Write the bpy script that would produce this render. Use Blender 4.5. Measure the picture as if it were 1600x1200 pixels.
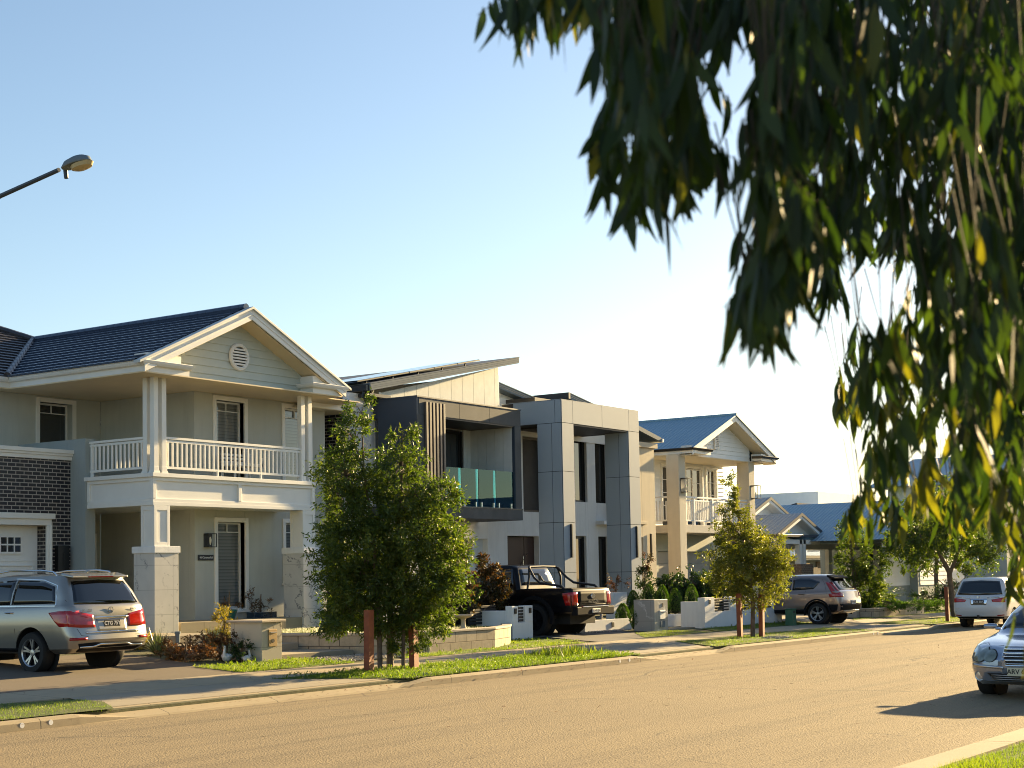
import bpy, bmesh, math, random
from mathutils import Vector, Matrix
from mathutils.bvhtree import BVHTree
R = math.radians
for o in list(bpy.data.objects): bpy.data.objects.remove(o)
scene = bpy.context.scene
COL = scene.collection

# ---------------- camera, world, sun, exposure ----------------
CAMZ = 2.0
cd = bpy.data.cameras.new('camera'); cam = bpy.data.objects.new('camera', cd); COL.objects.link(cam)
YAW, PITCH, ROLL = 0.5997178, 0.0650648, -0.0181453
fw = Vector((math.cos(YAW)*math.cos(PITCH), math.sin(YAW)*math.cos(PITCH), math.sin(PITCH)))
rt = Vector((math.sin(YAW), -math.cos(YAW), 0)); up = rt.cross(fw)
r2 = rt*math.cos(ROLL) + up*math.sin(ROLL); u2 = -rt*math.sin(ROLL) + up*math.cos(ROLL)
cam.matrix_world = Matrix(((r2.x, u2.x, -fw.x, 0), (r2.y, u2.y, -fw.y, 0), (r2.z, u2.z, -fw.z, CAMZ), (0, 0, 0, 1)))
cd.sensor_width = 36; cd.lens = 2443.8/1600*36; cd.shift_y = 141.74/1600
cd.clip_start = 0.1; cd.clip_end = 3000
cd.dof.use_dof = True; cd.dof.focus_distance = 40; cd.dof.aperture_fstop = 5.6; cd.dof.aperture_blades = 9
scene.camera = cam
scene.render.resolution_x = 1024; scene.render.resolution_y = 768

SUN_EL, SUN_AZ = 14.5, -5.0      # azimuth measured from +X toward +Y
sdir = Vector((math.cos(R(SUN_AZ))*math.cos(R(SUN_EL)), math.sin(R(SUN_AZ))*math.cos(R(SUN_EL)), math.sin(R(SUN_EL))))
sl = bpy.data.lights.new('sun', 'SUN'); sl.energy = 5.0; sl.angle = R(0.55); sl.color = (1.0, 0.73, 0.36)
so = bpy.data.objects.new('sun', sl); COL.objects.link(so)
so.rotation_euler = sdir.to_track_quat('Z', 'Y').to_euler(); so.location = (60, -10, 40)
w = bpy.data.worlds.new('World'); scene.world = w; w.use_nodes = True
nt = w.node_tree; nt.nodes.clear()
sky = nt.nodes.new('ShaderNodeTexSky'); sky.sky_type = 'NISHITA'; sky.sun_disc = False
sky.sun_elevation = R(SUN_EL); sky.sun_rotation = math.pi/2 - R(SUN_AZ)
sky.air_density = 1.0; sky.dust_density = 0.6; sky.ozone_density = 1.5; sky.altitude = 0
bg = nt.nodes.new('ShaderNodeBackground'); bg.inputs[1].default_value = 0.05
wo = nt.nodes.new('ShaderNodeOutputWorld')
nt.links.new(sky.outputs[0], bg.inputs[0]); nt.links.new(bg.outputs[0], wo.inputs[0])
scene.view_settings.view_transform = 'Standard'; scene.view_settings.look = 'None'
scene.view_settings.gamma = 1; scene.view_settings.exposure = 1.97
scene.view_settings.use_curve_mapping = False
scene.render.engine = 'CYCLES'
scene.cycles.filter_width = 1.0; scene.cycles.max_bounces = 8; scene.cycles.transparent_max_bounces = 12

# ---------------- tagging ----------------
def tag(o, label=None, cat=None, group=None, kind=None):
    if label: o['label'] = label
    if cat: o['category'] = cat
    if group: o['group'] = group
    if kind: o['kind'] = kind
    return o
def thing(name, label, cat, loc=(0, 0, 0), group=None, rz=0):
    o = bpy.data.objects.new(name, None); COL.objects.link(o)
    o.location = loc; o.rotation_euler = (0, 0, rz); o.empty_display_size = .3
    return tag(o, label, cat, group)
def world_origin(p):
    v = Vector((0, 0, 0))
    while p is not None: v += Vector(p.location); p = p.parent
    return v
# ---------------- materials ----------------
def new_mat(name):
    m = bpy.data.materials.new(name); m.use_nodes = True
    n = m.node_tree.nodes; l = m.node_tree.links
    return m, n, l, n['Principled BSDF']
def N(n, t, **k):
    x = n.new(t)
    for a, b in k.items():
        if a == 'ins':
            for i, v in b.items(): x.inputs[i].default_value = v
        else: setattr(x, a, b)
    return x
def c4(c): return (c[0], c[1], c[2], 1)
def mix(n, l, fac, a, b, mode='MIX'):
    x = n.new('ShaderNodeMix'); x.data_type = 'RGBA'; x.blend_type = mode
    for s, v in ((x.inputs['Factor'], fac), (x.inputs[6], a), (x.inputs[7], b)):
        if hasattr(v, 'links'): l.new(v, s)
        else: s.default_value = v if isinstance(v, float) else c4(v)
    return x.outputs[2]
def math_(n, l, op, a, b=None):
    x = n.new('ShaderNodeMath'); x.operation = op
    for i, v in enumerate((a, b)):
        if v is None: continue
        if hasattr(v, 'links'): l.new(v, x.inputs[i])
        else: x.inputs[i].default_value = v
    return x.outputs[0]
def ramp(n, l, fac, stops):
    x = n.new('ShaderNodeValToRGB'); l.new(fac, x.inputs[0]); e = x.color_ramp.elements
    while len(e) < len(stops): e.new(.5)
    for i, (p, c) in enumerate(stops): e[i].position = p; e[i].color = c4(c)
    return x.outputs[0]
def noise(n, l, scale, detail=4, rough=.55, vec=None):
    x = N(n, 'ShaderNodeTexNoise', ins={'Scale': scale, 'Detail': detail, 'Roughness': rough})
    if vec is None:
        tc = n.new('ShaderNodeTexCoord'); vec = tc.outputs['Object']
    l.new(vec, x.inputs['Vector'])
    return x.outputs['Fac']
def bump(n, l, h, strength, dist, bsdf, prev=None):
    b = N(n, 'ShaderNodeBump', ins={'Strength': strength, 'Distance': dist}); l.new(h, b.inputs['Height'])
    if prev is not None: l.new(prev, b.inputs['Normal'])
    l.new(b.outputs[0], bsdf.inputs['Normal']); return b.outputs[0]
def plain(name, col, rough=.6, metal=0., var=.12, vscale=1.5, bmp=0., bscale=60, spec=None, coat=0., emit=None):
    m, n, l, b = new_mat(name)
    f = noise(n, l, vscale, 5)
    f2 = ramp(n, l, f, [(.3, (0, 0, 0)), (.7, (1, 1, 1))])
    c = mix(n, l, f2, tuple(x*(1-var) for x in col), tuple(min(1, x*(1+var*.6)) for x in col))
    l.new(c, b.inputs['Base Color'])
    b.inputs['Roughness'].default_value = rough; b.inputs['Metallic'].default_value = metal
    if spec is not None: b.inputs['Specular IOR Level'].default_value = spec
    if coat: b.inputs['Coat Weight'].default_value = coat; b.inputs['Coat Roughness'].default_value = .04
    if bmp: bump(n, l, noise(n, l, bscale, 3), bmp, .01, b)
    if emit:
        b.inputs['Emission Color'].default_value = c4(emit[0]); b.inputs['Emission Strength'].default_value = emit[1]
    return m
def wallvec(n, l):
    tc = n.new('ShaderNodeTexCoord'); s = n.new('ShaderNodeSeparateXYZ'); l.new(tc.outputs['Object'], s.inputs[0])
    u = math_(n, l, 'ADD', s.outputs[0], s.outputs[1]); cb = n.new('ShaderNodeCombineXYZ')
    l.new(u, cb.inputs[0]); l.new(s.outputs[2], cb.inputs[1]); return cb.outputs[0], s
def brickmat(name, c1, c2, mortar, bw=.25, bh=.097, ms=.012, rough=.3, off=.5):
    m, n, l, b = new_mat(name); v, s = wallvec(n, l)
    t = N(n, 'ShaderNodeTexBrick', ins={'Scale': 1., 'Mortar Size': ms, 'Mortar Smooth': .1, 'Bias': 0., 'Brick Width': bw, 'Row Height': bh, 'Color1': c4(c1), 'Color2': c4(c2), 'Mortar': c4(mortar)})
    t.offset = off; l.new(v, t.inputs['Vector'])
    nz = noise(n, l, 9, 6, .7)
    c = mix(n, l, ramp(n, l, nz, [(.25, (.72, .72, .72)), (.8, (1.15, 1.15, 1.15))]), (0., 0., 0.), t.outputs['Color'], 'MIX')
    l.new(c, b.inputs['Base Color'])
    rr = ramp(n, l, t.outputs['Fac'], [(0, (rough,)*3), (1, (.9,)*3)]); l.new(rr, b.inputs['Roughness'])
    inv = math_(n, l, 'SUBTRACT', 1., t.outputs['Fac'])
    h = math_(n, l, 'ADD', inv, math_(n, l, 'MULTIPLY', noise(n, l, 40, 3), .15))
    bump(n, l, h, .6, .012, b)
    return m
def render_stucco(name, col, var=.1, rough=.85):
    m, n, l, b = new_mat(name)
    big = noise(n, l, .7, 5); fine = noise(n, l, 45, 4, .7)
    c = mix(n, l, ramp(n, l, big, [(.3, (0, 0, 0)), (.75, (1, 1, 1))]), tuple(x*(1-var) for x in col), tuple(x*(1+var*.5) for x in col))
    tc = n.new('ShaderNodeTexCoord'); mp = N(n, 'ShaderNodeMapping'); mp.inputs['Scale'].default_value = (2.2, 2.2, .25); l.new(tc.outputs['Object'], mp.inputs[0])
    st = noise(n, l, 1.6, 6, .7, mp.outputs[0])
    c = mix(n, l, ramp(n, l, st, [(.48, (0, 0, 0)), (.8, (.5, .5, .5))]), c, tuple(x*.72 for x in col))
    l.new(c, b.inputs['Base Color']); b.inputs['Roughness'].default_value = rough
    bump(n, l, fine, .45, .012, b); return m
def marblemat(name, base=(.62, .60, .56), vein=(.10, .11, .13), sc=1.3):
    m, n, l, b = new_mat(name)
    tc = n.new('ShaderNodeTexCoord'); mp = N(n, 'ShaderNodeMapping'); mp.inputs['Rotation'].default_value = (.3, .5, .6); l.new(tc.outputs['Object'], mp.inputs[0])
    w1 = N(n, 'ShaderNodeTexWave', ins={'Scale': sc*.55, 'Distortion': 14., 'Detail': 6., 'Detail Scale': 1.6, 'Detail Roughness': .66}); l.new(mp.outputs[0], w1.inputs['Vector'])
    v = ramp(n, l, w1.outputs['Fac'], [(0, (1, 1, 1)), (.035, (.25, .25, .25)), (.09, (0, 0, 0))])
    gate = ramp(n, l, noise(n, l, sc*1.1, 4), [(.42, (0, 0, 0)), (.62, (1, 1, 1))])
    f = mix(n, l, gate, (0., 0., 0.), v)
    soft = ramp(n, l, noise(n, l, sc*1.4, 6, .6), [(.35, (0, 0, 0)), (.8, (1, 1, 1))])
    c = mix(n, l, soft, base, tuple(x*.86 for x in base)); c = mix(n, l, f, c, vein)
    # tile joints
    wv, s = wallvec(n, l)
    t = N(n, 'ShaderNodeTexBrick', ins={'Scale': 1., 'Mortar Size': .006, 'Brick Width': 1.2, 'Row Height': .61}); t.offset = 0; l.new(wv, t.inputs['Vector'])
    c = mix(n, l, t.outputs['Fac'], c, tuple(x*.6 for x in base))
    l.new(c, b.inputs['Base Color']); b.inputs['Roughness'].default_value = .28
    return m
def glassmat(name, tint=(.02, .025, .03), rough=.02, alpha=1.):
    m, n, l, b = new_mat(name)
    b.inputs['Base Color'].default_value = c4(tint); b.inputs['Roughness'].default_value = rough
    b.inputs['Specular IOR Level'].default_value = .9; b.inputs['IOR'].default_value = 1.55
    bump(n, l, noise(n, l, 1.3, 2), .05, .02, b)
    return m
def carpaint(name, col, metal=.6, rough=.3, flake=0.1):
    m, n, l, b = new_mat(name)
    c = mix(n, l, noise(n, l, 2.5, 4), tuple(x*.93 for x in col), col)
    # road dust low on the panels
    l.new(c, b.inputs['Base Color'])
    b.inputs['Metallic'].default_value = metal; b.inputs['Roughness'].default_value = rough
    b.inputs['Coat Weight'].default_value = 1.; b.inputs['Coat Roughness'].default_value = .03
    return m
def leafmat(name, c1, c2, c3=None, trans=.4, rough=.45, yellow=None):
    m = bpy.data.materials.new(name); m.use_nodes = True; n = m.node_tree.nodes; l = m.node_tree.links; n.clear()
    at = N(n, 'ShaderNodeAttribute', attribute_name='tone')
    st = [(0, c1), (.6, c2), (1, c3 or c2)]
    col = ramp(n, l, at.outputs['Fac'], st)
    p = N(n, 'ShaderNodeBsdfPrincipled'); p.inputs['Roughness'].default_value = rough; l.new(col, p.inputs['Base Color'])
    tr = N(n, 'ShaderNodeBsdfTranslucent')
    tcol = mix(n, l, 1., col, yellow or (1.9, 2.0, .5), 'MULTIPLY'); l.new(tcol, tr.inputs[0])
    ms = N(n, 'ShaderNodeMixShader'); ms.inputs[0].default_value = trans
    l.new(p.outputs[0], ms.inputs[1]); l.new(tr.outputs[0], ms.inputs[2])
    o = N(n, 'ShaderNodeOutputMaterial'); l.new(ms.outputs[0], o.inputs[0]); return m
# ---------------- mesh builder ----------------
class MB:
    def __init__(s): s.v = []; s.f = []; s.sm = []; s.tone = []
    def face(s, pts, smooth=False, tone=0.):
        i = len(s.v); s.v += [tuple(p) for p in pts]; s.f.append(tuple(range(i, i+len(pts)))); s.sm.append(smooth); s.tone.append(tone)
    def box(s, x0, y0, z0, x1, y1, z1, smooth=False):
        if x0 > x1: x0, x1 = x1, x0
        if y0 > y1: y0, y1 = y1, y0
        if z0 > z1: z0, z1 = z1, z0
        i = len(s.v)
        s.v += [(x0, y0, z0), (x1, y0, z0), (x1, y1, z0), (x0, y1, z0), (x0, y0, z1), (x1, y0, z1), (x1, y1, z1), (x0, y1, z1)]
        for q in ((3, 2, 1, 0), (4, 5, 6, 7), (0, 1, 5, 4), (1, 2, 6, 5), (2, 3, 7, 6), (3, 0, 4, 7)):
            s.f.append(tuple(i+k for k in q)); s.sm.append(smooth); s.tone.append(0.)
        return s
    def hexa(s, b, t):     # 4 bottom pts (ccw from above), 4 top pts
        i = len(s.v); s.v += [tuple(p) for p in b] + [tuple(p) for p in t]
        for q in ((3, 2, 1, 0), (4, 5, 6, 7), (0, 1, 5, 4), (1, 2, 6, 5), (2, 3, 7, 6), (3, 0, 4, 7)):
            s.f.append(tuple(i+k for k in q)); s.sm.append(False); s.tone.append(0.)
        return s
    def prism(s, poly, axis, a0, a1, smooth=False):
        """poly: 2D points in the plane normal to axis; (x,z) for 'y', (y,z) for 'x', (x,y) for 'z'"""
        def P(p, a): return {'x': (a, p[0], p[1]), 'y': (p[0], a, p[1]), 'z': (p[0], p[1], a)}[axis]
        n = len(poly); i = len(s.v)
        s.v += [P(p, a0) for p in poly] + [P(p, a1) for p in poly]
        s.f.append(tuple(i+k for k in range(n))); s.f.append(tuple(i+n+k for k in reversed(range(n)))); s.sm += [False]*2; s.tone += [0.]*2
        for k in range(n):
            j = (k+1) % n; s.f.append((i+j, i+k, i+n+k, i+n+j)); s.sm.append(smooth); s.tone.append(0.)
        return s
    def tube(s, pts, rad, n=8, cap=True):
        pts = [Vector(p) for p in pts]; m = len(pts)
        rads = rad if isinstance(rad, (list, tuple)) else [rad]*m
        base = len(s.v); ref = None
        for k, p in enumerate(pts):
            d = (pts[min(k+1, m-1)]-pts[max(k-1, 0)]).normalized()
            if ref is None: ref = d.orthogonal().normalized()
            ref = (ref - d*ref.dot(d));
            if ref.length < 1e-5: ref = d.orthogonal()
            ref.normalize(); e = d.cross(ref)
            for q in range(n):
                a = 2*math.pi*q/n; s.v.append(tuple(p + (ref*math.cos(a)+e*math.sin(a))*rads[k]))
        for k in range(m-1):
            for q in range(n):
                a = base+k*n+q; b = base+k*n+(q+1) % n
                s.f.append((a, b, b+n, a+n)); s.sm.append(True); s.tone.append(0.)
        if cap:
            s.f.append(tuple(base+q for q in reversed(range(n)))); s.f.append(tuple(base+(m-1)*n+q for q in range(n))); s.sm += [False]*2; s.tone += [0.]*2
        return s
    def lathe(s, prof, c=(0, 0, 0), axis='z', n=24, a0=0, a1=2*math.pi):
        """prof: list of (r,h)"""
        base = len(s.v); m = len(prof)
        full = abs(a1-a0-2*math.pi) < 1e-6; cnt = n if full else n+1
        for r_, h in prof:
            for q in range(cnt):
                a = a0+(a1-a0)*q/n; x, y = r_*math.cos(a), r_*math.sin(a)
                p = {'z': (x, y, h), 'y': (x, h, y), 'x': (h, x, y)}[axis]
                s.v.append((p[0]+c[0], p[1]+c[1], p[2]+c[2]))
        for k in range(m-1):
            for q in range(n):
                a = base+k*cnt+q; b = base+k*cnt+(q+1) % cnt
                s.f.append((a, b, b+cnt, a+cnt)); s.sm.append(True); s.tone.append(0.)
        return s
    def build(s, name, mat, parent=None, bevel=0., recalc=True, sharp=35, merge=False, solid=0., shift=None):
        me = bpy.data.meshes.new(name); org = world_origin(parent) if parent is not None and shift is None else (shift or Vector((0, 0, 0)))
        me.from_pydata(s.v, [], s.f)
        if any(s.tone):
            a = me.attributes.new('tone', 'FLOAT', 'FACE'); a.data.foreach_set('value', s.tone)
        me.polygons.foreach_set('use_smooth', s.sm)
        if recalc or merge:
            bm = bmesh.new(); bm.from_mesh(me)
            if merge: bmesh.ops.remove_doubles(bm, verts=bm.verts, dist=1e-4)
            bmesh.ops.recalc_face_normals(bm, faces=bm.faces); bm.to_mesh(me); bm.free()
        if any(s.sm) and sharp: me.set_sharp_from_angle(angle=R(sharp))
        me.materials.append(mat)
        o = bpy.data.objects.new(name, me); COL.objects.link(o)
        if parent is not None:
            o.parent = parent; o.location = -org
        if bevel:
            b = o.modifiers.new('bevel', 'BEVEL'); b.width = bevel; b.segments = 2; b.limit_method = 'ANGLE'; b.angle_limit = R(40)
        if solid:
            q = o.modifiers.new('solid', 'SOLIDIFY'); q.thickness = solid; q.offset = -1
        return o
def bx(name, mat, parent, *boxes, bevel=.006):
    m = MB()
    for b in boxes: m.box(*b)
    return m.build(name, mat, parent, bevel=bevel)
FONT_CACHE = {}
def text_mesh(name, s, size, mat, parent, loc, rot, depth=.004, align='CENTER', bold=0.):
    cu = bpy.data.curves.new(name, 'FONT'); cu.body = s; cu.size = size; cu.extrude = depth; cu.align_x = align; cu.align_y = 'CENTER'; cu.offset = bold
    t = bpy.data.objects.new(name+'_tmp', cu); COL.objects.link(t); dg = bpy.context.evaluated_depsgraph_get()
    me = bpy.data.meshes.new_from_object(t.evaluated_get(dg)); bpy.data.objects.remove(t); bpy.data.curves.remove(cu)
    me.name = name; me.materials.clear(); me.materials.append(mat)
    M = Matrix.Translation(Vector(loc)) @ rot.to_matrix().to_4x4(); me.transform(M)
    o = bpy.data.objects.new(name, me); COL.objects.link(o)
    if parent is not None:
        o.parent = parent; o.location = -world_origin(parent)
    return o
from mathutils import Euler
FACE_NEG_Y = Euler((R(90), 0, 0)); FACE_NEG_X = Euler((R(90), 0, R(-90)))
def gz(y, x=0):
    if y < 17.9: return 0.
    if y < 21.5: return .14+(y-17.9)*.03
    return .248+(min(y, 30)-21.5)*.042

# ---------------- shared materials ----------------
M = {}
M['cream'] = plain('cream_trim_paint', (.78, .77, .73), .5, var=.05)
M['white'] = plain('white_paint', (.80, .80, .78), .5, var=.05)
M['softwhite'] = render_stucco('white_render', (.80, .81, .81))
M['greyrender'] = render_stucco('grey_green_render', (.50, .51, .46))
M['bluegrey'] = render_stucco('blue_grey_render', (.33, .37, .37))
M['soffit'] = plain('cream_soffit', (.70, .62, .46), .6, var=.04)
M['ceil'] = plain('ceiling_board', (.70, .58, .38), .65, var=.05)
M['brick'] = brickmat('dark_glazed_brick', (.012, .012, .018), (.02, .017, .024), (.42, .38, .34))
M['brickbrown'] = brickmat('brown_brick', (.16, .10, .06), (.24, .15, .09), (.45, .38, .3), .24, .086, .01, .7)
M['marble'] = marblemat('white_marble_tile')
M['marblegrey'] = marblemat('grey_marble_tile', (.42, .41, .38), (.75, .74, .7), .9)
M['marblecream'] = marblemat('cream_marble_tile', (.55, .5, .4), (.16, .14, .1), .8)
M['glass'] = glassmat('dark_window_glass')
M['glassblk'] = glassmat('black_car_glass', (.004, .005, .006), .01)
M['black'] = plain('black_metal', (.012, .012, .013), .4, var=.2)
M['blackrub'] = plain('black_rubber', (.013, .013, .013), .8, var=.3, bmp=.3)
M['plasticdk'] = plain('dark_grey_plastic', (.014, .014, .016), .6, var=.2, spec=.06)
M['chrome'] = plain('chrome', (.8, .8, .8), .12, 1., var=.02)
M['alloy'] = plain('alloy_rim', (.52, .52, .53), .3, .9, var=.05)
M['charcoal'] = plain('charcoal_metal_panel', (.035, .05, .075), .5, .0, var=.12, vscale=.8)
M['greypanel'] = plain('grey_composite_panel', (.34, .385, .43), .6, 0., var=.06, vscale=.6, spec=.15)
M['tanpanel'] = plain('grey_brown_panel', (.085, .09, .095), .65, 0, var=.2, vscale=2, spec=.2)
M['joint'] = plain('dark_joint', (.01, .01, .012), .7)
M['gutterblk'] = plain('black_gutter', (.02, .021, .024), .35, var=.1)
M['fasciagrey'] = plain('grey_roof_fascia', (.15, .19, .23), .7, .0, var=.08, spec=.15)
M['blind'] = None
M['sidgrey'] = plain('grey_green_weatherboard', (.48, .52, .47), .55, var=.06)
M['sidwhite'] = plain('white_weatherboard', (.78, .80, .80), .5, var=.05)
M['timber'] = plain('red_brown_timber', (.26, .062, .018), .6, var=.3, vscale=6, bmp=.2)
def blindmat():
    m, n, l, b = new_mat('window_blind_glass')
    tc = n.new('ShaderNodeTexCoord'); s = n.new('ShaderNodeSeparateXYZ'); l.new(tc.outputs['Object'], s.inputs[0])
    f = math_(n, l, 'FRACT', math_(n, l, 'DIVIDE', s.outputs[2], .09))
    c = ramp(n, l, f, [(0, (.05, .055, .055)), (.1, (.17, .18, .175)), (.9, (.13, .14, .14)), (1, (.05, .055, .055))])
    l.new(c, b.inputs['Base Color']); b.inputs['Roughness'].default_value = .06; b.inputs['Coat Weight'].default_value = 1.; b.inputs['Coat Roughness'].default_value = .01
    return m
M['blind'] = blindmat()
# ---------------- ground, road, kerbs, paths ----------------
def asphalt():
    m, n, l, b = new_mat('asphalt_road')
    tc = n.new('ShaderNodeTexCoord')
    big = noise(n, l, .25, 5, .6); fine = noise(n, l, 55, 4, .75); mid = noise(n, l, 3.2, 6, .7)
    vor = N(n, 'ShaderNodeTexVoronoi', ins={'Scale': 38.}); l.new(tc.outputs['Object'], vor.inputs['Vector'])
    sp = ramp(n, l, vor.outputs['Distance'], [(0, (0.370, 0.283, 0.159)), (.42, (0.244, 0.186, 0.105)), (.9, (0.096, 0.076, 0.046))])
    c = mix(n, l, ramp(n, l, fine, [(.25, (0, 0, 0)), (.75, (1, 1, 1))]), sp, (0.252, 0.194, 0.111))
    c = mix(n, l, ramp(n, l, big, [(.35, (0, 0, 0)), (.65, (.35, .35, .35))]), c, (0.163, 0.125, 0.074))
    mp = N(n, 'ShaderNodeMapping'); mp.inputs['Scale'].default_value = (.06, 1.1, 1); l.new(tc.outputs['Object'], mp.inputs[0])
    tr = noise(n, l, 1.2, 4, .6, mp.outputs[0])
    c = mix(n, l, ramp(n, l, tr, [(.48, (0, 0, 0)), (.66, (.55, .55, .55))]), c, (0.118, 0.090, 0.056))
    vc = N(n, 'ShaderNodeTexVoronoi', ins={'Scale': .22}); vc.feature = 'DISTANCE_TO_EDGE'; dn = N(n, 'ShaderNodeTexNoise', ins={'Scale': 1.3, 'Detail': 5.}); l.new(tc.outputs['Object'], dn.inputs['Vector'])
    vm = n.new('ShaderNodeMix'); vm.data_type = 'VECTOR'; vm.inputs['Factor'].default_value = .22; l.new(tc.outputs['Object'], vm.inputs[4]); l.new(dn.outputs['Color'], vm.inputs[5]); l.new(vm.outputs[1], vc.inputs['Vector'])
    ck = math_(n, l, 'MULTIPLY', math_(n, l, 'LESS_THAN', vc.outputs['Distance'], .0035), ramp(n, l, noise(n, l, .35, 3), [(.5, (0, 0, 0)), (.6, (.6, .6, .6))]))
    c = mix(n, l, ck, c, (0.050, 0.043, 0.034))
    l.new(c, b.inputs['Base Color']); b.inputs['Roughness'].default_value = .9
    bump(n, l, math_(n, l, 'ADD', vor.outputs['Distance'], fine), .8, .012, b)
    return m
def concrete(name, col, joint=0., jaxis=0):
    m, n, l, b = new_mat(name)
    big = noise(n, l, .8, 6, .65); fine = noise(n, l, 60, 4, .7)
    c = mix(n, l, ramp(n, l, big, [(.3, (0, 0, 0)), (.7, (1, 1, 1))]), tuple(x*.82 for x in col), col)
    c = mix(n, l, ramp(n, l, fine, [(.3, (.35, .35, .35)), (.6, (0, 0, 0))]), c, tuple(x*.6 for x in col))
    st = noise(n, l, 2.6, 7, .75)
    c = mix(n, l, ramp(n, l, st, [(.55, (0, 0, 0)), (.75, (.5, .5, .5))]), c, tuple(x*.6 for x in col))
    if joint:
        tc = n.new('ShaderNodeTexCoord'); s = n.new('ShaderNodeSeparateXYZ'); l.new(tc.outputs['Object'], s.inputs[0])
        f = math_(n, l, 'FRACT', math_(n, l, 'DIVIDE', s.outputs[jaxis], joint))
        d = math_(n, l, 'LESS_THAN', f, .014/joint)
        c = mix(n, l, d, c, (.03, .028, .025))
    l.new(c, b.inputs['Base Color']); b.inputs['Roughness'].default_value = .88
    bump(n, l, fine, .3, .006, b); return m
def soilgrass(name, a=(.045, .07, .015), b_=(.09, .12, .02)):
    m, n, l, b = new_mat(name)
    f = noise(n, l, 14, 6, .7); g = noise(n, l, 1.2, 4)
    c = mix(n, l, ramp(n, l, f, [(.3, (0, 0, 0)), (.7, (1, 1, 1))]), a, b_)
    c = mix(n, l, ramp(n, l, g, [(.5, (0, 0, 0)), (.8, (.6, .6, .6))]), c, (.12, .09, .05))
    l.new(c, b.inputs['Base Color']); b.inputs['Roughness'].default_value = .95
    bump(n, l, f, .8, .03, b); return m
M['asphalt'] = asphalt()
M['conc'] = concrete('concrete_path', (.40, .33, .22), 1.5, 0)
M['concdrive'] = concrete('concrete_driveway', (.35, .30, .22))
M['drivebrown'] = concrete('brown_concrete_driveway', (.14, .11, .08))
M['drivegrey'] = concrete('dark_grey_paving', (.12, .115, .11), .6, 0)
M['kerb'] = concrete('kerb_concrete', (.38, .31, .20), 2.4, 0)
M['turf'] = soilgrass('turf_soil')
M['yard'] = soilgrass('yard_soil', (.06, .055, .03), (.08, .09, .03))
XS = [-60, 0, 10, 20, 30, 40, 50, 60, 80, 120, 250, 900]
def sheet(name, mat, prof, x0=-60, x1=900, kind='structure'):
    """prof: (y,z) points; one strip mesh extruded along X"""
    m = MB(); xs = [x for x in XS if x0 < x < x1]; xs = [x0]+xs+[x1]
    for a, b in zip(xs, xs[1:]):
        for (y0, z0), (y1, z1) in zip(prof, prof[1:]):
            m.face([(a, y0, z0), (b, y0, z0), (b, y1, z1), (a, y1, z1)])
    return tag(m.build(name, mat, None, merge=True, recalc=False), kind=kind)
sheet('ground', M['yard'], [(-300, -.02), (-2, .12), (5.1, .10), (5.3, -.05), (18.1, -.05), (18.12, .135), (21.5, .24), (30, .597), (45, .6), (900, .6)])
sheet('road', M['asphalt'], [(5.4, 0), (8, .05), (11.8, .085), (15.5, .05), (17.9, 0)])
# layback / kerb on the far side: upright kerb segments between drives
def kerb_run(x0, x1, y=17.9, sgn=1, name='kerb'):
    m = MB(); L = 1.1
    stn = [(x0, .02), (x0+L, .14), (x1-L, .14), (x1, .02)]
    for (xa, ha), (xb, hb) in zip(stn, stn[1:]):
        def sec(x, h): return [(x, y-sgn*.02, -.04), (x, y-sgn*.01, h*.75), (x, y+sgn*.035, h), (x, y+sgn*.17, h+.004), (x, y+sgn*.17, -.04)]
        A, B = sec(xa, ha), sec(xb, hb)
        for i in range(4): m.face([A[i], B[i], B[i+1], A[i+1]], True)
    m.face(list(reversed(sec(x0, .02)))); m.face(sec(x1, .02))
    return m
def kerbs():
    m = MB()
    for a, b in ((-40, 16.2), (22.3, 32.2), (34.9, 46.9), (50.2, 70), (74, 120)):
        k = kerb_run(a, b); o = len(m.v); m.v += k.v; m.f += [tuple(i+o for i in f) for f in k.f]; m.sm += k.sm; m.tone += k.tone
    for a, b in ((15.2, 23.3), (31.2, 35.9), (45.9, 51.2), (69, 75)):   # laybacks
        m.face([(a, 17.88, .0), (b, 17.88, .0), (b, 17.9, .028), (a, 17.9, .028)])
        m.face([(a, 17.9, .028), (b, 17.9, .028), (b, 18.35, .160), (a, 18.35, .160)])
    return tag(m.build('kerb', M['kerb'], None, recalc=False, sharp=50), kind='structure')
kerbs()
m = MB()
for x0 in range(-40, 90, 3):
    A = [(x0+.01, 5.56, -.03), (x0+.01, 5.55, .09), (x0+.01, 5.515, .128), (x0+.01, 5.13, .134), (x0+.01, 5.13, -.03)]; B = [(x0+2.992, y, z) for _, y, z in A]
    for i in range(4): m.face([A[i], B[i], B[i+1], A[i+1]], True)
    m.face(list(reversed(A))); m.face(B)
tag(m.build('kerb', M['kerb'], None, sharp=50), kind='structure')
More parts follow.
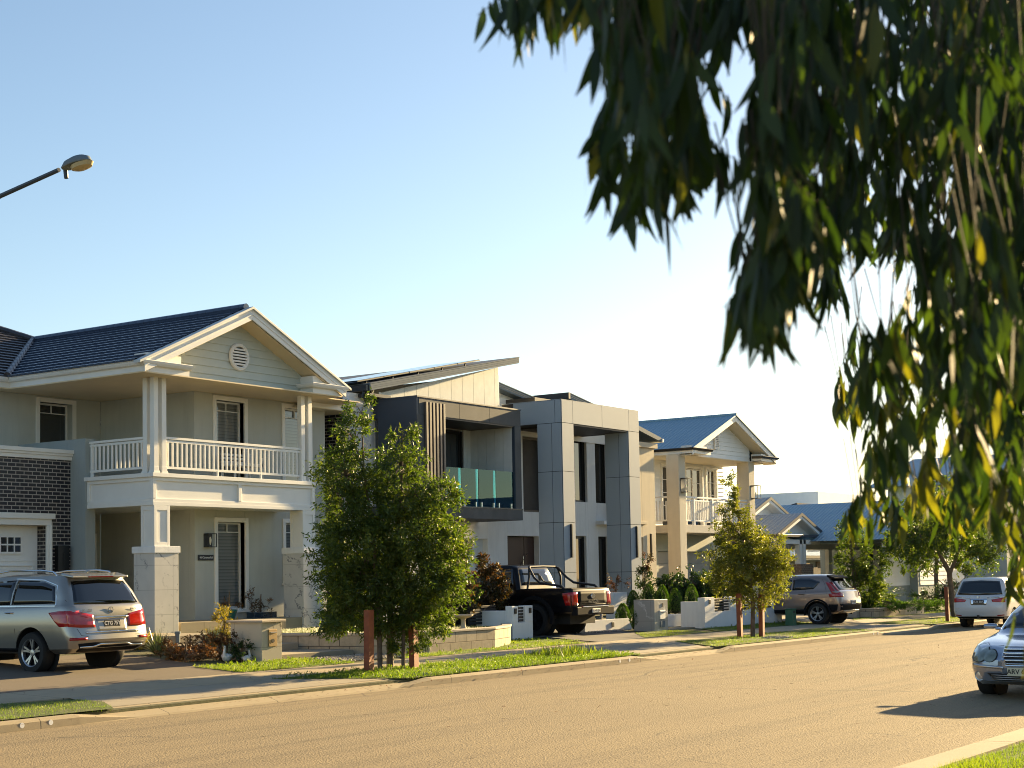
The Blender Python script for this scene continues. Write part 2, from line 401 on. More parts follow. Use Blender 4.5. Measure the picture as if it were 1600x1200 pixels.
# drainage markers on the kerb face
km = MB()
for x, y in ((14.09, 17.87), (14.58, 17.87), (30.3, 17.87), (30.72, 17.87), (45.4, 17.87), (45.75, 17.87)):
    km.lathe([(0, -.012), (.038, -.012), (.038, 0)], (x, y+.026, .075), 'y', 14)
tag(km.build('kerb_marker', M['white'], None), kind='structure')
P0, P1 = 19.95, 21.35
m = MB()
xs = [-60, 12, 24, 36, 48, 70, 100, 300]
for a, b in zip(xs, xs[1:]):
    m.face([(a, P0, gz(P0)+.012), (b, P0, gz(P0)+.012), (b, P1, gz(P1)+.012), (a, P1, gz(P1)+.012)])
    m.face([(a, P0, gz(P0)-.05), (b, P0, gz(P0)-.05), (b, P0, gz(P0)+.012), (a, P0, gz(P0)+.012)])
    m.face([(a, P1, gz(P1)+.012), (b, P1, gz(P1)+.012), (b, P1, gz(P1)-.05), (a, P1, gz(P1)-.05)])
tag(m.build('footpath', M['conc'], None, recalc=False), kind='structure')
def drive(apron, inner, mat_in, y_end, name='driveway'):
    """apron: (x at kerb l,r, x at path l,r); inner: x at boundary l,r, x at end l,r"""
    m = MB(); a, b, c, d = apron
    m.face([(a, 18.34, .162), (b, 18.34, .162), (d, P0, gz(P0)+.010), (c, P0, gz(P0)+.010)])
    tag(m.build('driveway_apron', M['concdrive'], None, recalc=False), kind='structure')
    m = MB(); ys = [P1, 23.5, 26, y_end]; e, f, g_, h = inner
    for y0, y1 in zip(ys, ys[1:]):
        t0 = (y0-P1)/(y_end-P1); t1 = (y1-P1)/(y_end-P1)
        m.face([(e+(g_-e)*t0, y0, gz(y0)+.008), (f+(h-f)*t0, y0, gz(y0)+.008), (f+(h-f)*t1, y1, gz(y1)+.008), (e+(g_-e)*t1, y1, gz(y1)+.008)])
    tag(m.build(name, mat_in, None, recalc=False), kind='structure')
drive((16.0, 22.7, 16.6, 21.2), (15.5, 22.1, 17.0, 25.4), M['drivebrown'], 32.0)
drive((31.6, 35.3, 31.5, 36.7), (35.2, 38.6, 37.6, 44.4), M['drivegrey'], 30.4)
drive((46.3, 50.8, 46.5, 50.3), (47.8, 52.6, 54, 59.5), M['concdrive'], 30.2)
drive((70, 74, 70.5, 73.5), (70, 74, 78, 90), M['concdrive'], 30)
# ---------------- house helpers ----------------
def gutter_prof(d=.13, h=.13):  # outer profile: (outward, up)
    return [(0, h), (d, h), (d+.012, h-.015), (d-.005, h*.5), (d*.7, h*.12), (d*.35, 0), (0, 0)]
def sweep(m, path, prof, closed_ends=True, smooth=False):
    """path: xy z points; outward is to the RIGHT of travel direction; mitred"""
    pts = [Vector(p) for p in path]; n = len(prof); base = len(m.v)
    for k, p in enumerate(pts):
        d0 = (pts[k]-pts[k-1]) if k else (pts[1]-pts[0]); d1 = (pts[k+1]-pts[k]) if k < len(pts)-1 else d0
        r0 = Vector((d0.y, -d0.x, 0)).normalized(); r1 = Vector((d1.y, -d1.x, 0)).normalized()
        r_ = (r0+r1); r_ = r_/max(.3, r_.dot(r0)) if r_.length > 1e-4 else r0
        for o, h in prof: m.v.append(tuple(p+r_*o+Vector((0, 0, h))))
    for k in range(len(pts)-1):
        for i in range(n):
            j = (i+1) % n; a = base+k*n
            m.f.append((a+i, a+j, a+n+j, a+n+i)); m.sm.append(smooth); m.tone.append(0.)
    if closed_ends:
        m.f.append(tuple(base+i for i in range(n))); m.f.append(tuple(base+(len(pts)-1)*n+i for i in reversed(range(n)))); m.sm += [False]*2; m.tone += [0.]*2
    return m
def slope_courses(m, e0, e1, r0, r1, pitch=.33, t=.05):
    """stepped tile courses between eave edge e0-e1 and ridge edge r0-r1"""
    e0, e1, r0, r1 = map(Vector, (e0, e1, r0, r1)); n = max(1, int(((r0-e0).length+(r1-e1).length)/2/pitch))
    if min((r0-e0).length, (r1-e1).length) < .05: n = max(1, int(max((r0-e0).length, (r1-e1).length)/pitch))
    nrm = (e1-e0).cross((r0+r1)/2-(e0+e1)/2).normalized()
    if nrm.z < 0: nrm = -nrm
    for k in range(n):
        a, b = k/n, (k+1)/n+.008
        A, B = e0.lerp(r0, a)+nrm*t, e1.lerp(r1, a)+nrm*t
        C, D = e1.lerp(r1, min(b, 1))+nrm*.006, e0.lerp(r0, min(b, 1))+nrm*.006
        m.face([A, B, C, D]); m.face([A-nrm*(t-.002), B-nrm*(t-.002), B, A])
def tilemat(name, c1, c2, rough=.3, axis=1, pitch=.3, amp=.03):
    m, n, l, b = new_mat(name)
    tc = n.new('ShaderNodeTexCoord'); s = n.new('ShaderNodeSeparateXYZ'); l.new(tc.outputs['Object'], s.inputs[0])
    f = math_(n, l, 'FRACT', math_(n, l, 'DIVIDE', s.outputs[axis], pitch))
    h = math_(n, l, 'SINE', math_(n, l, 'MULTIPLY', f, math.pi))
    c = mix(n, l, noise(n, l, 5, 5, .7), c1, c2)
    gap = math_(n, l, 'LESS_THAN', f, .06); c = mix(n, l, gap, c, tuple(x*.7 for x in c1))
    l.new(c, b.inputs['Base Color']); b.inputs['Roughness'].default_value = rough; b.inputs['Specular IOR Level'].default_value = .7
    bump(n, l, math_(n, l, 'ADD', h, math_(n, l, 'MULTIPLY', noise(n, l, 25, 3), .25)), .5, amp, b)
    return m
def corrugated(name, c, axis, rough=.35, metal=.35, pitch=.19):
    m, n, l, b = new_mat(name)
    tc = n.new('ShaderNodeTexCoord'); s = n.new('ShaderNodeSeparateXYZ'); l.new(tc.outputs['Object'], s.inputs[0])
    h = math_(n, l, 'SINE', math_(n, l, 'MULTIPLY', s.outputs[axis], 2*math.pi/pitch))
    col = mix(n, l, noise(n, l, 1.5, 5), tuple(x*.88 for x in c), c)
    l.new(col, b.inputs['Base Color']); b.inputs['Roughness'].default_value = rough; b.inputs['Metallic'].default_value = metal
    bump(n, l, h, .6, .02, b); return m
M['tile_y'] = tilemat('skylit_roof_tile', (.03, .05, .09), (.06, .085, .14), .2, 1, .3, .014)  # blue reflection of the sky is put into this tile's base colour
M['tile_x'] = tilemat('sunlit_roof_tile', (.03, .032, .045), (.05, .045, .05), .35, 0)  # same tile on the front slopes, sunlit brown put into its colour
M['corr_y'] = corrugated('blue_grey_corrugated_steel', (.22, .36, .46), 1, .5, .1)
M['corr_x'] = corrugated('pale_blue_corrugated_steel', (.32, .44, .56), 0, .5, .1)
def gable_boards(m, xc, zb, half, slope, z_apex, y, pitch=.2, t=.03, xl=None, xr=None):
    z = zb
    while z < z_apex-.03:
        z1 = min(z+pitch, z_apex)
        h0 = min(half, (z_apex-z)/slope); h1 = min(half, max(0, (z_apex-z1)/slope))
        m.hexa([(xc-h0, y-t, z), (xc+h0, y-t, z), (xc+h0, y+.05, z), (xc-h0, y+.05, z)], [(xc-h1, y-.006, z1), (xc+h1, y-.006, z1), (xc+h1, y+.05, z1), (xc-h1, y+.05, z1)])
        z = z1
def board_wall(m, x0, x1, z0, z1, y, pitch=.18, t=.025):
    z = z0
    while z < z1-.01:
        e = min(z+pitch, z1)
        m.hexa([(x0, y-t, z), (x1, y-t, z), (x1, y+.05, z), (x0, y+.05, z)], [(x0, y-.004, e), (x1, y-.004, e), (x1, y+.05, e), (x0, y+.05, e)]); z = e
def window(parent, x0, x1, z0, z1, y, fw_=.12, depth=.16, pane=None, trim=None, mull=True, sill=True, proud=.035, inner=.05, mullz=None, dark=None, name='window'):
    """front-facing window (faces -Y): surround, sash, pane; pane set back"""
    pane = pane or M['blind']; trim = trim or M['cream']
    m = MB(); p = y-proud; q = y+.02
    m.box(x0, p, z0, x0+fw_, q, z1); m.box(x1-fw_, p, z0, x1, q, z1); m.box(x0+fw_, p, z1-fw_, x1-fw_, q, z1); m.box(x0+fw_, p, z0, x1-fw_, q, z0+fw_*.5)
    # reveals
    a, b, c, d = x0+fw_, x1-fw_, z0+fw_*.5, z1-fw_
    m.box(a-.02, q, c, a, y+depth, d); m.box(b, q, c, b+.02, y+depth, d); m.box(a-.02, q, d, b+.02, y+depth, d+.02); m.box(a-.02, q, c-.02, b+.02, y+depth, c)
    if sill: m.box(x0-.04, p-.06, z0-.06, x1+.04, q, z0)
    wdw = m.build(name, trim, parent, bevel=.005)
    s = MB(); yy = y+depth-.05
    s.box(a, yy, c, a+inner, yy+.05, d); s.box(b-inner, yy, c, b, yy+.05, d); s.box(a+inner, yy, d-inner, b-inner, yy+.05, d); s.box(a+inner, yy, c, b-inner, yy+.05, c+inner)
    if mull:
        mz = mullz or (d-.28); s.box(a+inner, yy, mz, b-inner, yy+.04, mz+.025); s.box((a+b)/2-.012, yy, mz+.025, (a+b)/2+.012, yy+.04, d-inner)
    s.build('sash', trim, wdw, bevel=.003)
    MB().box(a, y+depth, c, b, y+depth+.012, d).build('pane', pane, wdw)
    return wdw
def wall_holes(m, x0, x1, z0, z1, y, t, holes):
    """front-facing wall slab with rectangular holes (hx0,hx1,hz0,hz1)"""
    xs = sorted({x0, x1, *[h[0] for h in holes], *[h[1] for h in holes]}); zs = sorted({z0, z1, *[h[2] for h in holes], *[h[3] for h in holes]})
    for a, b in zip(xs, xs[1:]):
        run = None
        for c, d in zip(zs, zs[1:]):
            solid = not any(h[0] <= a+1e-6 and b-1e-6 <= h[1] and h[2] <= c+1e-6 and d-1e-6 <= h[3] for h in holes)
            if solid: run = (run[0], d) if run else (c, d)
            if (not solid or d == zs[-1]) and run:
                m.box(a, y, run[0], b, y+t, run[1]); run = None
def lantern(parent, x, y, z, w=.2, h=.36, d=.2):
    """wall lantern with its back against plane y (faces -Y)"""
    m = MB(); b = .018
    m.box(x-w/2, y-.02, z-.02, x+w/2, y, z+h+.02)
    m.box(x-w/2, y-d, z+h, x+w/2, y-.02, z+h+.02); m.box(x-w/2, y-d, z-.02, x+w/2, y-.02, z)
    for sx in (x-w/2, x+w/2-b): m.box(sx, y-d, z, sx+b, y-d+b, z+h)
    L = m.build('wall_lantern', M['black'], parent)
    MB().lathe([(.012, 0), (.03, .08), (.035, .14), (.02, .2), (.01, .22)], (x, y-d/2, z+.04), 'z', 10).build('bulb', M['lampglass'], L)
M['lampglass'] = plain('lamp_glass', (.8, .75, .6), .15, var=.02)

# =============== HOUSE 1 (cream, gabled balcony) ===============
H1 = thing('two_storey_house', 'grey rendered house with cream gabled balcony, round vent and dark brick garage', 'house', (30, 31, .5))
# walls
m = MB()
up = (30.18+.12, 31.5-.12, 4.76, 6.93); up2 = (33.01, 34.05, 4.76, 6.93); lo = (30.33, 31.38, 1.28, 3.62); lo2 = (33.01, 34.05, 2.0, 3.64)
wall_holes(m, 29.5, 34.75, .5, 7.1, 30.4, .2, [up, up2, lo, lo2])
m.box(29.5, 30.6, .5, 29.7, 34.1, 7.1)            # wall facing left
wall_holes(m, 18, 29.5, 3.8, 7.1, 34.1, .2, [(27.4, 28.5, 4.76, 6.93)])
m.box(26.7, 34.1, .5, 29.5, 34.3, 3.8)
m.box(34.55, 30.6, .5, 34.75, 44, 7.1)
m.box(30.3, 31.6, 1.0, 34.5, 31.7, 6.9)           # dark interior backing
m.build('wall', M['greyrender'], H1, bevel=.01)
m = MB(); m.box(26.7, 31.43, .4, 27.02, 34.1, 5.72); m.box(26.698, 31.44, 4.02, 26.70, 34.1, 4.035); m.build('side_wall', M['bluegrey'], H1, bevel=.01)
# garage block
m = MB(); wall_holes(m, 18, 26.7, .45, 5.18, 32.0, .27, [(20.2, 25.91, .45, 3.5)]); m.box(18, 32.27, 3.5, 26.69, 34.05, 5.1); m.box(25.91, 32.27, .45, 26.69, 32.4, 3.5)
m.build('garage_wall', M['brick'], H1)
m = MB(); m.box(18, 31.94, 5.18, 26.72, 32.3, 5.28); m.box(18, 31.9, 5.28, 26.75, 32.3, 5.34); m.box(18, 31.86, 5.34, 26.79, 34.1, 5.44); m.build('parapet_cap', M['cream'], H1, bevel=.008)
m = MB(); m.box(25.91, 31.93, .45, 26.03, 32.0, 3.5); m.box(20.0, 31.93, 3.5, 26.05, 32.0, 3.66); m.box(19.9, 31.87, 3.66, 26.12, 32.0, 3.8); m.box(25.97, 31.88, .45, 26.03, 31.93, 3.5)
m.build('door_frame', M['cream'], H1, bevel=.006)
gd = bx('garage_door', M['white'], H1, (20.2, 32.3, .5, 25.9, 32.36, 3.5), bevel=0)
m = MB()
for z0, z1 in ((.52, 1.2), (1.22, 1.9), (1.92, 2.6)):
    for i in range(3):
        x0 = 20.35+i*1.86; 
        m.box(x0, 32.27, z0+.1, x0+1.7, 32.3, z0+.14); m.box(x0, 32.27, z1-.12, x0+1.7, 32.3, z1-.08); m.box(x0, 32.27, z0+.14, x0+.04, 32.3, z1-.12); m.box(x0+1.66, 32.27, z0+.14, x0+1.7, 32.3, z1-.12)
m.box(20.2, 32.285, 2.61, 25.9, 32.3, 2.63)
m.build('panel_moulding', M['white'], gd, bevel=.004)
for gx in (25.36, 23.5, 21.6):
    m = MB(); a, b = gx-.84, gx+.03
    m.box(a, 32.255, 2.79, b, 32.298, 2.84); m.box(a, 32.255, 3.2, b, 32.298, 3.25); m.box(a, 32.255, 3.0, b, 32.298, 3.04)
    for i in range(5): m.box(a+i*.21-.0, 32.25, 2.8, a+i*.21+.03, 32.297, 3.24)
    m.build('window_frame', M['white'], gd)
    m = MB()
    for i in range(4):
        for j in range(2):
            x = gx-.21*(4-i)+.03; m.box(x, 32.26, 2.84+j*.2, x+.165, 32.295, 2.84+j*.2+.16)
    m.build('window_pane', M['glass'], gd)
bx('meter_box', M['black'], H1, (26.2, 31.86, 2.35, 26.55, 32.0, 3.0), (26.35, 31.84, 2.5, 26.4, 31.86, 2.8))
# porch and balcony
bx('porch_floor', M['conc'], H1, (26.8, 29.75, .4, 34.7, 34.1, 1.0), (27.7, 29.06, .4, 34.7, 29.75, 1.0))
m = MB(); X0, X1, Y0, Y1, Z0, Z1 = 26.75, 32.7, 29.0, 31.43, 3.92, 4.62
m.box(X0+.05, Y0+.05, Z0+.02, X1-.02, 34.1, Z1)     # slab / recessed face
def beam_faces(m):
    # front trims
    m.box(X0, Y0, Z0, X1, Y0+.05, Z0+.09); m.box(X0, Y0+.012, Z0+.09, X1, Y0+.05, Z0+.17)
    m.box(X0, Y0, Z1-.09, X1, Y0+.05, Z1); 
    for a, b in ((X0, X0+.1), (29.72, 29.83), (X1-.1, X1)): m.box(a, Y0, Z0+.17, b, Y0+.05, Z1-.09)
    m.box(X0, Y0+.05, Z0, X0+.05, Y1, Z0+.09); m.box(X0+.012, Y0+.05, Z0+.09, X0+.05, Y1, Z0+.17); m.box(X0, Y0+.05, Z1-.09, X0+.05, Y1, Z1)
    for a, b in ((Y0+.05, Y0+.14), (Y1-.09, Y1)): m.box(X0, a, Z0+.17, X0+.05, b, Z1-.09)
    m.box(X0-.06, Y0-.06, Z1, X1+.06, Y0+.1, Z1+.1); m.box(X0-.06, Y0+.1, Z1, X0+.1, Y1+.05, Z1+.1); m.box(X0+.1, Y0+.1, Z1, X1, 34.1, Z1+.07)
beam_faces(m); m.build('balcony', M['cream'], H1, bevel=.006)
def panel_pillar(x0, x1, y0, y1, z0, z1):
    m = MB(); m.box(x0+.02, y0+.02, z0, x1-.02, y1-.02, z1)
    for a, b in ((x0, x0+.09), (x1-.09, x1)): m.box(a, y0, z0, b, y0+.02, z1); 
    for c, d in ((z0, z0+.1), (z1-.12, z1)): m.box(x0+.09, y0, c, x1-.09, y0+.02, d); m.box(x0, y0+.11, c, x0+.02, y1-.09, d)
    for a, b in ((y0+.02, y0+.11), (y1-.09, y1)): m.box(x0, a, z0, x0+.02, b, z1)
    m.build('pillar', M['cream'], H1, bevel=.004)
panel_pillar(26.78, 27.3, 29.0, 29.48, 2.91, 3.92); panel_pillar(32.2, 32.7, 29.0, 29.48, 2.91, 3.92)
for a, b in ((26.78, 27.58), (32.2, 33.0)):
    pl = bx('marble_plinth', M['marble'], H1, (a, 29.0, .3, b, 29.74, 2.74), bevel=.01)
    bx('plinth_cap', M['softwhite'], pl, (a-.03, 28.96, 2.74, b+.03, 29.78, 2.91), bevel=.01)
for px, py in ((26.78, 29.0), (27.05, 29.0), (26.78, 29.26), (32.17, 29.0), (32.46, 29.0), (32.46, 29.26)):
    bx('post', M['cream'], H1, (px, py, 4.72, px+.145, py+.145, 7.12), (px-.02, py-.02, 4.72, px+.165, py+.165, 4.78), (px-.03, py-.03, 4.72, px+.175, py+.175, 4.75), (px-.01, py-.01, 4.78, px+.155, py+.155, 4.88))
m = MB()
m.box(27.2, 29.03, 5.58, 32.17, 29.11, 5.64); m.box(27.2, 29.05, 5.5, 32.17, 29.09, 5.56); m.box(27.2, 29.05, 4.84, 32.17, 29.09, 4.9)
m.box(26.82, 29.4, 5.58, 26.9, 31.43, 5.64); m.box(26.84, 29.4, 5.5, 26.88, 31.43, 5.56); m.box(26.84, 29.4, 4.84, 26.88, 31.43, 4.9)
for x in (29.0, 30.6): m.box(x, 29.045, 4.72, x+.045, 29.095, 4.86)
m.box(26.83, 31.33, 4.72, 26.89, 31.39, 5.58)
rl = m.build('railing', M['cream'], H1, bevel=.004)
for i in range(31):
    x = 27.28+i*.158; bx('baluster', M['cream'], rl, (x, 29.05, 4.9, x+.045, 29.09, 5.5), bevel=.003)
for i in range(12):
    y = 29.5+i*.155; bx('baluster', M['cream'], rl, (26.84, y, 4.9, 26.88, y+.045, 5.5), bevel=.003)
window(H1, 30.18, 31.5, 4.7, 7.05, 30.4, pane=M['blind'], depth=.2); window(H1, 32.89, 34.17, 4.7, 7.05, 30.4, pane=M['blind'], depth=.12)
window(H1, 30.21, 31.5, 1.22, 3.74, 30.4, depth=.2); window(H1, 32.89, 34.17, 1.94, 3.76, 30.4, depth=.2, pane=M['blind'])
window(H1, 27.28, 28.63, 4.7, 7.05, 34.1, depth=.24, pane=M['glass'])
bx('front_door', M['black'], H1, (28.3, 34.02, 1.0, 29.2, 34.1, 3.3)); bx('door_frame', M['cream'], H1, (28.2, 34.0, 1.0, 28.3, 34.1, 3.4), (29.2, 34.0, 1.0, 29.3, 34.1, 3.4), (28.3, 34.0, 3.3, 29.2, 34.1, 3.4))
# upper ceiling
bx('ceiling', M['ceil'], H1, (26.0, 28.5, 7.1, 33.3, 29.0, 7.13), (26.0, 29.0, 7.1, 34.7, 34.1, 7.13), (18, 33.55, 7.1, 26.0, 34.1, 7.13), bevel=0)
# eaves: fascia + gutter
FAS = [(0, 0), (.0, .11), (-.03, .11), (-.03, 0)]
def eave(parent, path, gz_=.0, fascia=M['cream'], gut=M['cream'], names=('fascia', 'gutter'), fh=.14):
    m = MB(); sweep(m, path, [(0, 0), (0, fh), (-.03, fh), (-.03, 0)]); m.build(names[0], fascia, parent)
    m = MB(); sweep(m, [(p[0], p[1], p[2]+fh-.005) for p in path], gutter_prof(), smooth=False); m.build(names[1], gut, parent)
zf = 7.13
eave(H1, [(27.5, 28.5, zf), (26.0, 28.5, zf), (26.0, 33.55, zf), (18, 33.55, zf)][::-1])
eave(H1, [(33.9, 28.5, zf), (32.1, 28.5, zf), (32.1, 29.02, zf)][::-1][::1] if False else [(32.1, 29.02, zf), (32.1, 28.5, zf), (33.35, 28.5, zf), (33.35, 31, zf)])
for q in ((32.13, 28.53, zf+.14, 33.2, 29.0, 7.6), (26.15, 28.53, zf+.14, 27.25, 29.0, 7.6)): bx('gable_return', M['cream'], H1, q, bevel=.004)
eave(H1, [(33.3, 29.9, 6.97), (35.6, 29.9, 6.97), (35.6, 44, 6.97)])
m = MB(); m.box(33.3, 29.9, 6.95, 35.6, 44, 6.97); m.build('eave_soffit', M['soffit'], H1)
# gable rake boards, siding, vent, roof
XA, ZA, SL = 29.66, 9.15, .463
def rake(m, dz0, dz1, y0, y1, half, xa=XA, za=ZA, sl=SL):
    for s in (-1, 1):
        a = [(xa, za+dz0), (xa+s*half, za-sl*half+dz0), (xa+s*half, za-sl*half+dz1), (xa, za+dz1)]
        m.prism(a, 'y', y0, y1)
m = MB(); rake(m, -.16, -.03, 28.42, 28.46, 3.72); rake(m, -.33, -.15, 28.40, 28.44, 3.72); rake(m, -.2, -.17, 28.385, 28.40, 3.72); m.build('barge_board', M['cream'], H1, bevel=.004)
m = MB(); rake(m, -.045, .02, 28.36, 28.6, 3.9); m.build('ridge_capping', plain('barge_cap_metal', (.55, .56, .54), .4, .2), H1, bevel=.004)
m = MB(); rake(m, -.35, -.33, 28.46, 29.0, 3.6); m.build('gable_soffit', M['ceil'], H1)
m = MB(); gable_boards(m, XA, 7.14, 2.62, SL, ZA-.34, 29.0, .205); m.build('weatherboard_gable', M['sidgrey'], H1)
v = MB().lathe([(.27, -.0), (.27, -.05), (.30, -.07), (.33, -.05), (.345, -.06), (.365, -.03), (.365, 0)], (29.72, 28.97, 7.9), 'y', 36).build('gable_vent', M['cream'], H1, sharp=25)
for i in range(6):
    z = 7.68+i*.078; h = math.sqrt(max(0, .27**2-(z+.02-7.9)**2))
    bx('louvre', M['cream'], v, (29.72-h, 28.92, z, 29.72+h, 28.96, z+.045), bevel=.004)
bx('vent_back', M['joint'], v, (29.48, 28.955, 7.66, 29.96, 28.965, 8.14), bevel=0)
rf = MB(); ze = ZA-SL*3.83
slope_courses(rf, (XA-3.83, 28.6, ze), (XA-3.83, 33.4, ze), (XA, 28.6, ZA), (XA, 37.2, ZA)); slope_courses(rf, (XA+3.75, 28.6, ZA-SL*3.75), (XA+3.75, 37.2, ZA-SL*3.75), (XA, 28.6, ZA), (XA, 37.2, ZA))
rf.face([(XA-3.8, 28.6, ze-.02), (XA-3.8, 37, ze-.02), (XA, 37, ZA-.03), (XA, 28.6, ZA-.03)])
rf.build('roof', M['tile_y'], H1, recalc=False)
rc = MB(); rc.tube([(XA, 28.62, ZA+.02), (XA, 37.2, ZA+.02)], .11, 8); rc.build('ridge_tiles', M['tile_y'], H1)
rf = MB(); e = 33.42; zz = 7.37
slope_courses(rf, (10, e, zz), (XA-3.83+.0, e, zz), (10, e+3.95, 9.2), (XA, 37.25, ZA))      # front slope left wing up to the gable ridge
slope_courses(rf, (10, e+3.95, 9.2), (XA, 37.25, ZA), (10, e+8.3, 11.2), (XA-4.3, e+8.15, 11.1))
rf.build('roof', M['tile_x'], H1, recalc=False)
rc = MB(); rc.tube([(XA, 37.2, ZA+.03), (XA-4.3, e+8.15, 11.13)], .11, 8); rc.tube([(XA-3.83, 33.42, 7.42), (XA, 37.2, ZA+.03)], .1, 8); rc.build('hip_tiles', M['tile_x'], H1)
rf = MB(); rf.face([(XA-4.3, 41.6, 11.1), (XA, 37.25, ZA), (XA+4, 37.25, 7.2), (XA+4, 48, 7.2)]); slope_courses(rf, (33.3, 29.92, 7.15), (35.6, 29.92, 7.15), (33.3, 32, 8.1), (34.6, 32, 8.1)); rf.build('roof', M['tile_x'], H1, recalc=False)
rf = MB()   # small hipped peak behind the ridge
for a, b in (((30.1, 33.2), (31.9, 33.2)), ((31.9, 33.2), (31.9, 35.4)), ((31.9, 35.4), (30.1, 35.4)), ((30.1, 35.4), (30.1, 33.2))):
    rf.face([(a[0], a[1], 8.9), (b[0], b[1], 8.9), (31.0, 34.3, 9.55)])
rf.build('roof_peak', M['tile_x'], H1)
lantern(H1, 29.97, 30.4, 2.95, .3, .33, .2)
sg = bx('house_sign', M['black'], H1, (29.6, 30.37, 2.58, 30.16, 30.4, 2.73), bevel=.004)
text_mesh('sign_lettering', '46 Clarence Rd', .075, M['white'], sg, (29.88, 30.368, 2.655), FACE_NEG_Y, .002)

M['shade_pane'] = plain('shade_dark_pane', (.02, .02, .022), .7, var=.3, vscale=4)  # pane coloured near black to stand in for shade and a blocked reflection
# =============== HOUSE 2 (modern, charcoal box and grey portal) ===============
H2 = thing('two_storey_house', 'modern white house with charcoal balcony box, upright slats and tall grey panelled portal', 'house', (43.5, 31, .6))
m = MB()
WH = [(38.0, 42.94, .5, 3.28), (44.12, 46.07, .5, 3.4), (48.5, 49.25, .6, 3.44), (50.11, 50.8, .6, 3.44), (45.15, 46.6, 4.25, 6.9), (48.55, 49.4, 4.7, 7.1), (50.0, 50.85, 4.7, 7.1), (40.0, 41.55, 4.4, 6.85)]
wall_holes(m, 35.85, 51.2, .5, 7.5, 30.4, .25, WH); m.box(35.85, 30.65, 4.0, 51, 31.6, 4.05)
m.box(35.85, 30.4, 7.5, 37.28, 30.65, 7.62)
m.build('wall', M['softwhite'], H2, bevel=.01)
bx('dark_interior', M['joint'], H2, (36.2, 31.2, .5, 51, 31.25, 7.3), bevel=0)
bx('side_wall', M['brick'], H2, (35.83, 30.66, .5, 36.1, 44, 7.6), bevel=0)
m = MB()   # panelled gable wall under the skillion roof
x = 37.28
while x < 43.6:
    x1 = min(x+.62, 43.72); za = 7.72+(x-37.28)*.2246; zb = 7.72+(x1-37.28)*.2246
    m.prism([(x+.006, 7.0), (x1-.006, 7.0), (x1-.006, zb), (x+.006, za)], 'y', 30.38, 30.44); x = x1
m.build('gable_cladding', plain('cream_panel_cladding', (.60, .62, .58), .6, var=.1, vscale=3, bmp=.15), H2)
bx('gable_corner', M['cream'], H2, (37.2, 30.34, 5.0, 37.3, 30.42, 7.75), bevel=.003)
# upper side return right of gable
bx('upper_wall', M['sidwhite'], H2, (43.72, 30.42, 7.0, 43.8, 36, 8.9), (43.8, 31.8, 7.4, 52, 31.9, 8.4), bevel=0)
def skillion(name, x0, z0, x1, z1, y0, y1, t, mat, m2=None):
    m = MB(); m.prism([(x0, z0-t), (x1, z1-t), (x1, z1), (x0, z0)], 'y', y0, y1); r_ = m.build(name, mat, H2, bevel=.004)
    m = MB(); m.prism([(x0-.02, z0), (x1+.02, z1), (x1+.02, z1+.025), (x0-.02, z0+.025)], 'y', y0-.02, y1); m.build('roof_flashing', m2 or M['fasciagrey'], r_)
    m = MB()
    for k in (.3, .6): m.prism([(x0, z0-t*k-.012), (x1, z1-t*k-.012), (x1, z1-t*k), (x0, z0-t*k)], 'y', y0-.015, y0)
    m.build('roof_flashing', M['fasciagrey'], r_)
skillion('roof', 36.27, 7.87, 44.29, 9.52, 29.9, 40, .2, M['fasciagrey'])
bx('gutter', M['gutterblk'], H2, (36.13, 29.95, 7.66, 36.27, 40, 7.84), (36.27, 29.93, 7.5, 37.28, 30.4, 7.6))
m = MB(); m.tube([(36.2, 30.1, 7.66), (36.25, 30.2, 7.5), (36.9, 30.3, 7.35), (37.05, 30.33, 7.2), (37.05, 30.33, 4)], .04, 8); m.build('downpipe', M['charcoal'], H2)
for i in range(5):
    a = 36.0+i*1.28; za = 7.83+(a-36.27)*.2057+.16; b = a+1.22; zb = za+1.22*.2057
    sp = MB(); sp.prism([(a, za), (b, zb), (b, zb+.04), (a, za+.04)], 'y', 30.2, 32.2); s_ = sp.build('solar_panel', M['glass'], H2)
    q = MB(); q.prism([(a-.01, za-.01), (b+.01, zb-.01), (b+.01, zb+.03), (a-.01, za+.03)], 'y', 30.17, 30.2); q.box(a+.5, 30.25, za-.12, a+.54, 30.3, za+.1); q.build('panel_frame', M['black'], s_)
skillion('lower_roof', 45.25, 8.9, 53.0, 7.7, 31.5, 40, .2, M['fasciagrey']); skillion('lower_roof', 48.6, 8.72, 53.5, 7.9, 30.6, 40, .2, M['fasciagrey'])
m = MB(); m.prism([(45.4, 7.4), (53, 7.4), (53, 7.75), (45.4, 8.72)], 'y', 31.9, 32.0); m.build('upper_wall', M['sidwhite'], H2)
bx('roof_edge', M['gutterblk'], H2, (43.75, 31.45, 8.66, 45.27, 40, 8.93)); bx('roof_edge', M['gutterblk'], H2, (46.2, 30.55, 8.2, 48.62, 40, 8.36), (48.5, 30.57, 8.5, 48.62, 40, 8.74))
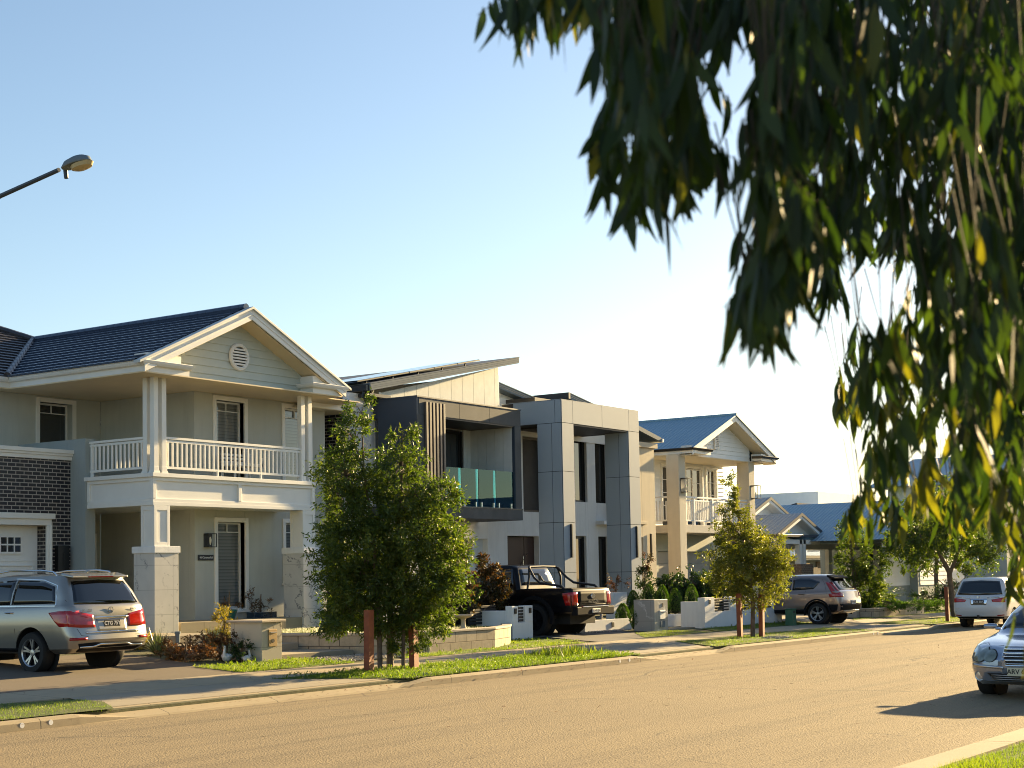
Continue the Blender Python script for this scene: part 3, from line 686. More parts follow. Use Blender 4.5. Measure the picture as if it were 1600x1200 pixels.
# charcoal balcony box
B0, B1, BY = 36.83, 42.37, 28.6
m = MB(); m.box(B0, BY, 3.83, B0+.12, 30.1, 7.44); m.box(B0+.12, BY, 6.9, B1, 30.38, 7.44); m.box(B1-.36, BY, 4.2, B1, 30.38, 6.9); m.box(B0+.12, BY+.05, 4.2, B0+.36, 30.1, 6.9)
m.box(B0-.01, BY-.03, 7.42, B1+.02, 30.38, 7.47)
m.build('balcony_box', M['charcoal'], H2, bevel=.006)
m = MB(); m.box(B0+.12, BY-.012, 6.92, 38.98, BY-.001, 7.4); m.box(38.995, BY-.012, 6.92, 40.6, BY-.001, 7.4); m.box(40.615, BY-.012, 6.92, B1-.01, BY-.001, 7.4); m.box(B0+.01, BY-.012, 4.2, B0+.36, BY-.001, 6.9); m.box(B1-.35, BY-.012, 4.25, B1-.01, BY-.001, 6.9)
m.build('fascia_panel', M['tanpanel'], H2)
m = MB(); m.box(B0, BY-.02, 3.83, 39.6, 30.4, 4.16); m.box(39.61, BY-.02, 3.83, B1+.02, 30.4, 4.16); m.build('balcony_slab', M['tanpanel'], H2, bevel=.005)
bx('slab_edge', M['gutterblk'], H2, (B0, BY-.03, 4.16, B1+.03, 30.4, 4.2), bevel=.003)
for i in range(6): bx('slat', plain('timber_look_slat', (.12, .10, .088), .5) if i == 0 else bpy.data.materials['timber_look_slat'], H2, (37.2+i*.172, BY-.09, 4.2, 37.29+i*.172, BY-.015, 7.3), bevel=.004)
m = MB(); m.box(37.2, BY, 4.2, 38.15, BY+.02, 6.9); m.build('slat_backing', M['joint'], H2)
m = MB()
for k in range(5):
    y = BY+.1+k*.34; m.box(B1-.385, y, 4.2, B1-.365, y+.33, 6.88)
for k in range(2): m.box(41.58+k*.2, 30.34, 4.2, 41.77+k*.2, 30.38, 6.88)
m.build('side_cladding', plain('pale_vj_cladding', (.66, .66, .63), .6, var=.12), H2)
bx('balcony_ceiling', plain('dark_timber_ceiling', (.04, .032, .026), .5), H2, (B0+.12, BY+.02, 6.86, B1-.37, 30.36, 6.9), bevel=0)
window(H2, 39.2, 41.5, 4.25, 6.8, 30.36, fw_=.05, depth=.08, pane=M['glass'], trim=M['black'], mull=False, sill=False, name='sliding_door')
m = MB(); gl = None
for a, b in ((38.2, 39.1), (39.12, 40.02), (40.04, 40.98), (41.0, 41.98)):
    p_ = MB().box(a, BY+.06, 4.23, b, BY+.075, 5.4).build('glass_panel', None or M.setdefault('balglass', glassmat('teal_balcony_glass', (.03, .12, .13), .01)), H2)
    for q in (a+.12, b-.16): bx('spigot', M['chrome'], p_, (q, BY+.03, 4.2, q+.04, BY+.11, 4.36), bevel=.004)
def clear_teal(m):
    n = m.node_tree.nodes; l = m.node_tree.links; b = n['Principled BSDF']; o = [x for x in n if x.type == 'OUTPUT_MATERIAL'][0]
    t = N(n, 'ShaderNodeBsdfTransparent'); t.inputs[0].default_value = (.42, .74, .77, 1); x = N(n, 'ShaderNodeMixShader'); x.inputs[0].default_value = .5
    g = N(n, 'ShaderNodeBsdfGlossy'); g.inputs['Roughness'].default_value = .01; g.inputs[0].default_value = (.6, .88, .92, 1)
    fr = N(n, 'ShaderNodeFresnel'); fr.inputs[0].default_value = 1.55
    l.new(fr.outputs[0], x.inputs[0]); l.new(t.outputs[0], x.inputs[1]); l.new(g.outputs[0], x.inputs[2]); l.new(x.outputs[0], o.inputs[0])
clear_teal(M['balglass'])
# grey portal (stands 1 m proud of the balcony box)
K_ = .965
def kk(p): return (p[0]*K_, p[1]*K_, (p[2]-2)*K_+2)
def kbuild(m, name, mat, bevel=.0):
    m.v = [kk(p) for p in m.v]; return m.build(name, mat, H2, bevel=bevel)
PX0, PX1, PY = 45.5, 50.86, 29.0
m = MB(); g_ = .008
def panels(m, x0, x1, z0, z1, y, seams_x, seams_z):
    xs = [x0]+[s for s in seams_x if x0 < s < x1]+[x1]; zs = [z0]+[s for s in seams_z if z0 < s < z1]+[z1]
    for a, b in zip(xs, xs[1:]):
        for c, d in zip(zs, zs[1:]): m.box(a+g_, y-.02, c+g_, b-g_, y, d-g_)
def panels_x(m, y0, y1, z0, z1, x, sy, sz):
    ys = [y0]+[s for s in sy if y0 < s < y1]+[y1]; zs = [z0]+[s for s in sz if z0 < s < z1]+[z1]
    for a, b in zip(ys, ys[1:]):
        for c, d in zip(zs, zs[1:]): m.box(x-.02, a+g_, c+g_, x, b-g_, d-g_)
c = MB(); c.box(PX0, PY, .3, 46.26, 30.0, 7.3); kbuild(c, 'portal_column', M['joint']); c = MB(); c.box(50.07, PY, .3, PX1, 30.0, 7.3); kbuild(c, 'portal_column', M['joint']); c = MB(); c.box(PX0, PY, 7.3, PX1, 31.5, 8.1); kbuild(c, 'portal_beam', M['joint'])
SZ = [2.1, 3.84, 5.61]
panels(m, PX0, PX1, 7.3, 8.1, PY, [46.22, 48.2, 50.12], []); panels(m, PX0, 46.26, .3, 7.3, PY, [], SZ); panels(m, 50.07, PX1, .3, 7.3, PY, [], SZ)
panels_x(m, PY, 31.0, 7.3, 8.1, PX0, [29.25], []); panels_x(m, PY, 30.0, .3, 7.3, PX0, [29.4], SZ); panels_x(m, PY, 30.0, .3, 7.3, 50.07, [29.4], SZ)
m.box(PX0, PY, 8.1, PX1, 31.5, 8.12); kbuild(m, 'portal_panels', M['greypanel'], .003)
m = MB(); m.box(46.27, 29.02, 7.25, 50.06, 31.5, 7.3); kbuild(m, 'portal_soffit', bpy.data.materials['dark_timber_ceiling'])
bx('lintel', M['cream'], H2, (43.0, 30.36, 6.92, 51.0, 30.4, 7.3), (42.4, 30.2, 7.0, 43.72, 30.4, 7.5), bevel=0)
for x in (45.88, 50.42):
    m = MB(); m.box(x, 28.9, 2.62, x+.07, 28.98, 3.78); kbuild(m, 'wall_sconce', M['gutterblk'], .004)
# openings
for i, (a, b, c, d) in enumerate(((48.5, 49.25, .6, 3.44), (50.11, 50.8, .6, 3.44), (48.55, 49.4, 4.7, 7.1), (50.0, 50.85, 4.7, 7.1), (45.15, 46.6, 4.25, 6.9))):
    window(H2, a, b, c, d, 30.5, fw_=.04, depth=.08, pane=M['glass'] if i < 4 else M['shade_pane'], trim=M['black'], mull=False, sill=False, proud=.005)
bx('ledge', M['softwhite'], H2, (49.95, 30.05, 3.88, 51.1, 30.4, 4.02))
gd = bx('garage_door', plain('pale_grey_garage_door', (.62, .67, .70), .45), H2, (38, 30.6, .5, 42.94, 30.64, 1.18), (38, 30.6, 1.19, 42.94, 30.64, 1.88), (38, 30.6, 1.89, 42.94, 30.64, 2.58), (38, 30.6, 2.59, 42.94, 30.64, 3.28), bevel=.004)
dr = bx('front_door', plain('dark_red_brown_door', (.05, .018, .012), .4), H2, (44.15, 30.6, .6, 45.4, 30.65, 3.38), (45.43, 30.6, .6, 46.05, 30.65, 3.38))
bx('door_handle', M['chrome'], dr, (45.28, 30.54, 1.2, 45.31, 30.57, 2.7), (44.15, 30.585, 2.32, 45.38, 30.598, 2.34))
# cream right wing
m = MB(); wall_holes(m, 50.95, 53.08, .5, 6.85, 29.6, .25, [(51.6, 52.05, .9, 3.4)]); m.box(52.83, 29.85, .5, 53.08, 38, 6.85); m.box(51.6, 29.85, 4.0, 52.8, 29.9, 4.02); m.box(50.95, 29.5, 6.85, 53.2, 29.85, 7.05)
m.box(51.6, 29.8, .9, 52.05, 29.85, 3.4); m.box(50.95, 29.52, 3.9, 52.3, 29.6, 4.02)
m.build('wing_wall', render_stucco('cream_render', (.66, .56, .40)), H2, bevel=.008)
m = MB(); m.prism([(50.9, 7.6), (53.35, 7.12), (53.35, 7.28), (50.9, 7.78)], 'y', 29.4, 38); m.build('wing_roof', M['fasciagrey'], H2); 
m = MB(); sweep(m, [(53.35, 29.35, 7.1), (53.35, 38, 7.1)], gutter_prof(.1, .14)); m.build('gutter', M['white'], H2)
bx('wall_sconce', M['black'], H2, (52.55, 29.5, 2.65, 52.62, 29.58, 3.55))

# =============== HOUSE 3 (white weatherboard, blue steel roof) ===============
H3 = thing('two_storey_house', 'white weatherboard house with square render columns, balcony and blue corrugated gable roof', 'house', (56.3, 30, .6))
XA3, ZA3, S3, HW3, Y3 = 56.33, 8.28, .41, 3.72, 28.1
cm_ = render_stucco('beige_column_render', (.66, .60, .48))
for a in (52.45, 58.5): bx('column', cm_, H3, (a, 28.2, .3, a+.52, 28.74, 6.52), bevel=.008)
m = MB(); wall_holes(m, 53.1, 60.2, 3.6, 6.6, 30.2, .2, [(54.7, 55.5, 4.2, 6.3), (56.7, 58.15, 4.0, 6.3), (58.5, 59.45, 4.2, 6.35)]); m.build('wall', M['joint'], H3)
m = MB(); 
for a, b, c, d in ((53.1, 54.7, 3.9, 6.6), (55.5, 56.7, 3.9, 6.6), (58.15, 58.5, 3.9, 6.6), (59.45, 60.2, 3.9, 6.6), (54.7, 59.45, 6.36, 6.6)): board_wall(m, a, b, c, d, 30.2, .17)
m.build('weatherboard_wall', M['sidwhite'], H3)
m = MB(); m.box(60.0, 30.4, .6, 60.2, 40, 6.6); wall_holes(m, 53.1, 60.2, .5, 3.55, 30.2, .25, [(54.3, 59.1, .5, 2.9)]); m.box(53.1, 30.4, .5, 53.3, 40, 6.6)
m.build('lower_wall', M['sidgrey'], H3)
bx('garage_door', plain('cream_panel_door', (.50, .48, .43), .5), H3, *[(54.3, 30.4, .5+k*.48, 59.1, 30.44, .97+k*.48) for k in range(5)], bevel=.006)
bx('balcony', render_stucco('pale_balcony_render', (.62, .57, .48)), H3, (52.6, 28.25, 3.56, 58.9, 30.2, 3.86))
m = MB(); m.box(52.97, 28.3, 4.9, 58.5, 28.38, 4.96); m.box(52.97, 28.32, 4.78, 58.5, 28.36, 4.83); m.box(52.97, 28.32, 4.0, 58.5, 28.36, 4.05)
for x in (53.8, 55.35, 56.9): m.box(x, 28.3, 3.86, x+.12, 28.4, 4.9)
m.box(52.5, 28.74, 4.9, 52.58, 30.2, 4.96); m.box(52.52, 28.74, 4.0, 52.56, 30.2, 4.05)
rl = m.build('railing', M['white'], H3, bevel=.004)
for i in range(38):
    x = 53.05+i*.143; bx('baluster', M['white'], rl, (x, 28.32, 4.05, x+.045, 28.36, 4.78), bevel=0)
for i in range(10):
    y = 28.8+i*.14; bx('baluster', M['white'], rl, (52.52, y, 4.05, 52.56, y+.045, 4.78), bevel=0)
def framed(parent, x0, x1, z0, z1, y, nx, nz, leafs=1):
    w_ = window(parent, x0, x1, z0, z1, y, fw_=.09, depth=.1, pane=M['glass'], trim=M['white'], mull=False, sill=False)
    m = MB(); a, b = x0+.14, x1-.14
    for k in range(1, nz): z = z0+.1+(z1-z0-.2)*k/nz; m.box(a, y+.07, z-.012, b, y+.098, z+.012)
    for k in range(1, nx): x = a+(b-a)*k/nx; m.box(x-.012, y+.06, z0+.1, x+.012, y+.097, z1-.1)
    m.build('glazing_bar', M['white'], w_); return w_
framed(H3, 54.62, 55.58, 4.1, 6.4, 30.17, 1, 4); framed(H3, 56.62, 58.2, 3.9, 6.4, 30.17, 2, 4); framed(H3, 58.45, 59.5, 4.1, 6.42, 30.17, 2, 4)
bx('ceiling', M['soffit'], H3, (52.6, 28.2, 6.52, 60.2, 30.2, 6.55), bevel=0)
m = MB(); gable_boards(m, XA3, 6.55, 2.35, S3, ZA3-.26, 28.25, .17); m.build('weatherboard_gable', M['sidwhite'], H3)
v = bx('gable_vent', M['white'], H3, (55.47, 28.17, 6.88, 55.53, 28.22, 7.56), (55.79, 28.17, 6.88, 55.85, 28.22, 7.56), (55.53, 28.17, 6.88, 55.79, 28.22, 6.93), (55.53, 28.17, 7.51, 55.79, 28.22, 7.56)); bx('louvre', M['white'], v, *[(55.53, 28.18, 6.95+k*.07, 55.79, 28.21, 6.985+k*.07) for k in range(8)], bevel=0)
def rake3(m, dz0, dz1, y0, y1, half, xa=XA3, za=ZA3, sl=S3): rake(m, dz0, dz1, y0, y1, half, xa, za, sl)
m = MB(); rake3(m, -.26, -.04, 27.66, 27.70, HW3); m.build('barge_board', M['cream'], H3, bevel=.004)
m = MB(); rake3(m, -.28, -.26, 27.70, 28.25, HW3); m.build('gable_soffit', M['soffit'], H3)
zf = ZA3-S3*HW3-.2
eave(H3, [(52.62+8*0, 40, zf), (52.62, 27.7, zf), (54.1, 27.7, zf)], fascia=M['soffit'], gut=M['gutterblk']) if False else None
m = MB(); sweep(m, [(54.15, 27.7, zf), (52.62, 27.7, zf), (52.62, 40, zf)][::-1], [(0, 0), (0, .12), (-.03, .12), (-.03, 0)]); sweep(m, [(58.7, 28.1, zf), (58.7, 27.7, zf), (60.05, 27.7, zf), (60.05, 40, zf)], [(0, 0), (0, .12), (-.03, .12), (-.03, 0)]); m.box(52.6, 27.72, zf, 54.1, 28.25, zf+.02); m.box(58.7, 27.72, zf, 60.05, 28.25, zf+.02); m.box(52.65, 28.25, zf+.0, 53.1, 40, zf+.02); m.box(52.66, 27.74, zf+.02, 53.9, 28.2, zf+.3); m.box(58.76, 27.74, zf+.02, 59.95, 28.2, zf+.3); m.build('fascia', M['cream'], H3)
m = MB(); sweep(m, [(54.15, 27.7, zf+.11), (52.62, 27.7, zf+.11), (52.62, 40, zf+.11)][::-1], gutter_prof(.12, .1)); sweep(m, [(58.7, 28.1, zf+.11), (58.7, 27.7, zf+.11), (60.05, 27.7, zf+.11), (60.05, 40, zf+.11)], gutter_prof(.12, .1)); m.build('gutter', M['gutterblk'], H3)
m = MB(); m.prism([(XA3, ZA3-.04), (XA3, ZA3), (52.55, ZA3-S3*(XA3-52.55)), (52.55, ZA3-S3*(XA3-52.55)-.04)], 'y', 27.64, 42); m.prism([(XA3, ZA3-.04), (60.11, ZA3-S3*(60.11-XA3)-.04), (60.11, ZA3-S3*(60.11-XA3)), (XA3, ZA3)], 'y', 27.64, 42); m.build('roof', M['corr_y'], H3)
m = MB(); m.tube([(XA3, 27.6, ZA3+.01), (XA3, 42, ZA3+.01)], .06, 6); rake3(m, -.04, .02, 27.61, 27.66, 3.8); m.build('ridge_capping', M['corr_y'], H3)
for x in (52.72, 58.78): lantern(H3, x, 28.2, 5.1 if x < 55 else 5.05, .32, .5, .32)

def push(root, s):
    root.location = Vector((0, 0, CAMZ))+(Vector(root.location)-Vector((0, 0, CAMZ)))*s; root.scale = (s, s, s)
push(H3, 1.06)
# =============== HOUSE 4 (small gables) ===============
H4 = thing('single_storey_house', 'low cream house with two small gables and brown brick porch pier', 'house', (64.5, 30, .4))
M['corrgrey'] = corrugated('grey_corrugated_steel', (.34, .36, .38), 1, .55, .1)
def small_gable(xa, za, half, sl, y, y1, zb, cap=M['gutterblk']):
    m = MB(); m.prism([(xa, za-.04), (xa, za), (xa-half, za-sl*half), (xa-half, za-sl*half-.04)], 'y', y-.5, y1); m.prism([(xa, za-.04), (xa+half, za-sl*half-.04), (xa+half, za-sl*half), (xa, za)], 'y', y-.5, y1); m.build('roof', M['corrgrey'], H4)
    m = MB(); rake(m, -.12, .02, y-.53, y-.5, half, xa, za, sl); m.build('ridge_capping', M['gutterblk'], H4)
    m = MB(); rake(m, -.26, -.05, y-.5, y-.46, half-.05, xa, za, sl); rake(m, -.28, -.26, y-.46, y, half-.1, xa, za, sl); m.build('barge_board', M['cream'], H4)
    m = MB(); gable_boards(m, xa, zb, half-.6, sl, za-.27, y, .16); m.build('weatherboard_gable', M['sidwhite'], H4)
XA4, Z4 = 64.35, 4.57
small_gable(XA4, Z4, 2.6, .36, 29.0, 34, 3.6); small_gable(65.9, 5.42, 3.4, .37, 31.2, 38, 4.1)
bx('wall', M['cream'], H4, (63.4, 29.6, .4, 65.4, 29.8, 3.5), (61.0, 31.2, .4, 66.8, 31.4, 4.3), (66.6, 31.4, .4, 66.8, 38, 4.3), (65.2, 29.8, .4, 65.4, 31.2, 3.5))
bx('porch_post', M['cream'], H4, (64.15, 28.55, 2.3, 64.4, 28.8, 3.4), (64.55, 28.55, 2.3, 64.8, 28.8, 3.4), (62.2, 28.55, 3.2, 66.4, 28.9, 3.4))
bx('porch_pier', M['brickbrown'], H4, (63.9, 28.4, .4, 65.2, 29.2, 2.32))
bx('window', M['glass'], H4, (62.4, 31.16, 1.6, 63.6, 31.2, 3.3)); bx('fascia', M['gutterblk'], H4, (61.7, 28.42, 3.5, 67.0, 28.55, 3.62), (66.9, 28.55, 3.5, 67.0, 34, 3.62))
m = MB(); m.tube([(66.7, 28.6, 3.45), (66.0, 28.75, 3.35), (65.3, 28.9, 3.3), (65.3, 28.9, 1)], .04, 6); m.build('downpipe', M['cream'], H4)
an = MB(); an.tube([(64.6, 31.5, 5.0), (64.6, 31.5, 6.4)], .015, 5); an.tube([(64.1, 31.5, 5.0), (64.1, 31.5, 6.3)], .012, 5)
for k in range(8): an.tube([(63.98, 31.5, 5.35+k*.12), (64.22, 31.5, 5.35+k*.12)], .012, 4)
an.build('antenna', M['black'], H4)
push(H4, 1.05)
# pergola, fence, far houses
pg = thing('pergola', 'cream painted pergola frame standing in front of paling fence', 'pergola', (74, 31, .5))
bx('beam', M['cream'], pg, (66.9, 31.0, 3.06, 80, 31.2, 3.34), (73.3, 31.2, 3.06, 73.5, 35, 3.3), (79.6, 31.2, 3.06, 79.8, 35, 3.3))
for x in (73.1, 76.0, 79.0): bx('post', M['cream'], pg, (x, 31.0, .4, x+.42, 31.2, 3.06))
fn = thing('paling_fence', 'weathered grey timber paling fence behind the pergola', 'fence', (88, 38, .5))
wood = plain('weathered_timber', (.20, .16, .12), .8, var=.5, vscale=3)
for i in range(60): bx('paling', wood, fn, (78+i*.31, 38, .4, 78.28+i*.31, 38.03, 2.2+.04*math.sin(i*1.7)), bevel=0)
bx('rail', wood, fn, (78, 38.03, .8, 97, 38.08, .9), (78, 38.03, 1.8, 97, 38.08, 1.9), bevel=0)
H5 = thing('single_storey_house', 'low house with a big plain blue steel roof behind the pergola', 'house', (98, 45, .5))
bx('wall', M['bluegrey'], H5, (90, 41, .4, 139, 41.2, 3.0), (90, 41.2, .4, 90.2, 52, 3)); 
m = MB(); m.face([(89, 40, 2.95), (140, 40, 2.95), (150, 46.5, 6.0), (104.5, 46.5, 6.0)]); m.face([(89, 40, 2.95), (104.5, 46.5, 6.0), (104.5, 47.5, 6.0), (89, 60, 2.95)]); m.build('roof', M['corr_x'], H5); bx('fascia', M['gutterblk'], H5, (88.9, 39.9, 2.8, 140, 40.0, 2.98), bevel=0); bx('soffit', M['cream'], H5, (89, 40.0, 2.7, 140, 41, 2.78), bevel=0)
bx('window', M['glass'], H5, (92, 40.95, 1.6, 93.5, 41, 2.5), (96.5, 40.95, 1.4, 101, 41, 2.6)); bx('door', wood, H5, (94.5, 40.93, .5, 95.6, 41, 2.6))
H6 = thing('two_storey_house', 'far house with dark panelled roof and a pale flat box storey on top', 'house', (120, 52, .5))
m = MB(); m.face([(113, 50, 6.4), (150, 50, 6.4), (155, 53, 7.6), (118.7, 53, 7.6)]); m.face([(113, 50, 6.4), (118.7, 53, 7.6), (118.7, 58, 6.4)]); m.build('roof', plain('dark_roof_panels', (.02, .02, .024), .9, spec=.1), H6)
bx('wall', M['sidwhite'], H6, (115, 51, .4, 150, 60, 6.3), bevel=0); bx('roof_box', M['sidwhite'], H6, (132.4, 57, 5.0, 160, 66, 9.2), bevel=0)
# weatherboard house at the right and grey house beyond
H7 = thing('single_storey_house', 'white weatherboard house behind the street trees with grey base', 'house', (74, 27, .3))
m = MB(); board_wall(m, 69, 72.3, 1.25, 3.4, 26.6, .22); board_wall(m, 72.6, 79, 1.25, 3.4, 26.2, .22); m.build('weatherboard_wall', M['sidwhite'], H7)
bx('wall', M['bluegrey'], H7, (69, 26.6, .2, 72.3, 26.8, 1.25), (72.6, 26.2, .2, 79, 26.4, 1.25), (72.3, 26.2, .2, 72.6, 26.7, 3.4), (79, 26.2, .2, 79.2, 34, 3.4)); m = MB(); m.prism([(68.5, 3.4), (79.7, 3.4), (74, 5.4)], 'y', 25.8, 34); m.build('roof', M['corr_y'], H7)
H8 = thing('two_storey_house', 'plain grey rendered house beyond the white people mover', 'house', (92, 27, .3))
bx('wall', M['greyrender'], H8, (84, 25.5, .2, 98, 32, 3.6), (84, 26.5, 3.6, 98, 32, 6.6)); bx('window', M['glass'], H8, (85.5, 25.45, 1.2, 86.7, 25.5, 2.8), (90, 26.45, 4.4, 92, 26.5, 5.8), (95, 26.45, 4.4, 97, 26.5, 5.8)); m = MB(); m.prism([(83.4, 6.6), (98.6, 6.6), (91, 8.6)], 'y', 25.9, 33); m.build('roof', M['corr_y'], H8); bx('garage_door', M['bluegrey'], H8, (88, 25.44, .3, 93, 25.5, 2.7))

# houses across the road: outside the frame, they show as reflections and shade the street's sky light
def across(label, x0, x1, z1, wallm, roofm, door):
    t = thing('house', label, 'house', ((x0+x1)/2, -9, .1)); y = -8.0
    m = MB(); m.box(x0, -20, .05, x1, y, z1); m.build('wall', wallm, t)
    m = MB(); m.prism([(x0-.5, z1), (x1+.5, z1), ((x0+x1)/2, z1+2.1)], 'y', -20.5, y+.5); m.build('roof', roofm, t)
    bx('garage_door', door, t, (x0+.8, y, .15, x0+5.4, y+.04, 2.4))
    for a in (x1-3.8, x1-1.9):
        bx('window', M['glass'], t, (a, y, .9, a+1.3, y+.04, 2.5))
        if z1 > 4: bx('window', M['glass'], t, (a, y, 4.0, a+1.3, y+.04, 5.3))
    if z1 > 4: bx('balcony', M['white'], t, (x0+1, y, 3.1, x0+5.2, y+1.2, 3.4), (x0+1, y+1.15, 3.4, x0+5.2, y+1.2, 4.3))
across('brown brick house across the road, seen only in reflections', 16, 27, 3.1, M['brickbrown'], M['tile_x'], M['cream'])
across('two storey white house across the road, seen only in reflections', 30, 41, 6.0, M['softwhite'], M['tile_x'], M['charcoal'])
across('two storey grey house across the road, seen only in reflections', 44, 56, 6.1, M['greyrender'], M['corr_y'], M['white'])
across('low cream house across the road, seen only in reflections', 60, 72, 3.2, M['cream'], M['tile_x'], M['charcoal'])
across('two storey dark brick house across the road, seen only in reflections', 76, 88, 6.0, M['brick'], M['tile_x'], M['white'])
across('far two storey white house across the road, seen only in reflections', 92, 106, 6.0, M['softwhite'], M['corr_y'], M['white'])
# ---------------- vehicles ----------------
def rr_loop(L, nside=18, nend=8, nc=5):
    """L=(z_rear,z_front,x_rear,x_front,halfw,r_rear,r_front[,bulge]) -> closed loop of points"""
    zr, zf, xr, xf, w_, rr, rf = L[:7]; bul = L[7] if len(L) > 7 else .04
    pts = []
    def P(x, y):
        t = (x-xr)/max(1e-6, xf-xr); pts.append((x, y, zr+(zf-zr)*t))
    def bulge(y): return bul*(1-(y/max(w_, .01))**2)
    for k in range(nend): y = -(w_-rr)+2*(w_-rr)*k/nend; P(xr-bulge(y), y)
    for k in range(nc): a = R(180)-R(90)*k/nc; P(xr+rr+rr*math.cos(a)-bulge(w_)*1, (w_-rr)+rr*math.sin(a))
    for k in range(nside): t = k/nside; P(xr+rr+(xf-rf-xr-rr)*t, w_)
    for k in range(nc): a = R(90)-R(90)*k/nc; P(xf-rf+rf*math.cos(a), (w_-rf)+rf*math.sin(a))
    for k in range(nend): y = (w_-rf)-2*(w_-rf)*k/nend; P(xf+bulge(y)*1.6, y)
    for k in range(nc): a = -R(90)*k/nc; P(xf-rf+rf*math.cos(a), -(w_-rf)+rf*math.sin(a))
    for k in range(nside): t = k/nside; P(xf-rf-(xf-rf-xr-rr)*t, -w_)
    for k in range(nc): a = -R(90)-R(90)*k/nc; P(xr+rr+rr*math.cos(a), -(w_-rr)+rr*math.sin(a))
    return pts
class Car:
    def __init__(s, name, label, loc, heading, paint, scale=1., group=None):
        s.root = thing(name, label, 'car', (0, 0, 0)); s.paint = paint; s.loc = loc; s.h = heading; s.sc = scale
    def body(s, levels, arches, name='body', sub=2):
        m = MB(); loops = []
        for a, b in zip(levels, levels[1:]):
            for k in range(sub):
                t = k/sub; A = rr_loop(a); B = rr_loop(b); loops.append([tuple(p+(q-p)*t for p, q in zip(u, v)) for u, v in zip(A, B)])
        loops.append(rr_loop(levels[-1])); n = len(loops[0]); 
        for l_ in loops: m.v += l_
        for k in range(len(loops)-1):
            for i in range(n):
                j = (i+1) % n; m.f.append((k*n+i, k*n+j, (k+1)*n+j, (k+1)*n+i)); m.sm.append(True)
        m.f.append(tuple(reversed(range(n)))); m.sm.append(False); m.f.append(tuple((len(loops)-1)*n+i for i in range(n))); m.sm.append(True)
        m.tone = [0.]*len(m.f)
        o = m.build(name, s.paint, s.root, sharp=32)
        bm = bmesh.new(); bm.from_mesh(o.data); s.bvh = BVHTree.FromBMesh(bm); bm.free()
        # wheel arches
        dg = None
        for ax, az, ar in arches:
            c = MB(); c.lathe([(0, -1.3), (ar, -1.3), (ar, 1.3), (0, 1.3)], (ax, 0, az), 'y', 32); co = c.build('cut', M['black'], None, merge=True)
            bo = o.modifiers.new('b', 'BOOLEAN'); bo.object = co; bo.operation = 'DIFFERENCE'; bo.solver = 'EXACT'
            bpy.context.view_layer.update(); dg = bpy.context.evaluated_depsgraph_get()
            me = bpy.data.meshes.new_from_object(o.evaluated_get(dg)); o.modifiers.clear(); o.data = me; me.name = name
            bpy.data.objects.remove(co)
        me = o.data; me.materials.clear(); me.materials.append(s.paint); me.set_sharp_from_angle(angle=R(32))
        s.bo = o; s.w = max(l_[4] for l_ in levels)
        for ax, az, ar in arches:
            for sd in (-1, 1):
                q = MB(); q.lathe([(ar-.004, sd*(s.w-.30)), (ar-.004, sd*(s.w-.035))], (ax, 0, az), 'y', 28, R(3), R(177)); q.lathe([(0, sd*(s.w-.30)), (ar, sd*(s.w-.30))], (ax, 0, az), 'y', 28)
                q.build('wheel_arch', M['blackrub'], s.root, recalc=False)
        return o
    def hit(s, axis, a, b):
        if axis == 'rear': o, d = Vector((-3, a, b)), Vector((1, 0, 0))
        elif axis == 'front': o, d = Vector((9, a, b)), Vector((-1, 0, 0))
        elif axis == 'left': o, d = Vector((a, 3, b)), Vector((0, -1, 0))
        elif axis == 'right': o, d = Vector((a, -3, b)), Vector((0, 1, 0))
        elif axis == 'top': o, d = Vector((a, b, 4)), Vector((0, 0, -1))
        r_ = s.bvh.ray_cast(o, d)
        return (r_[0], r_[1]) if r_[0] is not None else (None, None)
    def patch(s, name, mat, axis, top, bot, off=.006, n=16, mm=4, solid=.012, parent=None, smooth=True):
        def interp(pl, t):
            L = [0]; 
            for p, q in zip(pl, pl[1:]): L.append(L[-1]+math.hypot(q[0]-p[0], q[1]-p[1]))
            d = t*L[-1]
            for k in range(len(pl)-1):
                if d <= L[k+1]+1e-9:
                    u = (d-L[k])/max(1e-9, L[k+1]-L[k]); return (pl[k][0]+(pl[k+1][0]-pl[k][0])*u, pl[k][1]+(pl[k+1][1]-pl[k][1])*u)
            return pl[-1]
        m = MB(); grid = []; last = None
        for i in range(n+1):
            col = []
            for j in range(mm+1):
                a = interp(top, i/n); b = interp(bot, i/n); t = j/mm; p = (a[0]+(b[0]-a[0])*t, a[1]+(b[1]-a[1])*t)
                h, nr = s.hit(axis, *p)
                if h is None: col.append(None); continue
                d = {'rear': (-1, 0, 0), 'front': (1, 0, 0), 'left': (0, 1, 0), 'right': (0, -1, 0), 'top': (0, 0, 1)}[axis]
                if nr.dot(Vector(d)) < 0: nr = -nr
                last = (h, nr); nn = (nr+Vector(d)*.6).normalized(); col.append(h+nn*off)
            grid.append(col)
        for g_ in grid: m.v += [tuple(p) if p is not None else (0, 0, 0) for p in g_]
        k = mm+1
        for i in range(n):
            for j in range(mm):
                if any(grid[a_][b_] is None for a_, b_ in ((i, j), (i+1, j), (i+1, j+1), (i, j+1))): continue
                m.f.append((i*k+j, (i+1)*k+j, (i+1)*k+j+1, i*k+j+1)); m.sm.append(smooth); m.tone.append(0.)
        # orient outward
        if not m.f: return None
        d = Vector({'rear': (-1, 0, 0), 'front': (1, 0, 0), 'left': (0, 1, 0), 'right': (0, -1, 0), 'top': (0, 0, 1)}[axis])
        a, b, c = (Vector(m.v[q]) for q in m.f[0][:3])
        if (b-a).cross(c-a).dot(d) < 0: m.f = [tuple(reversed(f)) for f in m.f]
        return m.build(name, mat, parent or s.root, recalc=False, solid=solid, sharp=60, shift=Vector((0, 0, 0)) if parent is None else None)
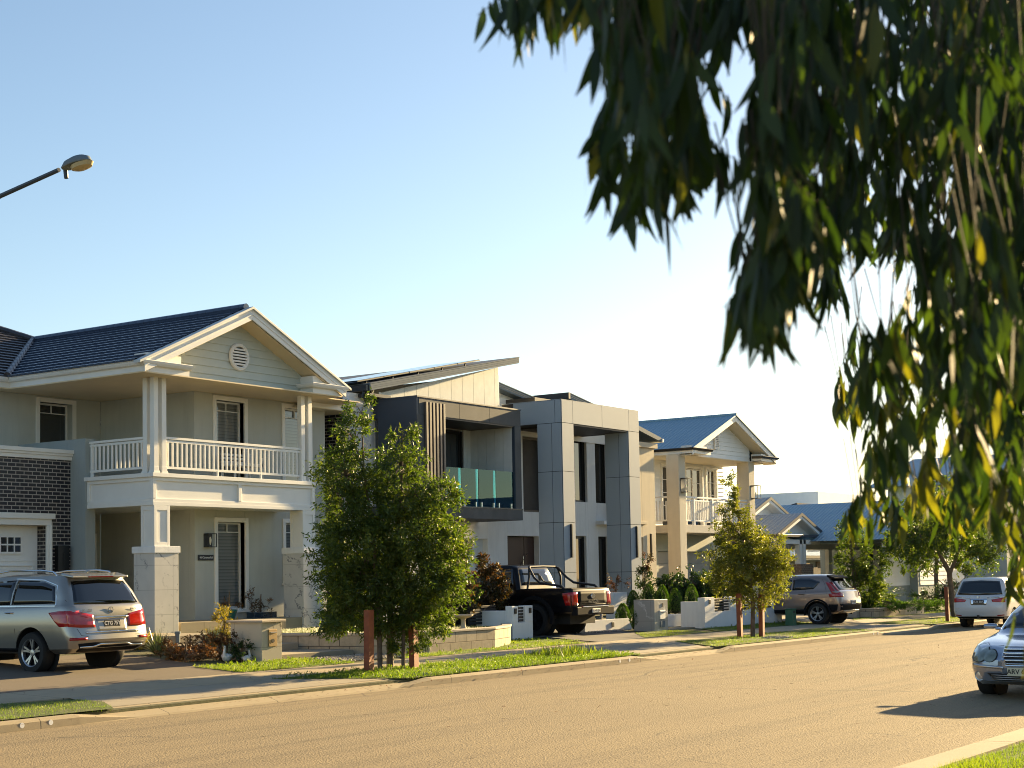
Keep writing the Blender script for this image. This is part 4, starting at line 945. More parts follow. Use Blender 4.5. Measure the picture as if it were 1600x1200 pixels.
    def both(s, name, mat, top, bot, **k):
        s.patch(name, mat, 'left', top, bot, **k); s.patch(name, mat, 'right', top, bot, **k)
    def wheel(s, x, y, r, w_, sd, rim=None, spokes=5, dark=False, rr=.68):
        W = thing('wheel', None, None); del_ = W; W.parent = s.root
        k = sd; o = y
        t = MB(); t.lathe([(r*rr, -w_/2), (r*.93, -w_/2), (r*.985, -w_*.36), (r, -w_*.2), (r, w_*.2), (r*.985, w_*.36), (r*.93, w_/2), (r*rr, w_/2)], (x, o, r), 'y', 40); t.build('tyre', M['blackrub'], W, recalc=True, sharp=40)
        f = o+k*w_*.42; q = MB()
        q.lathe([(r*rr, k*w_*.5), (r*rr*.93, k*w_*.44), (r*rr*.9, k*w_*.2)], (x, o, r), 'y', 40)
        for i in range(spokes):
            a = 2*math.pi*i/spokes+.3
            for da in ((-.16, .16) if spokes == 5 else (0,)):
                c_, s_ = math.cos(a+da), math.sin(a+da); cp, sp = -math.sin(a), math.cos(a); hw = r*.045
                r0, r1 = r*.12, r*rr*.95
                pts = []
                for rad, wd, yy in ((r0, hw, f-k*.02), (r1, hw*1.1, f)):
                    cx, cz = (math.cos(a)*rad, math.sin(a)*rad) if rad == r0 else (c_*rad, s_*rad)
                    pts += [(x+cx+cp*wd, yy, r+cz+sp*wd), (x+cx-cp*wd, yy, r+cz-sp*wd)]
                a0, a1, b0, b1 = [Vector(p) for p in pts]; dn = Vector((0, -k*.035, 0))
                q.hexa([a0+dn, a1+dn, b1+dn, b0+dn], [a0, a1, b1, b0])
        q.lathe([(0, k*w_*.40), (r*.15, k*w_*.38), (r*.17, k*w_*.3)], (x, o, r), 'y', 20)
        q.build('rim', rim or M['alloy'], W, sharp=30)
        b = MB(); b.lathe([(0, k*w_*.12), (r*rr*.92, k*w_*.12)], (x, o, r), 'y', 32); b.build('brake_disc', M['plasticdk'], W, recalc=False)
        return W
    def plate(s, axis, a, z, text, w_=.37, h=.13, bg=None, fg=None, off=.02):
        p, n_ = s.hit(axis, a, z); sg = -1 if axis == 'rear' else 1
        px = p.x+sg*off
        m = MB(); m.box(px, a-w_/2, z-h/2, px-sg*.012, a+w_/2, z+h/2); q = m.build('number_plate', bg or M['plateblk'], s.root, bevel=.003)
        rot = Euler((R(90), 0, R(-90))) if sg < 0 else Euler((R(90), 0, R(90)))
        text_mesh('plate_lettering', text, h*.78, fg or M['platew'], q, (px+sg*.002, a, z), rot, .001, bold=.002)
    def finish(s):
        s.root.rotation_euler = (0, 0, s.h); s.root.location = s.loc; s.root.scale = (s.sc,)*3
M['plateblk'] = plain('plate_black', (.015, .015, .02), .4); M['platew'] = plain('plate_white', (.7, .7, .68), .5); M['platey'] = plain('plate_cream', (.62, .58, .42), .5)
M['lampred'] = plain('red_tail_lamp', (.42, .012, .01), .12, coat=1., var=.2, vscale=12); M['lampdark'] = plain('dark_red_lamp', (.16, .006, .006), .12, coat=1.)
M['lampclear'] = plain('clear_lamp', (.5, .5, .5), .08, .5, coat=1.); M['reflector'] = plain('reflector_red', (.3, .01, .01), .2)
def std_handles(c, xs, z, mat):
    for x in xs:
        for sd in ('left', 'right'):
            h, n_ = c.hit(sd, x, z); y = h.y; k = 1 if sd == 'left' else -1
            MB().tube([(x-.11, y-.005*k, z), (x-.08, y+.035*k, z+.004), (x+.08, y+.035*k, z+.004), (x+.11, y-.005*k, z)], .016, 6).build('door_handle', mat, c.root)
def mirrors(c, x, z, y, mat, sz=(.1, .22, .16)):
    for k in (1, -1):
        m = MB(); yy = k*y; n = 12
        prof = [(0, -.5), (.35, -.46), (.5, -.2), (.5, .2), (.35, .46), (0, .5)]
        m.lathe([(sz[2]*.5*a, sz[1]*b) for a, b in prof], (x, yy+k*.1, z), 'y', 14); 
        m.tube([(x+.03, yy-k*.12, z-.05), (x+.01, yy+k*.02, z-.03)], .025, 6); m.build('wing_mirror', mat, c.root)
def seam(c, name, axis, pts, w_=.008, parent=None):
    m = MB(); out = []
    for a, b in pts:
        h, n_ = c.hit(axis, a, b)
        if h is not None: out.append(h+Vector({'left': (0, .002, 0), 'right': (0, -.002, 0), 'rear': (-.002, 0, 0), 'front': (.002, 0, 0)}[axis]))
    if len(out) > 1: m.tube(out, w_/2, 4); m.build('panel_gap', M['joint'], parent or c.root)

# --- silver SUV on the first driveway, rear to the street ---
P = carpaint('champagne_silver_paint', (.38, .36, .32), .75, .3)
S = Car('parked_suv', 'large champagne silver seven seat SUV parked on the nearest driveway, rear to the street', (20.36, 23.2, .335), R(90), P, 1.02)
LV = [(.36, .34, .28, 4.95, .80, .1, .15, .0), (.46, .36, .06, 5.02, .93, .16, .3, .05), (.62, .55, -.0, 5.1, .965, .2, .35, .06), (.80, .75, .04, 5.1, .985, .22, .4, .05), (.98, .92, .09, 5.05, .985, .22, .42, .05),
      (1.12, 1.02, .10, 4.98, .97, .22, .42, .05), (1.24, 1.10, .14, 4.75, .945, .2, .4, .05), (1.27, 1.18, .17, 3.75, .925, .2, .2, .05), (1.50, 1.47, .30, 3.25, .86, .18, .15, .05), (1.70, 1.68, .44, 2.80, .775, .16, .15, .05), (1.80, 1.79, .46, 2.5, .70, .16, .15, .05), (1.845, 1.83, .55, 2.3, .56, .2, .2, .04), (1.86, 1.85, .9, 2.0, .25, .1, .1, .0)]
S.body(LV, [(1.12, .39, .47), (4.12, .39, .47)])
for x in (1.12, 4.12):
    for k in (1, -1): S.wheel(x, k*.84, .385, .27, k)
S.patch('rear_window', M['glassblk'], 'rear', [(-.62, 1.69), (0, 1.72), (.62, 1.69)], [(-.76, 1.27), (0, 1.26), (.76, 1.27)], n=20, mm=6)
S.both('side_window', M['glassblk'], [(.62, 1.60), (1.0, 1.70), (1.75, 1.73)], [(.50, 1.29), (1.0, 1.28), (1.75, 1.27)], n=14, mm=5)
S.both('side_window', M['glassblk'], [(1.80, 1.73), (2.65, 1.70)], [(1.80, 1.27), (2.72, 1.25)], n=10, mm=5); S.both('side_window', M['glassblk'], [(2.72, 1.69), (3.05, 1.52), (3.42, 1.30)], [(2.78, 1.25), (3.1, 1.24), (3.5, 1.235)], n=10, mm=5)
for sd in ('left', 'right'):
    o_ = []
    for a, b in ((.47, 1.26), (.56, 1.62), (1.0, 1.725), (1.75, 1.755), (2.7, 1.72), (3.1, 1.52), (3.5, 1.27)):
        h, n_ = S.hit(sd, a, b)
        if h: o_.append(h)
    MB().tube(o_, .011, 5).build('window_trim', M['chrome'], S.root)
    o_ = [S.hit(sd, a, 1.245)[0] for a in (.48, 1.2, 2, 2.8, 3.5)]; MB().tube(o_, .011, 5).build('window_trim', M['chrome'], S.root)
S.patch('windscreen', M['glassblk'], 'top', [(2.75, -.68), (2.75, .68)], [(3.6, -.8), (3.6, .8)], n=10, mm=5)
# spoiler over the rear window
sp = MB(); sp.hexa([(.32, -.66, 1.755), (.62, -.70, 1.80), (.62, .70, 1.80), (.32, .66, 1.755)], [(.32, -.66, 1.79), (.62, -.68, 1.855), (.62, .68, 1.855), (.32, .66, 1.79)]); sp.build('spoiler', P, S.root, bevel=.012)
bx('brake_light', M['lampdark'], S.root, (.312, -.3, 1.762, .32, .3, 1.784), bevel=0)
S.patch('tail_lamp', M['lampred'], 'rear', [(.42, 1.07), (.72, 1.13), (.93, 1.14)], [(.40, .84), (.7, .84), (.93, .86)], off=.012, n=12); S.patch('tail_lamp', M['lampred'], 'rear', [(-.93, 1.14), (-.72, 1.13), (-.42, 1.07)], [(-.93, .86), (-.7, .84), (-.40, .84)], off=.012, n=12)
S.both('tail_lamp', M['lampred'], [(.10, 1.15), (.35, 1.15), (.62, 1.12)], [(.10, .87), (.3, .86), (.42, .95)], off=.012, n=10)
S.patch('number_plate_recess', P, 'rear', [(-.36, .99), (.36, .99)], [(-.34, .76), (.34, .76)], off=.004)
S.plate('rear', 0, .905, 'CTG 75Y', .38, .125, off=.02)
S.patch('tailgate_trim', M['chrome'], 'rear', [(-.4, 1.035), (.4, 1.035)], [(-.4, 1.0), (.4, 1.0)], off=.03, mm=1)
bd = MB(); h0 = S.hit('rear', 0, 1.15)[0]; bd.lathe([(.052, -.012), (.06, -.012), (.06, 0), (.052, 0), (.052, -.012)], (h0.x-.006, 0, 1.15), 'x', 28)
for k in range(3): a = R(90+120*k); bd.tube([(h0.x-.014, 0, 1.15), (h0.x-.014, .053*math.cos(a), 1.15+.053*math.sin(a))], .005, 5)
bd.build('badge', M['chrome'], S.root)
hL = S.hit('rear', .55, 1.13)[0]; text_mesh('badge_lettering', 'GL 350', .075, M['chrome'], S.root, (hL.x-.012, .55, 1.15), Euler((R(90), 0, R(-90))), .003); text_mesh('badge_lettering', '4MATIC', .05, M['chrome'], S.root, (hL.x-.012, -.56, 1.16), Euler((R(90), 0, R(-90))), .003)
S.patch('bumper_lower', M['plasticdk'], 'rear', [(-.78, .545), (-.5, .56), (.5, .56), (.78, .545)], [(-.70, .40), (.70, .40)], off=.012, n=20)
S.patch('bumper_trim', M['chrome'], 'rear', [(-.74, .50), (-.45, .505), (-.34, .545), (.34, .545), (.45, .505), (.74, .50)], [(-.74, .475), (-.43, .48), (-.32, .515), (.32, .515), (.43, .48), (.74, .475)], off=.03, n=28, mm=1)
S.patch('bumper_step', M['chrome'], 'rear', [(-.62, .765), (.62, .765)], [(-.62, .735), (.62, .735)], off=.016, n=20, mm=1)
for a, b in ((-.93, -.62), (.62, .93)): S.patch('reflector', M['reflector'], 'rear', [(a, .66), (b, .66)], [(a, .615), (b, .615)], off=.012, n=6, mm=1)
S.both('sill_trim', M['plasticdk'], [(1.5, .46), (3.5, .46)], [(1.5, .40), (3.5, .40)], off=.01, n=8)
for k in (1, -1):
    MB().tube([(.75, k*.66, 1.80), (.85, k*.67, 1.87), (1.2, k*.675, 1.905), (2.1, k*.675, 1.905), (2.6, k*.66, 1.86), (2.75, k*.65, 1.78)], .018, 8).build('roof_rail', M['chrome'], S.root)
MB().tube([(.75, 0, 1.83), (.7, 0, 1.88), (.62, 0, 1.885)], [.035, .025, .01], 8).build('antenna', P, S.root)
MB().tube([(.30, -.02, 1.26), (.20, -.05, 1.285), (.17, -.2, 1.31), (.15, -.42, 1.315)], .012, 5).build('wiper', M['black'], S.root)
std_handles(S, (1.75, 2.75), 1.12, M['chrome']); mirrors(S, 3.2, 1.25, .95, P)
for x in (1.55, 2.74): seam(S, 'g', 'left', [(x, .45), (x+.02, .8), (x+.03, 1.24)]); seam(S, 'g', 'right', [(x, .45), (x+.02, .8), (x+.03, 1.24)])
seam(S, 'g', 'rear', [(.86, 1.70-.35), (.80, 1.16)]); seam(S, 'g', 'rear', [(-.72, .70), (-.6, .60+.08), (.6, .68), (.72, .70), (.79, .82)]); seam(S, 'g', 'rear', [(-.79, .82), (-.72, .70)])
S.finish()

# --- black pickup ---
P = carpaint('black_gloss_paint', (.004, .004, .006), 0., .3); P.node_tree.nodes['Principled BSDF'].inputs['Coat Weight'].default_value = .35; P.node_tree.nodes['Principled BSDF'].inputs['Specular IOR Level'].default_value = .1
S = Car('pickup_truck', 'black dual cab pickup truck with tubular sports bar parked on brown driveway', (37.2, 22.8, .33), R(90), P, 1.10)
LV = [(.55, .5, .12, 5.2, .80, .05, .2, .0), (.62, .55, .02, 5.3, .93, .06, .3, .02), (.80, .78, .02, 5.36, .955, .07, .35, .02), (1.02, 1.0, .03, 5.34, .96, .08, .35, .02), (1.12, 1.08, .03, 5.25, .95, .09, .35, .02), (1.17, 1.16, .05, 5.0, .93, .1, .3, .02), (1.18, 1.22, 1.62, 3.9, .92, .1, .2, .0), (1.22, 1.26, 1.64, 3.82, .91, .1, .2, .0), (1.50, 1.50, 1.72, 3.35, .84, .1, .15, .0), (1.72, 1.72, 1.80, 2.9, .765, .1, .15, .0), (1.79, 1.79, 1.88, 2.7, .70, .12, .15, .0), (1.82, 1.82, 2.0, 2.5, .5, .1, .1, .0)]
S.body(LV, [(1.15, .42, .50), (4.35, .42, .50)])
for x in (1.15, 4.35):
    for k in (1, -1): S.wheel(x, k*.83, .41, .28, k, rim=M['plasticdk'])
    for k in (1, -1):
        q = MB(); q.lathe([(.49, k*.93), (.50, k*1.0), (.58, k*1.0), (.60, k*.93)], (x, 0, .43), 'y', 28, R(-12), R(192)); q.build('wheel_flare', M['plasticdk'], S.root, recalc=True)
bx('tray_cover', M['plasticdk'], S.root, (.08, -.86, 1.17, 1.62, .86, 1.20), bevel=.01)
S.both('side_window', M['glassblk'], [(1.88, 1.70), (2.55, 1.71)], [(1.80, 1.28), (2.62, 1.27)], n=10, mm=5); S.both('side_window', M['glassblk'], [(2.62, 1.71), (2.95, 1.68), (3.55, 1.30)], [(2.68, 1.27), (3.1, 1.27), (3.62, 1.27)], n=10, mm=5)
S.patch('rear_window', M['glass'], 'rear', [(-.62, 1.70), (.62, 1.70)], [(-.70, 1.30), (.70, 1.30)], off=.01, n=10)
S.patch('windscreen', M['glassblk'], 'top', [(2.95, -.65), (2.95, .65)], [(3.75, -.78), (3.75, .78)], n=10)
sb = MB()
for k in (1, -1):
    sb.tube([(.32, k*.80, 1.18), (.42, k*.80, 1.26), (1.05, k*.79, 1.34), (1.25, k*.76, 1.48), (1.45, k*.68, 1.72), (1.5, k*.6, 1.76)], .032, 10); sb.tube([(1.45, k*.78, 1.2), (1.42, k*.74, 1.5), (1.46, k*.68, 1.7)], .028, 8)
sb.tube([(1.5, -.6, 1.76), (1.5, 0, 1.775), (1.5, .6, 1.76)], .032, 10); sb.build('sports_bar', M['black'], S.root)
for a, b, t in ((.70, .93, 1), (-.93, -.70, -1)): S.patch('tail_lamp', M['lampred'], 'rear', [(a, 1.10), (b, 1.10)], [(a, .78), (b, .78)], off=.016, n=6)
for sd in ('left', 'right'): S.patch('tail_lamp', M['lampred'], sd, [(.06, 1.10), (.30, 1.08)], [(.06, .78), (.2, .78)], off=.012, n=6)
S.patch('tailgate_panel', M['plasticdk'], 'rear', [(-.66, .80), (.66, .80)], [(-.66, .775), (.66, .775)], off=.01, n=8, mm=1)
S.patch('tailgate', M['plasticdk'], 'rear', [(-.68, 1.12), (.68, 1.12)], [(-.68, .82), (.68, .82)], off=.018, n=10)
h0 = S.hit('rear', 0, 1.0)[0]; bd = MB(); bd.lathe([(0, -.012), (.09, -.012), (.10, 0)], (0, 0, 0), 'x', 28); bd.v = [(x+h0.x-.022, y, z*.62+1.0) for x, y, z in bd.v]; bd.build('badge', M['chrome'], S.root)
text_mesh('tailgate_lettering', 'RANGER', .125, M['chrome'], S.root, (h0.x-.034, 0, .86), Euler((R(90), 0, R(-90))), .004)
bm_ = bx('rear_bumper', M['plasticdk'], S.root, (-.10, -.90, .52, .08, .90, .74), bevel=.03); bx('bumper_step', M['chrome'], bm_, (-.105, -.62, .72, .06, .62, .745))
bx('number_plate', M['platew'], bm_, (-.115, -.19, .58, -.10, .19, .68)); text_mesh('plate_lettering', 'FL 49 QN', .085, M['plateblk'], bm_, (-.118, 0, .63), Euler((R(90), 0, R(-90))), .001)
bx('tow_bar', M['chrome'], S.root, (-.28, -.04, .40, -.1, .04, .46), (-.28, -.03, .44, -.22, .03, .54)); 
bx('underbody', M['blackrub'], S.root, (.3, -.6, .3, 4.9, .6, .56), (1.05, -.7, .32, 1.25, .7, .5)); mirrors(S, 3.35, 1.3, .95, P, (.12, .26, .24)); std_handles(S, (1.95, 2.85), 1.12, M['black'])
MB().tube([(2.0, .3, 1.8), (1.75, .3, 2.12)], .006, 5).build('antenna', M['black'], S.root)
for x in (1.66, 2.65): seam(S, 'g', 'left', [(x, .6), (x, 1.0), (x, 1.22)])
S.finish()

# --- gold crossover ---
P = carpaint('bronze_gold_paint', (.34, .25, .20), .7, .3)
S = Car('parked_crossover', 'bronze crossover with black wheel arches and upright red lamps parked on third driveway', (49.35, 20.15, .24), R(90), P, 1.0)
LV = [(.34, .3, .3, 4.2, .76, .1, .15, .0), (.44, .34, .07, 4.32, .88, .16, .3, .04), (.60, .5, .0, 4.4, .925, .2, .35, .05), (.80, .7, .02, 4.42, .935, .2, .4, .05), (.98, .86, .06, 4.38, .93, .2, .4, .05), (1.08, .94, .08, 4.28, .91, .2, .4, .05), (1.12, 1.0, .16, 3.15, .88, .2, .2, .05), (1.35, 1.3, .38, 2.75, .80, .18, .15, .05), (1.52, 1.52, .52, 2.35, .71, .16, .15, .05), (1.60, 1.60, .58, 2.1, .62, .16, .15, .05), (1.64, 1.64, .75, 1.9, .45, .15, .15, .03), (1.655, 1.655, 1.0, 1.6, .2, .1, .1, 0)]
S.body(LV, [(.86, .36, .42), (3.55, .36, .42)])
for x in (.86, 3.55):
    for k in (1, -1):
        S.wheel(x, k*.80, .355, .24, k); q = MB(); q.lathe([(.415, k*.88), (.42, k*.945), (.475, k*.945), (.485, k*.88)], (x, 0, .37), 'y', 28, R(-10), R(190)); q.build('wheel_flare', M['plasticdk'], S.root)
S.both('side_window', M['glassblk'], [(.78, 1.40), (1.15, 1.52), (1.75, 1.54)], [(1.0, 1.17), (1.3, 1.15), (1.75, 1.13)], n=12); S.both('side_window', M['glassblk'], [(1.80, 1.54), (2.2, 1.51), (2.95, 1.14)], [(1.80, 1.13), (2.4, 1.10), (3.0, 1.08)], n=12)
S.patch('rear_window', M['glassblk'], 'rear', [(-.55, 1.50), (.55, 1.50)], [(-.66, 1.14), (.66, 1.14)], n=14, mm=5)
sp = MB(); sp.hexa([(.36, -.58, 1.50), (.62, -.62, 1.56), (.62, .62, 1.56), (.36, .58, 1.50)], [(.36, -.58, 1.54), (.62, -.6, 1.63), (.62, .6, 1.63), (.36, .58, 1.54)]); sp.build('spoiler', M['plasticdk'], S.root, bevel=.01)
for a, b in (((.72, .80), (.64, .92)), ((-.80, -.72), (-.92, -.64))): 
    S.patch('tail_lamp', M['lampred'], 'rear', [(a[0]-.05*(1 if a[0] > 0 else -1), 1.38), (a[1]-.05*(1 if a[0] > 0 else -1), 1.38)], [(a[0], 1.04), (a[1]+.02, 1.04)], off=.014, n=4); S.patch('tail_lamp', M['lampred'], 'rear', [(b[0], 1.04), (b[1], 1.04)], [(b[0], .90), (b[1], .90)], off=.014, n=6)
S.both('tail_lamp', M['lampred'], [(.50, 1.40), (.60, 1.40)], [(.16, 1.02), (.32, 1.02)], off=.012, n=4); S.both('tail_lamp', M['lampred'], [(.10, 1.03), (.44, 1.01)], [(.10, .90), (.40, .90)], off=.012, n=6)
S.patch('bumper_lower', M['plasticdk'], 'rear', [(-.88, .68), (.88, .68)], [(-.8, .40), (.8, .40)], off=.01, n=16); S.both('bumper_lower', M['plasticdk'], [(.12, .66), (.44, .66)], [(.18, .42), (.44, .42)], off=.01, n=4)
S.both('sill_trim', M['plasticdk'], [(1.3, .50), (3.1, .46)], [(1.3, .38), (3.1, .36)], off=.01, n=8); S.patch('bumper_trim', M['alloy'], 'rear', [(-.6, .46), (.6, .46)], [(-.55, .41), (.55, .41)], off=.024, n=12, mm=1)
S.plate('rear', 0, .72, 'EYN 62H', .38, .12, M['platew'], M['plateblk'], off=.02); std_handles(S, (1.4, 2.35), 1.0, P); mirrors(S, 2.7, 1.15, .92, P)
for x in (1.25, 2.15): seam(S, 'g', 'left', [(x, .5), (x+.02, .8), (x+.02, 1.12)])
seam(S, 'g', 'left', [(.42, .70), (.50, 1.0), (.62, 1.35), (.74, 1.5)])
S.finish()

# --- white people mover at the far kerb ---
P = carpaint('pearl_white_paint', (.66, .67, .68), .0, .4)
S = Car('people_mover', 'white people mover parked at the far kerb beside the orange timber stake', (51.9, 16.75, .0), 0, P, 1.0)
LV = [(.30, .28, .3, 4.7, .76, .1, .15, .0), (.40, .34, .06, 4.78, .86, .14, .3, .03), (.60, .5, .0, 4.84, .895, .16, .35, .04), (.85, .75, .03, 4.84, .90, .16, .4, .04), (1.0, .9, .07, 4.75, .895, .16, .4, .04), (1.08, .98, .10, 4.6, .88, .16, .4, .04), (1.10, 1.06, .13, 3.95, .865, .16, .2, .04), (1.35, 1.3, .26, 3.4, .80, .16, .15, .04), (1.55, 1.53, .36, 2.95, .73, .16, .15, .04), (1.64, 1.63, .38, 2.6, .66, .16, .15, .04), (1.69, 1.69, .5, 2.4, .5, .15, .15, .03), (1.70, 1.70, .8, 2.0, .2, .1, .1, 0)]
S.body(LV, [(.95, .32, .37), (3.8, .32, .37)])
for x in (.95, 3.8):
    for k in (1, -1): S.wheel(x, k*.77, .325, .22, k)
S.patch('rear_window', M['glassblk'], 'rear', [(-.62, 1.56), (0, 1.59), (.62, 1.56)], [(-.76, 1.12), (0, 1.10), (.76, 1.12)], n=18, mm=5)
S.both('side_window', M['glass'], [(.55, 1.50), (1.6, 1.57)], [(.45, 1.13), (1.6, 1.12)], n=12); S.both('side_window', M['glass'], [(1.65, 1.57), (2.6, 1.55)], [(1.65, 1.12), (2.6, 1.11)], n=10); S.both('side_window', M['glass'], [(2.65, 1.55), (3.4, 1.2)], [(2.65, 1.11), (3.5, 1.1)], n=8)
for k in (1, -1):
    S.patch('tail_lamp', M['lampred'], 'rear', sorted([(k*.42, .95), (k*.86, 1.02)]), sorted([(k*.46, .88), (k*.86, .86)]), off=.014, n=8)
    S.patch('lamp_trim', M['chrome'], 'rear', sorted([(k*.28, 1.03), (k*.84, 1.07)]), sorted([(k*.30, 1.0), (k*.84, 1.03)]), off=.016, n=8, mm=1); S.patch('reflector', M['reflector'], 'rear', sorted([(k*.6, .44), (k*.82, .46)]), sorted([(k*.6, .41), (k*.82, .43)]), off=.012, n=4, mm=1)
S.patch('number_plate_recess', M['chrome'], 'rear', [(-.30, .98), (.30, .98)], [(-.26, .78), (.26, .78)], off=.010); S.plate('rear', 0, .88, 'EUR 30A', .36, .12, off=.03)
h0 = S.hit('rear', 0, 1.04)[0]; bd = MB(); bd.tube([(h0.x-.02, -.04, 1.07), (h0.x-.02, -.03, 1.01)], .006, 5); bd.tube([(h0.x-.02, .04, 1.07), (h0.x-.02, .03, 1.01)], .006, 5); bd.tube([(h0.x-.02, -.035, 1.04), (h0.x-.02, .035, 1.04)], .006, 5); bd.build('badge', M['chrome'], S.root)
hL = S.hit('rear', .68, .72)[0]; text_mesh('badge_lettering', 'ODYSSEY', .05, M['chrome'], S.root, (hL.x-.01, .66, .66), Euler((R(90), 0, R(-90))), .002)
S.patch('bumper_lower', M['plasticdk'], 'rear', [(-.8, .38), (.8, .38)], [(-.75, .33), (.75, .33)], off=.01, n=10, mm=1); seam(S, 'g', 'rear', [(-.78, .56), (.78, .56)]); seam(S, 'g', 'rear', [(.80, .56), (.80, 1.08)]); seam(S, 'g', 'rear', [(-.80, .56), (-.80, 1.08)])
bx('tow_bar', M['black'], S.root, (-.12, -.04, .33, .1, .04, .38), (-.12, -.03, .36, -.06, .03, .45)); mirrors(S, 3.3, 1.15, .9, P); std_handles(S, (1.7, 2.6), 1.0, P)
S.finish()

# --- silver blue sedan at the near kerb, front toward the left ---
P = carpaint('silver_blue_paint', (.27, .32, .42), .6, .22)
S = Car('parked_sedan', 'silver blue sedan with twin oval headlamps parked at the near kerb', (28.25, 6.98, .03), R(180), P, 1.05)
LV = [(.24, .2, .2, 4.25, .72, .1, .2, .0), (.32, .26, .05, 4.40, .82, .14, .45, .03), (.50, .42, .0, 4.47, .86, .16, .5, .05), (.66, .56, .0, 4.46, .868, .16, .52, .06), (.80, .66, .03, 4.38, .865, .16, .55, .07), (.90, .74, .06, 4.25, .85, .16, .55, .07), (.97, .80, .12, 4.0, .82, .16, .5, .07), (1.0, .90, .75, 3.12, .79, .16, .2, .0), (1.2, 1.17, 1.1, 2.72, .70, .15, .15, .0), (1.36, 1.35, 1.45, 2.3, .61, .14, .15, .0), (1.41, 1.41, 1.6, 2.1, .5, .1, .1, .0), (1.43, 1.43, 1.75, 1.95, .2, .05, .05, 0)]
S.body(LV, [(.85, .31, .36), (3.6, .31, .36)], sub=3)
for x in (.85, 3.6):
    for k in (1, -1): S.wheel(x, k*.75, .315, .21, k)
S.patch('windscreen', M['glassblk'], 'top', [(2.35, -.56), (2.35, .56)], [(3.02, -.70), (3.02, .70)], n=12, mm=6)
S.patch('rear_window', M['glassblk'], 'top', [(1.4, -.56), (1.4, .56)], [(.85, -.66), (.85, .66)], n=10)
S.both('side_window', M['glassblk'], [(1.2, 1.22), (1.5, 1.34), (1.9, 1.36)], [(1.0, 1.04), (1.5, 1.0), (1.9, .98)], n=10); S.both('side_window', M['glassblk'], [(1.94, 1.36), (2.3, 1.31), (2.8, 1.02)], [(1.94, .98), (2.4, .96), (2.85, .95)], n=10)
mb = MB()
for k in (1, -1):
    for cy, cz, ry, rz, nm in ((.66, .655, .145, .125, 0), (.475, .62, .10, .085, 1)):
        def ell(off, sc, lip, mat, nme, parent=None):
            m = MB(); ring = []; cpt = None
            for q in range(28):
                a = 2*math.pi*q/28; pt = None
                h, n_ = S.hit('front', k*(cy+ry*sc*math.cos(a)), cz+rz*sc*math.sin(a)); 
                if h is None: h = Vector((4.1, k*(cy+ry*sc*math.cos(a)), cz+rz*sc*math.sin(a)))
                ring.append(h+Vector((off, k*off*.7, 0)))
            h, n_ = S.hit('front', k*cy, cz); ctr = h+Vector((off+lip, k*(off+lip)*.6, lip*.3)); mid = [p.lerp(ctr, .45)+Vector((lip*.5, k*lip*.3, 0)) for p in ring]
            for q in range(28):
                j = (q+1) % 28; m.face([ring[q], ring[j], mid[j], mid[q]], True); m.face([mid[q], mid[j], ctr], True)
            return m.build(nme, mat, parent or S.root, merge=True, sharp=70)
        hl = ell(.004, 1.1, .0, M['joint'], 'headlamp_surround'); ell(.010, 1., .014, M['headlens'] if 'headlens' in M else M.setdefault('headlens', plain('headlamp_lens', (.20, .235, .20), .06, .35, coat=1., var=.3, vscale=9)), 'headlamp')
# grille
m = MB(); zz = [.70, .655, .61, .565]
S.patch('grille', M['joint'], 'front', [(-.30, .745), (.30, .745)], [(-.20, .50), (.20, .50)], off=.006, n=12)
for k in range(5):
    z = .715-k*.048; w_ = .285-k*.018; S.patch('grille_bar', M['chrome'], 'front', [(-w_, z), (w_, z)], [(-w_, z-.014), (w_, z-.014)], off=.022, n=12, mm=1)
for sg in (1, -1):
    e = [S.hit('front', sg*a, b)[0] for a, b in ((.31, .75), (.27, .62), (.21, .49))]; MB().tube([p+Vector((.012, 0, 0)) for p in e], .011, 6).build('grille_surround', M['chrome'], S.root)
e = [S.hit('front', a, .49)[0]+Vector((.012, 0, 0)) for a in (-.21, 0, .21)]; MB().tube(e, .011, 6).build('grille_surround', M['chrome'], S.root)
S.patch('bumper_strip', M['alloy'], 'front', [(-.78, .50), (-.25, .475)], [(-.78, .455), (-.25, .435)], off=.012, n=12, mm=1); S.patch('bumper_strip', M['alloy'], 'front', [(.25, .475), (.78, .50)], [(.25, .435), (.78, .455)], off=.012, n=12, mm=1)
S.patch('lower_intake', M['joint'], 'front', [(-.52, .375), (.52, .375)], [(-.42, .27), (.42, .27)], off=.008, n=14)
for k in range(3): z = .355-k*.03; S.patch('intake_bar', M['alloy'], 'front', [(-.46, z), (.46, z)], [(-.46, z-.008), (.46, z-.008)], off=.02, n=12, mm=1)
for k in (1, -1):
    h = S.hit('front', k*.66, .33)[0]; MB().lathe([(0, .02), (.05, .018), (.06, .0), (.075, .006), (.078, -.02)], (h.x, k*.66, .33), 'x', 18).build('fog_lamp', M['lampclear'], S.root)
S.plate('front', 0, .405, 'ARV 64Q', .37, .12, M['platey'], M['plateblk'], off=.05)
mirrors(S, 2.72, .98, .88, P, (.1, .22, .17)); std_handles(S, (1.5, 2.4), .82, P)
MB().tube([(4.12, 0, .80), (4.12, 0, .88)], .005, 5).build('bonnet_emblem', M['chrome'], S.root)
seam(S, 'g', 'front', [(.34, .76), (.52, .735), (.62, .78)]); seam(S, 'g', 'front', [(-.34, .76), (-.52, .735), (-.62, .78)]); seam(S, 'g', 'right', [(3.0, .35), (3.02, .9)]); seam(S, 'g', 'left', [(3.0, .35), (3.02, .9)])
S.finish()
